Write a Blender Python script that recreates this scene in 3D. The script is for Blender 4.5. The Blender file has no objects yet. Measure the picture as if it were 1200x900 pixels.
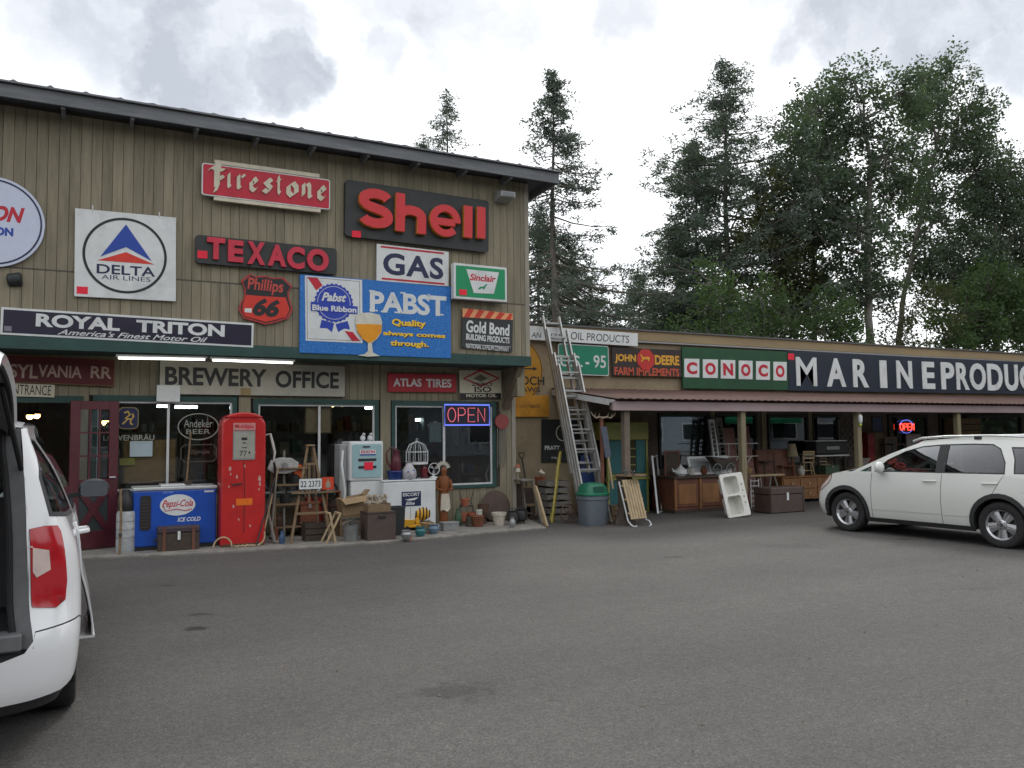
import bpy, bmesh, math, random
from mathutils import Vector, Matrix, noise as mnoise
from mathutils.geometry import delaunay_2d_cdt
random.seed(7)
SC = bpy.context.scene
COL = SC.collection
rad = math.radians

# ------------------------------------------------------------------ camera
CAM = Vector((0.0, -12.8, 1.6))
cam_data = bpy.data.cameras.new('camera')
cam_data.sensor_width = 36.0
cam_data.lens = 950.0 / 1200.0 * 36.0
cam_data.clip_start = 0.05
cam_data.clip_end = 2000.0
cam = bpy.data.objects.new('camera', cam_data)
COL.objects.link(cam)
CROT = Matrix.Rotation(rad(-27.2), 3, 'Z') @ Matrix.Rotation(rad(90 + 3.61), 3, 'X') @ Matrix.Rotation(-0.010, 3, 'Z')
cam.matrix_world = Matrix.Translation(CAM) @ CROT.to_4x4()
SC.camera = cam

def ray(x, y):
    return CROT @ Vector(((x - 600) / 950.0, -(y - 450) / 950.0, -1.0))
def P(x, y, Y=0.0):
    """point of the photograph's pixel on the vertical plane at depth Y"""
    d = ray(x, y)
    return CAM + d * ((Y - CAM.y) / d.y)
def G(x, y, z=0.0):
    """point of the photograph's pixel on the horizontal plane at height z"""
    d = ray(x, y)
    return CAM + d * ((z - CAM.z) / d.z)

# ------------------------------------------------------------------ world
SUN_EL, SUN_AZ = 44.0, 38.0          # azimuth clockwise from +Y
w = bpy.data.worlds.new('World')
SC.world = w
w.use_nodes = True
nt = w.node_tree
nt.nodes.clear()
def nd(t, kind, **kw):
    n = t.nodes.new(kind)
    for k, v in kw.items():
        if k in ('inp',):
            for kk, vv in v.items():
                n.inputs[kk].default_value = vv
        else:
            setattr(n, k, v)
    return n
sky = nd(nt, 'ShaderNodeTexSky')
sky.sky_type = 'NISHITA'
sky.sun_disc = False
sky.sun_elevation = rad(SUN_EL)
sky.sun_rotation = rad(SUN_AZ)
bg_sky = nd(nt, 'ShaderNodeBackground', inp={'Strength': 0.1})
nt.links.new(sky.outputs[0], bg_sky.inputs['Color'])
tc = nd(nt, 'ShaderNodeTexCoord')
def math_node(t, op, a, b=None, clamp=False):
    n = t.nodes.new('ShaderNodeMath'); n.operation = op; n.use_clamp = clamp
    for i, v in enumerate((a, b)):
        if v is None: continue
        if isinstance(v, (int, float)): n.inputs[i].default_value = v
        else: t.links.new(v, n.inputs[i])
    return n.outputs[0]
# distortion of the direction, so cloud edges are ragged
nz = nd(nt, 'ShaderNodeTexNoise', inp={'Scale': 9.0, 'Detail': 7.0, 'Roughness': 0.6})
nt.links.new(tc.outputs['Generated'], nz.inputs['Vector'])
vs = nd(nt, 'ShaderNodeVectorMath', operation='SUBTRACT'); vs.inputs[1].default_value = (0.5, 0.5, 0.5)
nt.links.new(nz.outputs['Color'], vs.inputs[0])
vm = nd(nt, 'ShaderNodeVectorMath', operation='SCALE'); vm.inputs['Scale'].default_value = 0.16
nt.links.new(vs.outputs[0], vm.inputs[0])
va = nd(nt, 'ShaderNodeVectorMath', operation='ADD')
nt.links.new(tc.outputs['Generated'], va.inputs[0]); nt.links.new(vm.outputs[0], va.inputs[1])
acc = None
for (bx, by, br, bs) in [(230, 60, 105, 1), (335, 92, 62, 1), (170, 20, 80, .8), (310, 20, 80, .8), (455, 45, 42, .7), (560, 15, 95, .8), (800, 62, 34, .6),
                         (750, -5, 60, .7), (880, -30, 80, .9), (1000, -5, 95, 1), (1110, 5, 80, 1), (1190, 35, 70, 1), (700, 320, 60, .25), (60, -120, 200, .8), (520, -160, 200, .8)]:
    dv = ray(bx, by).normalized()
    di = nd(nt, 'ShaderNodeVectorMath', operation='DISTANCE'); di.inputs[1].default_value = dv
    nt.links.new(va.outputs[0], di.inputs[0])
    r = br / 950.0
    mr = nd(nt, 'ShaderNodeMapRange', inp={'From Min': r * 1.25, 'From Max': r * 0.45, 'To Min': 0.0, 'To Max': bs}); mr.interpolation_type = 'SMOOTHSTEP'
    nt.links.new(di.outputs['Value'], mr.inputs['Value'])
    acc = mr.outputs[0] if acc is None else math_node(nt, 'MAXIMUM', acc, mr.outputs[0])
# the rest of the cloud deck: broad soft greys all round, away from the bright part round the sun
nz2 = nd(nt, 'ShaderNodeTexNoise', inp={'Scale': 2.6, 'Detail': 6.0, 'Roughness': 0.55})
nt.links.new(tc.outputs['Generated'], nz2.inputs['Vector'])
mr2 = nd(nt, 'ShaderNodeMapRange', inp={'From Min': 0.47, 'From Max': 0.66, 'To Min': 0.0, 'To Max': 0.8}); mr2.interpolation_type = 'SMOOTHSTEP'
nt.links.new(nz2.outputs['Fac'], mr2.inputs['Value'])
dsun = nd(nt, 'ShaderNodeVectorMath', operation='DISTANCE'); dsun.inputs[1].default_value = ray(560, 240).normalized()
nt.links.new(tc.outputs['Generated'], dsun.inputs[0])
mr3 = nd(nt, 'ShaderNodeMapRange', inp={'From Min': 0.85, 'From Max': 1.15, 'To Min': 0.0, 'To Max': 1.0}); mr3.interpolation_type = 'SMOOTHSTEP'
nt.links.new(dsun.outputs['Value'], mr3.inputs['Value'])
grey = math_node(nt, 'MAXIMUM', acc, math_node(nt, 'MULTIPLY', mr2.outputs[0], mr3.outputs[0]))
nz3 = nd(nt, 'ShaderNodeTexNoise', inp={'Scale': 7.0, 'Detail': 8.0, 'Roughness': 0.55})
nt.links.new(va.outputs[0], nz3.inputs['Vector'])
mr4 = nd(nt, 'ShaderNodeMapRange', inp={'From Min': 0.36, 'From Max': 0.62, 'To Min': 0.72, 'To Max': 1.12})
nt.links.new(nz3.outputs['Fac'], mr4.inputs['Value'])
grey = math_node(nt, 'MULTIPLY', grey, mr4.outputs[0], True)
mixc = nd(nt, 'ShaderNodeMix', data_type='RGBA')
mixc.inputs[6].default_value = (0.98, 0.99, 1.01, 1)
mixc.inputs[7].default_value = (0.36, 0.385, 0.425, 1)
nt.links.new(grey, mixc.inputs[0])
bg_c = nd(nt, 'ShaderNodeBackground', inp={'Strength': 1.0})
nt.links.new(mixc.outputs[2], bg_c.inputs['Color'])
mx = nd(nt, 'ShaderNodeMixShader', inp={'Fac': 0.93})
nt.links.new(bg_sky.outputs[0], mx.inputs[1]); nt.links.new(bg_c.outputs[0], mx.inputs[2])
wo = nd(nt, 'ShaderNodeOutputWorld')
nt.links.new(mx.outputs[0], wo.inputs['Surface'])

sun_data = bpy.data.lights.new('sun', 'SUN')
sun_data.energy = 0.7
sun_data.angle = rad(14)
sun_data.color = (1.0, 0.95, 0.87)
sun = bpy.data.objects.new('sun', sun_data)
COL.objects.link(sun)
a, e = rad(SUN_AZ), rad(SUN_EL)
sdir = Vector((math.sin(a) * math.cos(e), math.cos(a) * math.cos(e), math.sin(e)))
sun.rotation_euler = sdir.to_track_quat('Z', 'Y').to_euler()
sun.location = sdir * 60
vsn = SC.view_settings
vsn.view_transform = 'Standard'; vsn.look = 'None'; vsn.exposure = 0.70; vsn.gamma = 1.0; vsn.use_curve_mapping = False
SC.cycles.max_bounces = 6; SC.cycles.transparent_max_bounces = 12
SC.cycles.diffuse_bounces = 3; SC.cycles.glossy_bounces = 3

# ------------------------------------------------------------------ materials
MATS = {}
def srgb(r, g, b):
    f = lambda c: ((c / 255) / 12.92) if c / 255 < 0.04045 else (((c / 255) + 0.055) / 1.055) ** 2.4
    return (f(r), f(g), f(b))
def mat(name, col, rough=0.6, var=0.14, scale=9.0, bump=0.0, metal=0.0, stretch=(1, 1, 1), rnd=0.0, dirt=0.0, coat=0.0, emit=0.0, spec=0.5):
    if name in MATS: return MATS[name]
    m = bpy.data.materials.new(name); MATS[name] = m
    m.use_nodes = True
    t = m.node_tree
    b = t.nodes['Principled BSDF']
    b.inputs['Roughness'].default_value = rough
    b.inputs['Metallic'].default_value = metal
    b.inputs['Specular IOR Level'].default_value = spec
    if coat: b.inputs['Coat Weight'].default_value = coat; b.inputs['Coat Roughness'].default_value = 0.06
    if emit:
        b.inputs['Emission Color'].default_value = (*col, 1); b.inputs['Emission Strength'].default_value = emit
    tcn = t.nodes.new('ShaderNodeTexCoord')
    mp = t.nodes.new('ShaderNodeMapping'); mp.inputs['Scale'].default_value = stretch
    t.links.new(tcn.outputs['Object'], mp.inputs['Vector'])
    src = mp.outputs[0]
    oi = t.nodes.new('ShaderNodeObjectInfo')
    if rnd:
        ad = t.nodes.new('ShaderNodeVectorMath'); ad.operation = 'ADD'
        sc_ = t.nodes.new('ShaderNodeMath'); sc_.operation = 'MULTIPLY'; sc_.inputs[1].default_value = 37.0
        t.links.new(oi.outputs['Random'], sc_.inputs[0])
        t.links.new(src, ad.inputs[0]); t.links.new(sc_.outputs[0], ad.inputs[1])
        src = ad.outputs[0]
    n = t.nodes.new('ShaderNodeTexNoise'); n.inputs['Scale'].default_value = scale; n.inputs['Detail'].default_value = 6; n.inputs['Roughness'].default_value = 0.65
    t.links.new(src, n.inputs['Vector'])
    r = t.nodes.new('ShaderNodeMapRange'); r.inputs['From Min'].default_value = 0.3; r.inputs['From Max'].default_value = 0.7
    r.inputs['To Min'].default_value = 1 - var; r.inputs['To Max'].default_value = 1 + var
    t.links.new(n.outputs['Fac'], r.inputs['Value'])
    fac = r.outputs[0]
    if rnd:
        r2 = t.nodes.new('ShaderNodeMapRange'); r2.inputs['To Min'].default_value = 1 - rnd; r2.inputs['To Max'].default_value = 1 + rnd
        t.links.new(oi.outputs['Random'], r2.inputs['Value'])
        fac = math_node(t, 'MULTIPLY', fac, r2.outputs[0])
    if dirt:
        n3 = t.nodes.new('ShaderNodeTexNoise'); n3.inputs['Scale'].default_value = scale * 0.37; n3.inputs['Detail'].default_value = 8; n3.inputs['Roughness'].default_value = 0.75
        t.links.new(src, n3.inputs['Vector'])
        r3 = t.nodes.new('ShaderNodeMapRange'); r3.inputs['From Min'].default_value = 0.5; r3.inputs['From Max'].default_value = 0.72
        r3.inputs['To Min'].default_value = 1; r3.inputs['To Max'].default_value = 1 - dirt
        t.links.new(n3.outputs['Fac'], r3.inputs['Value'])
        fac = math_node(t, 'MULTIPLY', fac, r3.outputs[0])
    sc2 = t.nodes.new('ShaderNodeVectorMath'); sc2.operation = 'SCALE'
    sc2.inputs[0].default_value = col
    t.links.new(fac, sc2.inputs['Scale'])
    t.links.new(sc2.outputs[0], b.inputs['Base Color'])
    if bump:
        bn = t.nodes.new('ShaderNodeBump'); bn.inputs['Strength'].default_value = bump; bn.inputs['Distance'].default_value = 0.01
        n2 = t.nodes.new('ShaderNodeTexNoise'); n2.inputs['Scale'].default_value = scale * 4; n2.inputs['Detail'].default_value = 4
        t.links.new(src, n2.inputs['Vector'])
        t.links.new(n2.outputs['Fac'], bn.inputs['Height'])
        t.links.new(bn.outputs[0], b.inputs['Normal'])
    return m
def glass_mat(name, tint, refl=1.0, rough=0.01):
    if name in MATS: return MATS[name]
    m = bpy.data.materials.new(name); MATS[name] = m; m.use_nodes = True
    t = m.node_tree; t.nodes.clear()
    o = t.nodes.new('ShaderNodeOutputMaterial'); tr = t.nodes.new('ShaderNodeBsdfTransparent'); tr.inputs[0].default_value = (*tint, 1)
    g = t.nodes.new('ShaderNodeBsdfGlossy'); g.inputs['Roughness'].default_value = rough; g.inputs['Color'].default_value = (.95, .97, 1, 1)
    fr = t.nodes.new('ShaderNodeFresnel'); fr.inputs[0].default_value = 1.52
    tcn = t.nodes.new('ShaderNodeTexCoord'); n = t.nodes.new('ShaderNodeTexNoise'); n.inputs['Scale'].default_value = 1.1
    t.links.new(tcn.outputs['Object'], n.inputs['Vector'])
    bn = t.nodes.new('ShaderNodeBump'); bn.inputs['Strength'].default_value = 0.05; bn.inputs['Distance'].default_value = 0.012
    t.links.new(n.outputs['Fac'], bn.inputs['Height']); t.links.new(bn.outputs[0], g.inputs['Normal'])
    f = math_node(t, 'MULTIPLY', fr.outputs[0], refl, True)
    mxs = t.nodes.new('ShaderNodeMixShader')
    t.links.new(f, mxs.inputs[0]); t.links.new(tr.outputs[0], mxs.inputs[1]); t.links.new(g.outputs[0], mxs.inputs[2])
    t.links.new(mxs.outputs[0], o.inputs['Surface'])
    return m
def emit_mat(name, col, strength):
    if name in MATS: return MATS[name]
    m = bpy.data.materials.new(name); MATS[name] = m; m.use_nodes = True
    t = m.node_tree; t.nodes.clear()
    o = t.nodes.new('ShaderNodeOutputMaterial'); em = t.nodes.new('ShaderNodeEmission')
    em.inputs[0].default_value = (*col, 1); em.inputs[1].default_value = strength
    t.links.new(em.outputs[0], o.inputs['Surface'])
    return m
def paint(name, rgb, **kw):
    return mat(name, srgb(*rgb), **kw)

# ------------------------------------------------------------------ mesh builder
class MB:
    def __init__(s): s.v = []; s.f = []
    def add(s, vs, fs, M=None):
        n = len(s.v)
        s.v += [tuple((M @ Vector(p)) if M is not None else p) for p in vs]
        s.f += [tuple(i + n for i in f) for f in fs]
        return s
    def box(s, x0, y0, z0, x1, y1, z1, M=None):
        v = [(x0,y0,z0),(x1,y0,z0),(x1,y1,z0),(x0,y1,z0),(x0,y0,z1),(x1,y0,z1),(x1,y1,z1),(x0,y1,z1)]
        return s.add(v, [(0,3,2,1),(4,5,6,7),(0,1,5,4),(1,2,6,5),(2,3,7,6),(3,0,4,7)], M)
    def bar(s, a, b, w, h=None, up=(0,0,1)):
        """box beam from a to b, w wide, h high"""
        h = h or w
        a, b = Vector(a), Vector(b); d = (b - a); L = d.length; d.normalize()
        u = Vector(up)
        if abs(d.dot(u)) > .98: u = Vector((0,1,0))
        r = d.cross(u).normalized(); u = r.cross(d)
        M = Matrix(((r.x,d.x,u.x,a.x),(r.y,d.y,u.y,a.y),(r.z,d.z,u.z,a.z),(0,0,0,1)))
        return s.box(-w/2, 0, -h/2, w/2, L, h/2, M)
    def tube(s, pts, r, n=8, cap=True, M=None, closed=False):
        pts = [Vector(p) for p in pts]
        rs = r if isinstance(r, (list, tuple)) else [r] * len(pts)
        vs, fs = [], []
        N = len(pts); prev = None
        for i, p in enumerate(pts):
            if closed: d = pts[(i+1) % N] - pts[i-1]
            else: d = pts[min(i+1, N-1)] - pts[max(i-1, 0)]
            d.normalize()
            if prev is None:
                u = Vector((0,0,1)) if abs(d.z) < .9 else Vector((0,1,0))
            else: u = prev
            x = d.cross(u)
            if x.length < 1e-4: x = d.cross(Vector((1,0,0)))
            x.normalize(); u = x.cross(d).normalized(); prev = u
            for k in range(n):
                a = 2*math.pi*k/n
                vs.append(tuple(p + (x*math.cos(a) + u*math.sin(a)) * rs[i]))
        for i in range(N if closed else N-1):
            j = (i+1) % N
            for k in range(n):
                k2 = (k+1) % n
                fs.append((i*n+k, j*n+k, j*n+k2, i*n+k2))
        if cap and not closed:
            fs.append(tuple(range(n))); fs.append(tuple(reversed(range((N-1)*n, N*n))))
        return s.add(vs, fs, M)
    def lathe(s, prof, n=20, M=None, cap=True):
        """prof: (radius, z) bottom to top"""
        vs, fs = [], []
        for (r, z) in prof:
            for k in range(n):
                a = 2*math.pi*k/n; vs.append((r*math.cos(a), r*math.sin(a), z))
        for i in range(len(prof)-1):
            for k in range(n):
                k2 = (k+1) % n
                fs.append((i*n+k, i*n+k2, (i+1)*n+k2, (i+1)*n+k))
        if cap:
            fs.append(tuple(reversed(range(n)))); fs.append(tuple(range((len(prof)-1)*n, len(prof)*n)))
        return s.add(vs, fs, M)
    def ball(s, c, r, n=12, M=None):
        r = r if isinstance(r, (tuple, list)) else (r, r, r)
        c = Vector(c)
        T = Matrix.Translation(c) @ Matrix.Diagonal((*r, 1))
        if M is not None: T = M @ T
        prof = [(max(.001, math.sin(math.pi*i/(n//2+1))), -math.cos(math.pi*i/(n//2+1))) for i in range(n//2+2)]
        return s.lathe(prof, n, T)
    def prism(s, poly, d0, d1, M=None):
        """2D polygon (u,v) in the XZ plane, from y=d0 to y=d1"""
        n = len(poly)
        area = sum(poly[i][0]*poly[(i+1)%n][1]-poly[(i+1)%n][0]*poly[i][1] for i in range(n))
        if area < 0: poly = poly[::-1]
        if d0 > d1: d0, d1 = d1, d0
        vs = [(u, d0, v) for u, v in poly] + [(u, d1, v) for u, v in poly]
        fs = [tuple(range(n)), tuple(range(2*n-1, n-1, -1))]
        fs += [((i+1) % n, i, n+i, n+(i+1) % n) for i in range(n)]
        return s.add(vs, fs, M)
    def zprism(s, poly, z0, z1, M=None):
        R = Matrix(((1,0,0,0),(0,0,1,0),(0,-1,0,0),(0,0,0,1))).inverted()
        T = Matrix(((1,0,0,0),(0,0,1,0),(0,1,0,0),(0,0,0,1)))
        # xz-plane polygon -> xy-plane
        vs = [(u, v, z0) for u, v in poly] + [(u, v, z1) for u, v in poly]
        n = len(poly)
        area = sum(poly[i][0]*poly[(i+1)%n][1]-poly[(i+1)%n][0]*poly[i][1] for i in range(n))
        fs = [tuple(range(n-1,-1,-1)), tuple(range(n, 2*n))] + [(i, (i+1) % n, n+(i+1) % n, n+i) for i in range(n)]
        if area < 0: fs = [tuple(reversed(f)) for f in fs]
        return s.add(vs, fs, M)
    def strip(s, pts, wd, d0, d1, closed=False):
        """a stroke of constant width along 2D points, as one mitred prism chain in the XZ plane"""
        pts = [Vector(p) for p in pts]; N = len(pts); L, R = [], []
        wds = wd if isinstance(wd, (list, tuple)) else [wd]*N
        for i in range(N):
            if closed: a = pts[i]-pts[i-1]; b = pts[(i+1) % N]-pts[i]
            else:
                a = pts[i]-pts[i-1] if i else pts[1]-pts[0]
                b = pts[i+1]-pts[i] if i < N-1 else a
            a = a.normalized(); b = b.normalized()
            n1 = Vector((-a.y, a.x)); n2 = Vector((-b.y, b.x)); m = (n1+n2)
            if m.length < .2: m = n1
            m.normalize(); k = min(1.6, 1/max(.3, m.dot(n1)))
            L.append(pts[i]+m*wds[i]/2*k); R.append(pts[i]-m*wds[i]/2*k)
        vs = []
        for l, r in zip(L, R): vs += [(l.x, d0, l.y), (r.x, d0, r.y), (l.x, d1, l.y), (r.x, d1, r.y)]
        fs = []
        for i in range(N if closed else N-1):
            p, q = 4*i, 4*((i+1) % N)
            if d0 > d1: fs += [(p, q, q+1, p+1), (p+2, p+3, q+3, q+2), (p, p+2, q+2, q), (p+1, q+1, q+3, p+3)]
            else: fs += [(p, p+1, q+1, q), (p+2, q+2, q+3, p+3), (p, q, q+2, p+2), (p+1, p+3, q+3, q+1)]
        if not closed: fs += [(0, 2, 3, 1), (4*N-4, 4*N-3, 4*N-1, 4*N-2)]
        return s.add(vs, fs)
    def build(s, name, m=None, parent=None, smooth=False, bevel=0, loc=None, seg=1, angle=40):
        me = bpy.data.meshes.new(name)
        me.from_pydata(s.v, [], s.f); me.validate(clean_customdata=False)
        if m: me.materials.append(m)
        o = bpy.data.objects.new(name, me); COL.objects.link(o)
        if parent: o.parent = parent
        if loc is not None: o.location = loc
        if bevel:
            b = o.modifiers.new('bevel', 'BEVEL'); b.width = bevel; b.segments = seg; b.limit_method = 'ANGLE'; b.angle_limit = rad(35)
        if smooth:
            try: me.shade_auto_smooth
            except Exception: pass
            me.polygons.foreach_set('use_smooth', [True]*len(me.polygons))
            # sharp edges by angle
            bm = bmesh.new(); bm.from_mesh(me)
            for e_ in bm.edges:
                if len(e_.link_faces) == 2 and e_.calc_face_angle(0) > rad(angle): e_.smooth = False
            bm.to_mesh(me); bm.free()
        return o

def tag(o, label=None, cat=None, group=None, kind=None):
    if label: o['label'] = label
    if cat: o['category'] = cat
    if group: o['group'] = group
    if kind: o['kind'] = kind
    return o
def thing(name, label, cat, loc=(0,0,0), rz=0.0, group=None, ry=0.0, rx=0.0):
    o = bpy.data.objects.new(name, None); COL.objects.link(o)
    o.location = loc; o.rotation_euler = (rx, ry, rz); o.empty_display_size = .2
    return tag(o, label, cat, group)
def copy_tree(o, parent=None):
    c = o.copy(); COL.objects.link(c)
    if parent: c.parent = parent
    for ch in list(o.children): copy_tree(ch, c)
    return c
def circle(cx, cy, rx, ry=None, n=40, a0=0, a1=360):
    ry = ry or rx
    return [(cx+rx*math.cos(rad(a0+(a1-a0)*i/n)), cy+ry*math.sin(rad(a0+(a1-a0)*i/n))) for i in range(n + (a1-a0 != 360))]
def rrect(x0, y0, x1, y1, r, n=5):
    out = []
    for cx, cy, a in ((x1-r, y1-r, 0), (x0+r, y1-r, 90), (x0+r, y0+r, 180), (x1-r, y0+r, 270)):
        out += [(cx+r*math.cos(rad(a+90*i/n)), cy+r*math.sin(rad(a+90*i/n))) for i in range(n+1)]
    return out

# ------------------------------------------------------------------ lettering
_txt = {}
def text_mesh(body, bold, ext, shear, space):
    key = (body, bold, shear, space)
    if key in _txt: return _txt[key]
    c = bpy.data.curves.new('lettering', 'FONT'); c.body = body; c.offset = bold; c.extrude = 0; c.shear = shear; c.fill_mode = 'FRONT'
    c.space_character = space; c.resolution_u = 4
    o = bpy.data.objects.new('lettering', c); COL.objects.link(o)
    bpy.context.view_layer.update()
    me = bpy.data.meshes.new_from_object(o.evaluated_get(bpy.context.evaluated_depsgraph_get()))
    vs = [tuple(v.co) for v in me.vertices]; fs = [tuple(p.vertices) for p in me.polygons]
    bpy.data.objects.remove(o); bpy.data.curves.remove(c); bpy.data.meshes.remove(me)
    # front faces -> edges used once are the outline
    xs = [v[0] for v in vs]; ys = [v[1] for v in vs]
    _txt[key] = (vs, fs, min(xs), max(xs), min(ys), max(ys))
    return _txt[key]
def text(parent, body, u0, v0, u1, v1, m, y=-0.02, thick=0.003, bold=0.015, shear=0.0, space=1.0, name='lettering', warp=None):
    """letters filling the box u0..u1, v0..v1 of the sign's face; front at y-thick"""
    vs, fs, x0, x1, y0, y1 = text_mesh(body, bold, 0, shear, space)
    cnt = {}
    V = [(u0+(v[0]-x0)/(x1-x0)*(u1-u0), v0+(v[1]-y0)/(y1-y0)*(v1-v0)) for v in vs]
    if warp: V = [warp(p) for p in V]
    n = len(V); F = []
    for f in fs:
        a = sum(V[f[i]][0]*V[f[(i+1)%len(f)]][1]-V[f[(i+1)%len(f)]][0]*V[f[i]][1] for i in range(len(f)))
        if a < 0: f = tuple(reversed(f))
        F.append(f)
        for i in range(len(f)): cnt[(f[i], f[(i+1) % len(f)])] = 1
    mb = MB()
    faces = list(F) + [tuple(i+n for i in reversed(f)) for f in F]
    for (a_, b_) in cnt:
        if (b_, a_) not in cnt: faces.append((b_, a_, a_+n, b_+n))
    mb.add([(u, y-thick, v) for u, v in V] + [(u, y, v) for u, v in V], faces)
    return mb.build(name, m, parent)
def nib(parent, strokes, u0, v0, sc, m, y, width=.16, ang=40, thick=.003, name='lettering', sx=None):
    """broad-nib calligraphic strokes"""
    mb = MB(); c, s_ = math.cos(rad(ang))*width/2, math.sin(rad(ang))*width/2; k = 0
    sx = sx or sc
    for pl in strokes:
        for (a_, b_) in zip(pl[:-1], pl[1:]):
            q = [(a_[0]-c, a_[1]-s_), (a_[0]+c, a_[1]+s_), (b_[0]+c, b_[1]+s_), (b_[0]-c, b_[1]-s_)]
            ar = sum(q[i][0]*q[(i+1)%4][1]-q[(i+1)%4][0]*q[i][1] for i in range(4))
            if abs(ar) < 1e-5: continue
            k += 1
            mb.prism([(u0+p[0]*sx, v0+p[1]*sc) for p in q], y-thick-.00012*(k % 24), y)
    return mb.build(name, m, parent)
# ------------------------------------------------------------------ the lot
def asphalt():
    m = bpy.data.materials.new('asphalt'); m.use_nodes = True; t = m.node_tree; b = t.nodes['Principled BSDF']
    tcn = t.nodes.new('ShaderNodeTexCoord'); src = tcn.outputs['Object']
    def nz_(s, d=5, r=.6, vec=src):
        n = t.nodes.new('ShaderNodeTexNoise'); n.inputs['Scale'].default_value = s; n.inputs['Detail'].default_value = d; n.inputs['Roughness'].default_value = r
        t.links.new(vec, n.inputs['Vector']); return n.outputs['Fac']
    def mr_(v, a0, a1, b0, b1):
        n = t.nodes.new('ShaderNodeMapRange'); t.links.new(v, n.inputs['Value'])
        for k, x in zip(('From Min', 'From Max', 'To Min', 'To Max'), (a0, a1, b0, b1)): n.inputs[k].default_value = x
        return n.outputs[0]
    v = mr_(nz_(70, 4, .85), .3, .7, .40, 1.7)
    v = math_node(t, 'MULTIPLY', v, mr_(nz_(9, 6, .7), .3, .7, .86, 1.14))
    v = math_node(t, 'MULTIPLY', v, mr_(nz_(1.1, 5, .6), .3, .7, .93, 1.07))
    mp = t.nodes.new('ShaderNodeMapping'); mp.inputs['Scale'].default_value = (.12, .5, 1); mp.inputs['Rotation'].default_value = (0, 0, .35)
    t.links.new(src, mp.inputs['Vector'])
    v = math_node(t, 'MULTIPLY', v, mr_(nz_(1.3, 5, .6, mp.outputs[0]), .35, .65, .9, 1.12))
    # pale and dark stones
    vo = t.nodes.new('ShaderNodeTexVoronoi'); vo.inputs['Scale'].default_value = 55; t.links.new(src, vo.inputs['Vector'])
    sp = math_node(t, 'MULTIPLY', mr_(vo.outputs['Distance'], .0, .25, 1.8, 1.0), mr_(nz_(28, 3, .8), .3, .7, .72, 1.28))
    v = math_node(t, 'MULTIPLY', v, sp)
    # oil stains, each where it lies on the lot
    wv = nz_(5, 4, .7)
    for (x, y, rx, ry, dk) in ((234, 720, .12, .05, .45), (230, 736, .11, .09, .3), (197, 686, .08, .05, .6), (534, 811, .22, .18, .66), (930, 640, .5, .3, .8), (1062, 632, .2, .08, .5), (790, 653, .18, .06, .6), (1145, 690, .4, .08, .85)):
        g = G(x, y)
        mpp = t.nodes.new('ShaderNodeMapping'); mpp.vector_type = 'TEXTURE'
        mpp.inputs['Location'].default_value = g; mpp.inputs['Scale'].default_value = (rx, ry, 1); mpp.inputs['Rotation'].default_value = (0, 0, rad(-27))
        t.links.new(src, mpp.inputs['Vector'])
        ln = t.nodes.new('ShaderNodeVectorMath'); ln.operation = 'LENGTH'; t.links.new(mpp.outputs[0], ln.inputs[0])
        d = math_node(t, 'ADD', ln.outputs['Value'], mr_(wv, .3, .7, -.75, .75))
        v = math_node(t, 'MULTIPLY', v, mr_(d, .55, 1.15, dk, 1.0))
    sc2 = t.nodes.new('ShaderNodeVectorMath'); sc2.operation = 'SCALE'; sc2.inputs[0].default_value = (.086, .081, .076); t.links.new(v, sc2.inputs['Scale'])
    t.links.new(sc2.outputs[0], b.inputs['Base Color'])
    b.inputs['Roughness'].default_value = .82; b.inputs['Specular IOR Level'].default_value = .35
    bn = t.nodes.new('ShaderNodeBump'); bn.inputs['Strength'].default_value = .5; bn.inputs['Distance'].default_value = .012
    t.links.new(nz_(75, 4, .75), bn.inputs['Height']); t.links.new(bn.outputs[0], b.inputs['Normal'])
    return m
lot = MB()
lot.add([(-400, -400, 0), (400, -400, 0), (400, 600, 0), (-400, 600, 0)], [(0, 1, 2, 3)])
tag(lot.build('parking_lot', asphalt()), kind='structure')
M_conc = mat('worn_concrete', (.23, .215, .19), rough=.9, var=.25, scale=6, bump=.4, dirt=.45)
e0, e1 = G(110, 651), G(632, 618)
EY = (e0.y+e1.y)/2
sw = MB()
SWZ = .035
edge = [G(x_, y_, SWZ) for x_, y_ in ((103, 652), (200, 648.5), (280, 644.5), (380, 638.5), (450, 634), (520, 628), (600, 620.5), (640, 617.5))]
EYS = [(p.x, p.y) for p in edge]
sw.zprism([(-7, edge[0].y)] + EYS + [(P(652, 612, edge[-1].y+.5).x, 1.0), (-7, 1.0)], -.1, SWZ)
tag(sw.build('sidewalk', M_conc, bevel=.012), kind='structure')

# ------------------------------------------------------------------ main store building
LW = 0.7                                    # the ground-floor wall stands back from the upper wall
XR = 6.9
M_side = mat('tan_siding', (.245, .215, .148), rough=.85, var=.16, scale=5, bump=.25, stretch=(3, 3, .3), rnd=.13, dirt=.34)
M_gapd = mat('siding_groove', (.06, .053, .042), rough=.95)
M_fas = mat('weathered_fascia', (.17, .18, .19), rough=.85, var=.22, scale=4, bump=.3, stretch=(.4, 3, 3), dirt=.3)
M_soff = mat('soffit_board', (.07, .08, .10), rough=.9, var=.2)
M_green = mat('dark_green_paint', (.018, .062, .052), rough=.55, var=.2, scale=4, dirt=.3)
M_white = mat('white_frame', (.62, .63, .63), rough=.45, var=.08, dirt=.15)
M_corn = mat('pale_corner_trim', (.30, .275, .225), rough=.8, var=.15, scale=4, stretch=(3, 3, .4), dirt=.2)
shop = thing('store_building', 'tan two storey wooden store with vertical boards and a green beam above its windows', 'building')
zs = P(50, 313, 0).z*.5 + P(600, 359, 0).z*.5      # seam
zb1 = P(240, 403, 0).z; zb0 = P(240, 416, -.06).z   # green beam
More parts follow.
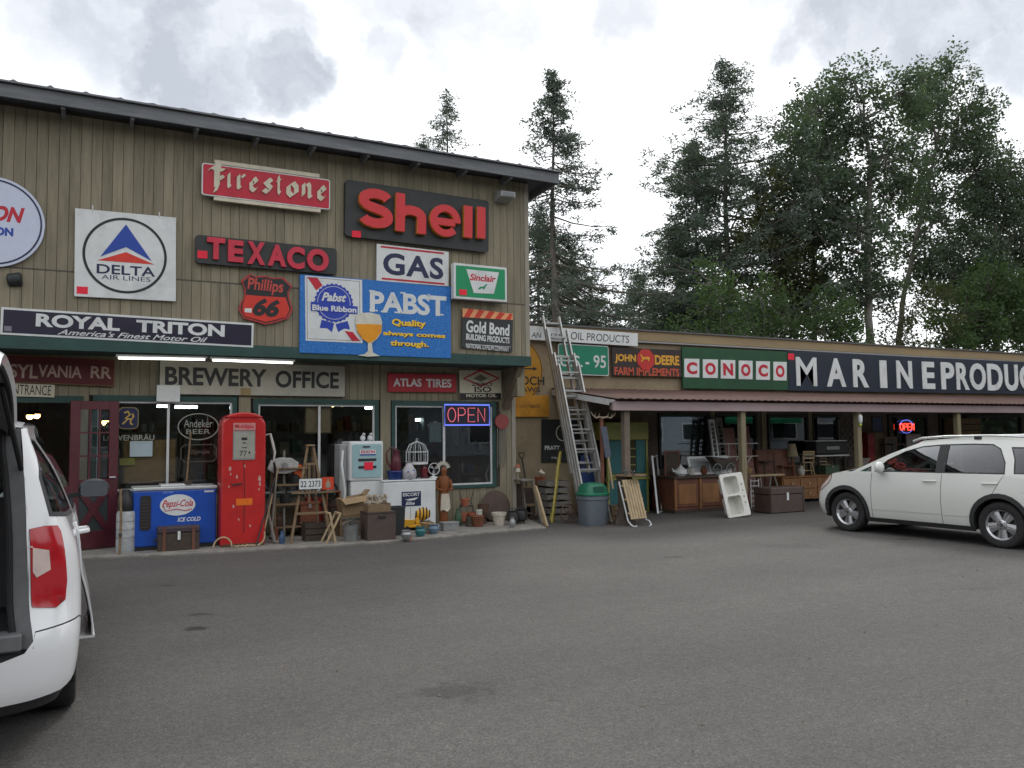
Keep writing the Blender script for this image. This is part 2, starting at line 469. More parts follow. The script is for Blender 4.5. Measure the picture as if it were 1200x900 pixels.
zt = P(300, 168, 0).z                                # top of the boards
PITCH = .135
nb = int((XR+6.2)/PITCH)
x_start = XR - nb*PITCH
def plank(x, z0, z1, Y, m=M_side, w=PITCH, th=.018):
    key = (round(w, 3), round(z1-z0, 2), th, m.name)
    if key not in PL:
        me_o = MB().box(.003, -th, 0, w-.003, 0, z1-z0); b_ = me_o.build('plank', m); PL[key] = b_.data
        b_.parent = shop; b_.location = (x, Y, z0); return b_
    o = bpy.data.objects.new('plank', PL[key]); COL.objects.link(o); o.parent = shop; o.location = (x, Y, z0); return o
PL = {}
for i in range(nb):
    x = x_start + i*PITCH
    j = random.uniform(-.002, .002)
    plank(x, zs+.012, zt, -j)
    plank(x, zb0+.05, zs-.012, -.004+j)
MB().box(-6.3, .004, zb0+.02, XR-.002, .10, zt).build('wall_backing', M_gapd, shop)
MB().box(-6.3, -.022, zs-.010, XR, .003, zs+.010).build('seam_flashing', mat('seam_dark', (.09, .08, .065), rough=.8), shop)
MB().box(XR-.05, -.03, zb0+.06, XR+.035, .12, zt-.01).build('corner_trim', M_corn, shop)
MB().box(-6.3, -.07, zb0, XR+.03, LW-.02, zb1).build('beam', M_green, shop, bevel=.01)
MB().box(-6.3, -.075, zb0-.0, XR+.036, -.071, zb1-.0).build('beam_edge', M_green, shop)
# shell behind
MB().box(XR-.15, .12, 2.3, XR, 9, zt).build('side_wall', M_side, shop)
MB().box(-6.3, 8.9, 0, XR-.15, 9, zt).build('back_wall', M_side, shop)
MB().box(-6.4, .12, 0, -6.3, 9, zt).build('side_wall', M_side, shop)
MB().box(-6.3, .12, zb0+.1, XR-.15, 8.9, zb0+.2).build('upper_floor', M_gapd, shop)
# roof: corrugated metal sheet on rafters, fascia board
OH = -.45
f0t, f0b = P(0, 95, OH), P(0, 112, OH); f1t, f1b = P(655, 202, OH), P(655, 215, OH)
def lin(p, q, x): return p.z + (q.z-p.z)*(x-p.x)/(q.x-p.x)
xl, xr = -6.8, f1t.x
M_roof = mat('roof_metal', (.16, .165, .175), rough=.5, metal=.4, var=.2)
fa = MB()
zt0, zt1, zb_0, zb_1 = lin(f0t, f1t, xl), lin(f0t, f1t, xr), lin(f0b, f1b, xl), lin(f0b, f1b, xr)
fa.add([(xl,OH,zb_0),(xr,OH,zb_1),(xr,OH,zt1-.02),(xl,OH,zt0-.02),(xl,OH+.04,zb_0),(xr,OH+.04,zb_1),(xr,OH+.04,zt1-.02),(xl,OH+.04,zt0-.02)], [(0,1,2,3),(5,4,7,6),(4,0,3,7),(1,5,6,2),(4,5,1,0),(3,2,6,7)])
fa.build('fascia', M_fas, shop)
rake = MB()
rake.add([(xr,OH+.045,zb_1),(xr,9.6,zb_1-.25),(xr,9.6,zt1-.27),(xr,OH+.045,zt1-.02),(xr-.04,OH+.045,zb_1),(xr-.04,9.6,zb_1-.25),(xr-.04,9.6,zt1-.27),(xr-.04,OH+.045,zt1-.02)], [(0,1,2,3),(5,4,7,6),(4,0,3,7),(1,5,6,2),(4,5,1,0),(3,2,6,7)])
rake.build('rake_board', M_fas, shop)
rf = MB(); n = 300; vs_, fs_ = [], []
def rz_(x, y): return zt0 + (zt1-zt0)*(x-xl)/(xr-xl) - (y-OH)*.025
for i in range(n+1):
    x = xl-.03 + (xr+.06-xl)*i/n
    ph = (x/.42) % 1.0
    bumpz = .028*max(0, 1-abs(ph-.5)/.09) if abs(ph-.5) < .09 else 0
    for (y, dz) in ((OH-.05, 0), (9.7, 0)):
        vs_.append((x, y, rz_(x, y)+bumpz+.012)); vs_.append((x, y, rz_(x, y)-.012))
for i in range(n):
    a_, b_ = 4*i, 4*i+4
    fs_ += [(a_, b_, b_+2, a_+2), (a_+1, a_+3, b_+3, b_+1), (a_, a_+1, b_+1, b_)]
rf.add(vs_, fs_); rf.build('roof', M_roof, shop)
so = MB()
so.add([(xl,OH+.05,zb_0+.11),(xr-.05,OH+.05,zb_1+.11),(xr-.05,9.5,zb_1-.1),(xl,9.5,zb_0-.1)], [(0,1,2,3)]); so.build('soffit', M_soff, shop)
zt_fit = zt
x = -6.5; 
while x < xr-.3:
    zz = lin(f0b, f1b, x)
    if x < XR-.1:
        MB().bar((x, OH+.045, zz+.035), (x, .005, zz+.025), .05, .13).build('rafter', M_fas, shop)
    else:
        MB().bar((x, OH+.045, zz+.035), (x, 8, zz-.17), .05, .13).build('rafter', M_fas, shop)
    x += .86
MB().box(-6.3, .0, zt-.05, XR+.03, .06, zb_0+.12).build('frieze', M_gapd, shop)

# ground floor wall with openings: list of (x0,x1,zsill,ztop) in photo pixels -> metres on plane LW
def WX(x, y=500, Y=LW): return P(x, y, Y).x
wz = zb0+.1
ops = []
w1 = (WX(108), WX(277), P(200, 578, LW).z, P(190, 464, LW).z)
w2 = (WX(297), WX(443), P(380, 580, LW).z, P(370, 468, LW).z)
w3 = (WX(458), WX(580), P(520, 573, LW).z, P(520, 470, LW).z)
w0 = (WX(18), WX(93), .04, P(60, 472, LW).z)     # entrance opening
ops = [w0, w1, w2, w3]
XLR = WX(600, 500)                                  # right end of the ground-floor wall
x = XLR - PITCH*int((XLR+6.2)/PITCH)
k = 0
while x < XLR-.01:
    xm = x+PITCH/2; op = None
    for o_ in ops:
        if o_[0]-.02 < xm < o_[1]+.02: op = o_
    if op is None: plank(x, .06, wz, LW)
    else:
        plank(x, op[3], wz, LW)
        if op[2] > .2: plank(x, .06, op[2], LW)
    x += PITCH
# backing walls round the openings
def backing(x0, x1, z0, z1): MB().box(x0, LW+.004, z0, x1, LW+.09, z1).build('wall_backing', M_gapd, shop)
prevx = -6.3
for o_ in ops:
    backing(prevx, o_[0]-.03, .05, wz); backing(o_[0]-.03, o_[1]+.03, o_[3], wz)
    if o_[2] > .2: backing(o_[0]-.03, o_[1]+.03, .05, o_[2])
    prevx = o_[1]+.03
backing(prevx, XLR, .05, wz)
MB().box(XLR-.02, LW-.035, .06, XLR+.06, LW+.12, wz).build('corner_trim', M_corn, shop)
MB().box(XLR-.04, LW+.12, .0, XLR+.05, 1.52, wz).build('side_wall', M_corn, shop)
# pilasters between the windows
for px in (286, 451):
    MB().box(WX(px)-.09, LW-.045, .06, WX(px)+.09, LW-.02, wz).build('pilaster', M_side, shop)
# knee brace under the overhang
MB().bar((P(593, 478, LW-.1).x, LW-.08, P(593, 478, LW-.1).z), (P(613, 430, 0).x-.05, .04, zb0+.02), .1, .13).build('knee_brace', mat('brown_brace', (.16, .125, .085), rough=.85, var=.2, scale=6), shop)
M_glass = glass_mat('shop_glass', (.86, .89, .89), 1.0)
def window(o_, mull, Y=LW, parent=shop, frame=M_green, inner=M_white, fw=.085, iw=.03, glass=None):
    x0, x1, z0, z1 = o_
    f = MB()
    f.box(x0-.0, Y-.05, z1-fw, x1, Y+.06, z1); f.box(x0, Y-.05, z0, x1, Y+.06, z0+fw*.7)
    f.box(x0, Y-.048, z0+fw*.7, x0+fw*.8, Y+.058, z1-fw); f.box(x1-fw*.8, Y-.048, z0+fw*.7, x1, Y+.058, z1-fw)
    F = f.build('window', frame, parent)
    X0, X1, Z0, Z1 = x0+fw*.8, x1-fw*.8, z0+fw*.7, z1-fw
    g = MB()
    g.box(X0, Y-.02, Z1-iw, X1, Y+.03, Z1); g.box(X0, Y-.02, Z0, X1, Y+.03, Z0+iw)
    g.box(X0, Y-.019, Z0+iw, X0+iw, Y+.029, Z1-iw); g.box(X1-iw, Y-.019, Z0+iw, X1, Y+.029, Z1-iw)
    for mx_ in mull: g.box(mx_-iw*.6, Y-.021, Z0+iw, mx_+iw*.6, Y+.031, Z1-iw)
    g.build('frame', inner, F)
    edges = [X0+iw] + list(mull) + [X1-iw]
    for a_, b_ in zip(edges[:-1], edges[1:]):
        MB().box(a_+.005, Y+.004, Z0+iw, b_-.005, Y+.010, Z1-iw).build('pane', glass or M_glass, F)
    return F
window(w1, [WX(197)]); window(w2, [WX(374)]); window(w3, [WX(520)])
# entrance: dark passage
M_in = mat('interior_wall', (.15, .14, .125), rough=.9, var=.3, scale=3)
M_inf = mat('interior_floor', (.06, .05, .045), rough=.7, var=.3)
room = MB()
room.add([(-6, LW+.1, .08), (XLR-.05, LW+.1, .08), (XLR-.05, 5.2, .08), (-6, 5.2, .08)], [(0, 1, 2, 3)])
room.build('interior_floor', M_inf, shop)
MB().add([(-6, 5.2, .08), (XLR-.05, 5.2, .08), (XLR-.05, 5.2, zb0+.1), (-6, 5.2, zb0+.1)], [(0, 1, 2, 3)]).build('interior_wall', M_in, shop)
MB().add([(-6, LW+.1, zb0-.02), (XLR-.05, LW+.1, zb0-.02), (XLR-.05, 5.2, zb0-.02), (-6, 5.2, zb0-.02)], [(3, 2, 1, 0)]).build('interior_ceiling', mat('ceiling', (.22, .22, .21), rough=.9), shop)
MB().box(w0[0]-.12, LW-.05, w0[3], w0[1]+.05, LW+.05, w0[3]+.10).build('door_head', M_green, shop)
MB().box(w0[0]-.1, LW-.04, .075, w0[0], LW+.05, w0[3]).build('door_jamb', M_green, shop)

# open maroon door, swung out against the wall
M_mar = mat('maroon_paint', (.085, .014, .02), rough=.45, var=.2, scale=5, dirt=.2)
dX0, dX1 = P(80, 560, .2).x, P(137, 560, .42).x
dz0, dz1 = .05, P(100, 470, .3).z
door = bpy.data.objects.new('door', None); COL.objects.link(door); door.parent = shop
hw = math.hypot(dX1-dX0, .2)
door.location = (dX0, .22, dz0); door.rotation_euler = (0, 0, math.atan2(.2, dX1-dX0))
H = dz1-dz0
d = MB()
d.box(0, -.04, 0, .13, 0, H); d.box(hw-.13, -.04, 0, hw, 0, H); d.box(.13, -.04, 0, hw-.13, 0, .25); d.box(.13, -.04, H-.12, hw-.13, 0, H); d.box(.13, -.04, .85, hw-.13, 0, .98)
db = d.build('leaf', M_mar, door, bevel=.004)
MB().box(.13, -.025, .25, hw-.13, -.012, .85).build('panel', mat('door_panel_green', (.03, .04, .04), rough=.6), door)
xb = MB(); xb.bar((.13, -.03, .25), (hw-.13, -.03, .85), .022, .09, up=(0, 1, 0)); xb.bar((hw-.13, -.036, .25), (.13, -.036, .85), .022, .09, up=(0, 1, 0))
# orient: thin in y, wide in plane
xb = MB()
def flatbar(mb, a, b, wd, y0, y1):
    a, b = Vector(a), Vector(b); n_ = (b-a).normalized(); n_ = Vector((-n_.y, n_.x))*wd/2
    mb.prism([tuple(a+n_), tuple(a-n_), tuple(b-n_), tuple(b+n_)], y0, y1)
flatbar(xb, (.13, .25), (hw-.13, .85), .09, -.045, -.026); flatbar(xb, (hw-.13, .25), (.13, .85), .09, -.0455, -.0265)
xb.build('cross_brace', M_mar, door)
for i in range(3):
    for j in range(3):
        u0 = .13+(hw-.26)*i/3; u1 = .13+(hw-.26)*(i+1)/3; v0 = .98+(H-1.1)*j/3; v1 = .98+(H-1.1)*(j+1)/3
        MB().box(u0+.012, -.024, v0+.012, u1-.012, -.018, v1-.012).build('pane', M_glass, door)
mu = MB()
for i in (1, 2):
    u = .13+(hw-.26)*i/3; mu.box(u-.012, -.036, .98, u+.012, -.004, H-.12)
    v = .98+(H-1.1)*i/3; mu.box(.13, -.037, v-.012, hw-.13, -.003, v+.012)
mu.build('muntin', M_mar, door)
MB().tube([(hw-.06, -.04, 1.0), (hw-.06, -.10, 1.0), (hw-.14, -.10, 1.0)], .012).build('handle', mat('steel', (.5, .5, .5), rough=.3, metal=.9), door)

# fluorescent fixtures under the beam
M_tube = emit_mat('lit_tube', (1.0, .98, .88), 3.2)
for (xa, xb_) in ((136, 243), (247, 346)):
    a_, b_ = P(xa, 419 if xa < 200 else 421.5, -.02), P(xb_, 421 if xa < 200 else 425, -.02)
    t_ = thing('tube_light', 'lit white fluorescent tube under the green beam, ' + ('left one, ending above the blank card' if xa < 200 else 'right one, above the brewery office sign'), 'light', (a_.x, -.02, a_.z), 0, 'fluorescent tubes under the green beam')
    L = b_.x-a_.x; dz = b_.z-a_.z
    hb = MB(); hb.bar((0, .06, .035), (L, .06, dz+.035), .09, .03); hb.build('housing', M_white, t_)
    MB().tube([(.03, .05, -.002), (L-.03, .05, dz-.002)], .014, 10).build('tube', M_tube, t_)

# ------------------------------------------------------------------ wing
WY = 1.5
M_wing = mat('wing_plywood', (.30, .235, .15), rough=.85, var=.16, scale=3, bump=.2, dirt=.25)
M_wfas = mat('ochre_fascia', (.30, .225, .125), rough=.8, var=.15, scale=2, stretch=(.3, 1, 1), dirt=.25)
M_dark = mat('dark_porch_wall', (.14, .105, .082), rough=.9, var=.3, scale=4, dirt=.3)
M_post = mat('tan_post', (.22, .185, .115), rough=.85, var=.2, scale=6, stretch=(3, 3, .5), dirt=.2)
wing = thing('wing_building', 'long low ochre wing with a red roofed porch on posts and big painted signs', 'building')
WX1 = 36.0
ztop = (P(760, 391, WY).z + P(1190, 413.5, WY).z)/2
zfb = (P(800, 405, WY).z + P(1190, 421, WY).z)/2
zpr = (P(800, 457, WY).z + P(1190, 466, WY).z)/2       # top of the porch roof at the wall
PY = -.75
zpe = P(1000, 471, PY).z                                 # porch roof edge
zbt, zbb = P(1000, 473.5, PY).z, P(1000, 482.5, PY).z
XP0 = P(720, 472, PY).x
MB().box(XLR+.06, WY, zpr-.1, WX1, WY+.12, zfb+.02).build('wall', M_wing, wing)
XW = P(686, 500, WY).x
MB().box(XLR+.055, WY+.001, 0, XW, WY+.121, zpr-.1).build('wall', M_wing, wing)
MB().box(XLR-.2, WY-.06, zfb, WX1, WY+.1, ztop).build('fascia', M_wfas, wing)
MB().box(XLR-.2, WY-.10, ztop, WX1, 9, ztop+.03).build('roof', mat('wing_roof', (.12, .12, .12), rough=.8), wing)
MB().box(XLR+.5, WY-.09, zfb-.045, WX1, WY-.02, zfb-.012).build('drip_edge', mat('grey_trim', (.3, .3, .3), rough=.6), wing)
MB().box(WX1, WY, 0, WX1+.1, 9, ztop).build('wall', M_wing, wing)
MB().box(XLR, 9, 0, WX1+.1, 9.1, ztop).build('wall', M_wing, wing)
# porch roof: red corrugated
cr = MB(); vs_, fs_ = [], []; n = int((WX1-XP0)/.045)
for i in range(n+1):
    x = XP0+.0 + i*.045; dz = .008*math.sin(2*math.pi*x/.18)
    vs_ += [(x, PY-.12, zpe+dz), (x, WY-.01, zpr+dz)]
for i in range(n): fs_.append((2*i, 2*i+2, 2*i+3, 2*i+1))
cr.add(vs_, fs_)
ro = cr.build('porch_roof', mat('red_roof_metal', (.105, .062, .052), rough=.85, spec=.15, var=.2, scale=3, dirt=.35), wing)
md = ro.modifiers.new('thick', 'SOLIDIFY'); md.thickness = .006; md.offset = -1
MB().bar((XP0+.02, PY+.03, zpe-.075), (XP0+.02, WY-.01, zpr-.09), .04, .11).build('rake_board', M_white, wing)
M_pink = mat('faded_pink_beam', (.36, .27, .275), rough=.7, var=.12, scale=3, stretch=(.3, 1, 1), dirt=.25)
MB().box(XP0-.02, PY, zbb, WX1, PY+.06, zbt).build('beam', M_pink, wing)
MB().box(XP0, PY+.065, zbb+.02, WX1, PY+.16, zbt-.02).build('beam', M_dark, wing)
x = XP0+.6
while x < WX1:
    MB().bar((x, PY+.16, zbt-.02), (x, WY, zpr-.10), .045, .09).build('rafter', M_dark, wing); x += 1.2
# porch back wall pieces and posts
posts = [P(735, 560, PY+.1).x, P(872, 560, PY+.1).x, P(1007.5, 540, PY+.1).x, P(1123, 500, PY+.1).x, 21.3, 24.6, 28, 31.5]
for i, x in enumerate(posts):
    MB().box(x-.062, PY+.07, -.02, x+.062, PY+.185, zbb+.03).build('post', M_post if i else mat('weathered_post', (.16, .13, .10), rough=.9, var=.25, scale=5), wing, bevel=.006)
# windows & openings in the back wall of the porch
def WW(x, y=500): return P(x, y, WY).x
wins = [(WW(771), WW(829), P(800, 548, WY).z, P(800, 484, WY).z), (WW(838), WW(886), .9, P(860, 484, WY).z), (WW(899), WW(946), P(920, 545, WY).z, P(920, 486, WY).z),
        (WW(951), WW(983), P(965, 530, WY).z, P(965, 486, WY).z), (WW(1040), WW(1086), .1, P(1060, 486, WY).z), (WW(1100), WW(1122), .8, P(1100, 486, WY).z), (WW(1130), WW(1196), .8, P(1150, 486, WY).z), (26, 29, .8, 1.95), (31, 34, .8, 1.95)]
px_ = XW
for (a_, b_, z0, z1) in wins:
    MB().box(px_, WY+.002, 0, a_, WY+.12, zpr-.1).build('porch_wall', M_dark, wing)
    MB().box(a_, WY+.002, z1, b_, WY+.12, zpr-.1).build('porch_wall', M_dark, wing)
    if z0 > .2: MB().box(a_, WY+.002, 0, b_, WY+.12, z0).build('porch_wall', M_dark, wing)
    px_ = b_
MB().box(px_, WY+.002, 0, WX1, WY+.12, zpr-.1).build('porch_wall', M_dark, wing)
M_blk = mat('dark_frame', (.02, .024, .024), rough=.6)
M_glass2 = glass_mat('porch_glass', (.7, .75, .76), 2.2)
for wv in wins: window(wv, [], WY, wing, M_blk, M_blk, fw=.06, iw=.02, glass=M_glass2)
for px in (834, 894, 948):
    MB().box(WW(px)-.07, WY-.04, 0, WW(px)+.07, WY-.001, zpr-.12).build('pilaster', M_post, wing)
MB().add([(XW, 5.5, .02), (WX1, 5.5, .02), (WX1, 5.5, 3), (XW, 5.5, 3)], [(0, 1, 2, 3)]).build('interior_wall', M_in, wing)
MB().add([(XW, WY+.12, .02), (WX1, WY+.12, .02), (WX1, 5.5, .02), (XW, 5.5, .02)], [(0, 1, 2, 3)]).build('interior_floor', M_inf, wing)
# ------------------------------------------------------------------ signs
S_white = paint('sign_white', (214, 217, 216), rough=.45, var=.07, scale=5, dirt=.24)
S_red = paint('sign_red', (188, 22, 48), rough=.45, var=.12, scale=5, dirt=.28)
S_navy = paint('sign_navy', (26, 34, 72), rough=.45, var=.1)
S_blk = paint('sign_black', (30, 30, 32), rough=.5, var=.15)
S_char = paint('sign_charcoal', (50, 52, 52), rough=.6, var=.25, scale=3, dirt=.2)
S_blue = paint('sign_blue', (28, 66, 160), rough=.45, var=.06)
S_cream = paint('sign_cream', (206, 198, 176), rough=.6, var=.08, dirt=.2)
S_tag = paint('tag_red', (232, 30, 60), rough=.6, var=.03)
S_yel = paint('sign_yellow', (242, 196, 48), rough=.5, var=.06)
S_green = paint('sign_green', (0, 140, 88), rough=.45, var=.05)
class Sign:
    def __init__(s, name, label, corners, Y, mat_, thick=.03, border=None, bw=.02, group=None, panel='panel', r=0, cat='sign'):
        TL, TR, BR, BL = [P(c[0], c[1], Y) for c in corners]
        a = math.atan2((TR.z-TL.z)+(BR.z-BL.z), (TR.x-TL.x)+(BR.x-BL.x))
        cen = (TL+TR+BR+BL)/4
        s.w = ((TR-TL).length+(BR-BL).length)/2; s.h = ((TL.z-BL.z)+(TR.z-BR.z))/2
        loc = cen - Vector((math.cos(a)*s.w/2, 0, math.sin(a)*s.w/2)) - Vector((-math.sin(a)*s.h/2, 0, math.cos(a)*s.h/2))
        s.Y = Y; s.t = thick; s.a = a; s.loc = loc
        s.root = thing(name, label, cat, loc, 0, group, ry=-a)
        s.f = -thick
        if panel:
            poly = rrect(0, 0, s.w, s.h, r) if r else [(0, 0), (s.w, 0), (s.w, s.h), (0, s.h)]
            if border:
                MB().prism(poly, -thick, 0).build('border', border, s.root, bevel=.003)
                q = rrect(bw, bw, s.w-bw, s.h-bw, max(.001, r-bw*.6)) if r else [(bw, bw), (s.w-bw, bw), (s.w-bw, s.h-bw), (bw, s.h-bw)]
                MB().prism(q, -thick-.004, -thick+.002).build(panel, mat_, s.root); s.f = -thick-.004
            else: MB().prism(poly, -thick, 0).build(panel, mat_, s.root, bevel=.003)
    def q(s, x, y):
        p = P(x, y, s.Y) - s.loc
        return (p.x*math.cos(s.a)+p.z*math.sin(s.a), -p.x*math.sin(s.a)+p.z*math.cos(s.a))
    def crop(s, ox, oy, k): s.C = (ox, oy, k); return s
    def c(s, x, y): return s.q(s.C[0]+x/s.C[2], s.C[1]+y/s.C[2])
    def text(s, body, x0, y0, x1, y1, m, lift=0, name='lettering', **kw):
        """x0,y0 = left bottom of the word, x1,y1 = right top, in crop pixels"""
        a, b = s.c(x0, y0), s.c(x1, y1)
        return text(s.root, body, a[0], a[1], b[0], b[1], m, y=s.f-lift+.001, name=name, **kw)
    def poly(s, pts, m, name, d=.004, lift=0):
        return MB().prism([s.c(*p) for p in pts], s.f-lift-d, s.f-lift+.001).build(name, m, s.root)
    def line(s, pts, wd, m, name, d=.004, lift=0, closed=False):
        return MB().strip([s.c(*p) for p in pts], wd, s.f-lift-d, s.f-lift+.001, closed=closed).build(name, m, s.root)
    def posts(s, us, m=None):
        mb = MB()
        for u in us: mb.box(u-.008, -.03, s.h-.02, u+.008, 0, s.h+.06)
        mb.build('bracket', m or M_white, s.root)

U = -.04
# delta
s = Sign('airline_sign', 'square white sign with a blue and red triangle inside a black ring, DELTA AIR LINES', [(88,245),(206,255),(206,354),(87,347)], U, S_white, .03).crop(0, 200, 5)
s.posts([s.c(543, 220)[0], s.c(933, 250)[0]])
cx, cy = s.c(735, 500); R = s.h*.425
s_ring = MB(); s_ring.strip(circle(cx, cy, R, n=64)[:-1] if False else [(cx+R*math.cos(2*math.pi*i/64), cy+R*math.sin(2*math.pi*i/64)) for i in range(64)], .035, s.f-.004, s.f+.001, closed=True); s_ring.build('ring', S_blk, s.root)
s.poly([(738,318),(588,505),(738,450)], S_blue, 'emblem'); s.poly([(738,318),(738,450),(888,532)], S_blue, 'emblem')
s.poly([(738,480),(572,527),(903,552)], paint('delta_red', (208, 52, 34), rough=.45), 'emblem')
s.text('DELTA', 566, 603, 908, 570, S_navy, bold=.018); s.text('AIR LINES', 594, 637, 880, 628, S_navy, bold=.0, thick=.002)
s.poly([(450,680),(515,683),(515,725),(450,722)], S_tag, 'price_tag')
# round sign, cut by the picture's left edge
c = P(-9, 260, U); rr = (P(-9, 207, U).z-P(-9, 313, U).z)/2
rt = thing('round_sign', 'round white sign with thin navy ring, red and navy letters ON, at the far left', 'sign', (c.x, U, c.z-rr))
MB().prism(circle(0, rr, rr, n=56)[:-1], -.03, 0).build('panel', paint('cool_white', (196, 203, 222), rough=.4, var=.04), rt)
MB().strip([(rr*.93*math.cos(2*math.pi*i/56), rr+rr*.93*math.sin(2*math.pi*i/56)) for i in range(56)], .022, -.034, -.029, closed=True).build('ring', S_navy, rt)
o = Vector((c.x, 0, c.z-rr))
def qq(x, y): p = P(x, y, U)-o; return p.x, p.z
a_, b_ = qq(1, 260), qq(29.5, 244.5); text(rt, 'ON', a_[0]-.1, a_[1], b_[0], b_[1], S_red, y=-.029, bold=.045, shear=.3)
a_, b_ = qq(-6, 276), qq(16, 268); text(rt, 'ON', a_[0], a_[1]-.0, b_[0], b_[1], S_blue, y=-.029, bold=.05)
# firestone
s = Sign('tyre_sign', 'red sign with white blackletter Firestone between two white rails', [(236,191.5),(386,211.5),(386,247),(236,229)], U-.05, S_red, .05, S_white, .018, r=.04).crop(230, 180, 7.06)
fs_ = [  # each letter: strokes in unit boxes (x right, y up; x-height .62)
 ('F', .95, [[(.0,.80),(.12,.95),(.35,.86),(.62,.86),(.72,.94)], [(.36,.86),(.36,.12),(.26,-.16)], [(.30,.86),(.30,.10)], [(.36,.50),(.50,.56),(.58,.46)]]),
 ('i', .34, [[(.16,.62),(.16,.08),(.24,.02)], [(.06,.56),(.16,.64)], [(.14,.86),(.22,.94)]]),
 ('r', .5, [[(.14,.60),(.14,.08),(.22,.02)], [(.14,.46),(.36,.64),(.44,.56)], [(.04,.54),(.14,.62)]]),
 ('e', .54, [[(.34,.04),(.14,.16),(.14,.46),(.34,.62)], [(.30,.64),(.46,.46),(.18,.30)], [(.20,.04),(.44,.16)]]),
 ('s', .54, [[(.44,.52),(.28,.64),(.12,.50),(.42,.24),(.26,.02),(.06,.14)]]),
 ('t', .44, [[(.18,.80),(.18,.10),(.30,.02)], [(.04,.58),(.34,.62)]]),
 ('o', .58, [[(.28,.02),(.12,.18),(.12,.46),(.30,.64)], [(.30,.64),(.46,.46),(.46,.18),(.28,.02)]]),
 ('n', .62, [[(.12,.60),(.12,.10),(.06,.04)], [(.12,.48),(.34,.64),(.44,.52),(.44,.08),(.52,.02)]]),
 ('e', .5, [[(.34,.04),(.14,.16),(.14,.46),(.34,.62)], [(.30,.64),(.46,.46),(.18,.30)], [(.20,.04),(.44,.16)]])]
xs = [85, 225, 305, 410, 525, 640, 715, 845, 970]
xe = [250, 285, 400, 505, 625, 700, 830, 950, 1065]
yb = [300, 298, 308, 332, 342, 350, 370, 378, 402]
for (ch, wd, st), a_, b_, y_ in zip(fs_, xs, xe, yb):
    p0 = s.c(a_, y_-8); p1 = s.c(b_, y_)
    xw = max(q_[0] for l_ in st for q_ in l_); hh = s.c(a_, y_-8-112/.62)[1]-p0[1]
    nib(s.root, st, p0[0]+.03, p0[1]+.01, hh, S_cream, s.f+.001, width=.25, thick=.02, name='letter', sx=max(.05, (p1[0]-p0[0]-.05))/xw)
mb = MB(); mb.bar((s.w*.09, -.03, s.h+.035), (s.w*.91, -.03, s.h+.035), .06, .06); mb.build('rail', S_cream, s.root)
mb = MB(); mb.bar((s.w*.09, -.03, -.035), (s.w*.92, -.03, -.035), .06, .05); mb.build('rail', S_cream, s.root)
MB().box(s.w*.095, -.075, s.h-.07, s.w*.14, -.05, s.h+.05).build('bracket', S_cream, s.root)
# texaco
s = Sign('oil_company_sign', 'charcoal board with raised red block letters TEXACO and a red dot', [(229,276),(394,292),(393,323),(228,308.5)], U, S_char, .06, r=.05).crop(200, 160, 5)
for ch, x0, x1, y0, y1 in (('T',207,315,722,605),('E',330,422,738,620),('X',443,548,752,630),('A',562,672,762,646),('C',674,778,778,658),('O',790,918,790,672)):
    s.text(ch, x0, y0, x1, y1, paint('texaco_red', (196, 44, 66), rough=.5), thick=.04, bold=.05, name='letter')
s.poly([(155,672),(212,676),(212,720),(155,716)], S_tag, 'price_tag')
# shell: thick moulded letters with yellow sides
s = Sign('petrol_sign', 'big charcoal board with thick red moulded letters Shell, yellow along their sides', [(402,211),(570,237),(571,297),(404,278)], U, S_char, .08, r=.06).crop(400, 180, 4.615)
M_sy = paint('shell_yellow', (196, 130, 40), rough=.5); M_sr = paint('shell_red', (204, 38, 44), rough=.4, var=.05)
def heavy(s, strokes, wd, x0, y0, x1, y1):
    """strokes in 0..1 box placed on the sign, yellow body and red face"""
    a_, b_ = s.c(x0, y0), s.c(x1, y1)
    for (d0, d1, m_, nm, k) in ((s.f-.085, s.f+.001, M_sy, 'letter', 1.0), (s.f-.092, s.f-.0849, M_sr, 'letter_face', .97)):
        mb = MB()
        for i, st in enumerate(strokes):
            pts = [(a_[0]+p[0]*(b_[0]-a_[0]), a_[1]+p[1]*(b_[1]-a_[1])) for p in st]
            mb.strip(pts, wd*k, d0-.0006*i, d1)
        if nm == 'letter': L_ = mb.build(nm, m_, s.root, bevel=.008)
        else: mb.build(nm, m_, L_, bevel=.006)
def arc(cx, cy, rx, ry, a0, a1, n=12): return [(cx+rx*math.cos(rad(a0+(a1-a0)*i/n)), cy+ry*math.sin(rad(a0+(a1-a0)*i/n))) for i in range(n+1)]
hp = (s.c(300, 250)[1]-s.c(300, 400)[1])
W_ = .165
heavy(s, [arc(.5,.74,.36,.15,15,180,9)[:-1]+arc(.5,.70,.36,.18,180,255,5)+arc(.5,.30,.37,.19,75,0,5)[0:]+arc(.5,.28,.37,.16,0,-168,11)], W_*.98, 78, 402, 262, 222)
heavy(s, [[(.2,0),(.2,1.0)], [(.2,.40)]+arc(.50,.42,.30,.17,150,0,8)+[(.80,0)]], W_*.98, 262, 428, 455, 250)
heavy(s, [[(.16,.46),(.80,.46)], arc(.5,.5,.36,.38,-6,318,20)], W_*.78, 452, 452, 632, 300)
heavy(s, [[(.5,0),(.5,1)]], W_*.98, 633, 462, 698, 300)
heavy(s, [[(.5,0),(.5,1)]], W_*.98, 703, 466, 768, 306)
s.poly([(50,422),(98,426),(98,461),(50,457)], S_tag, 'price_tag')
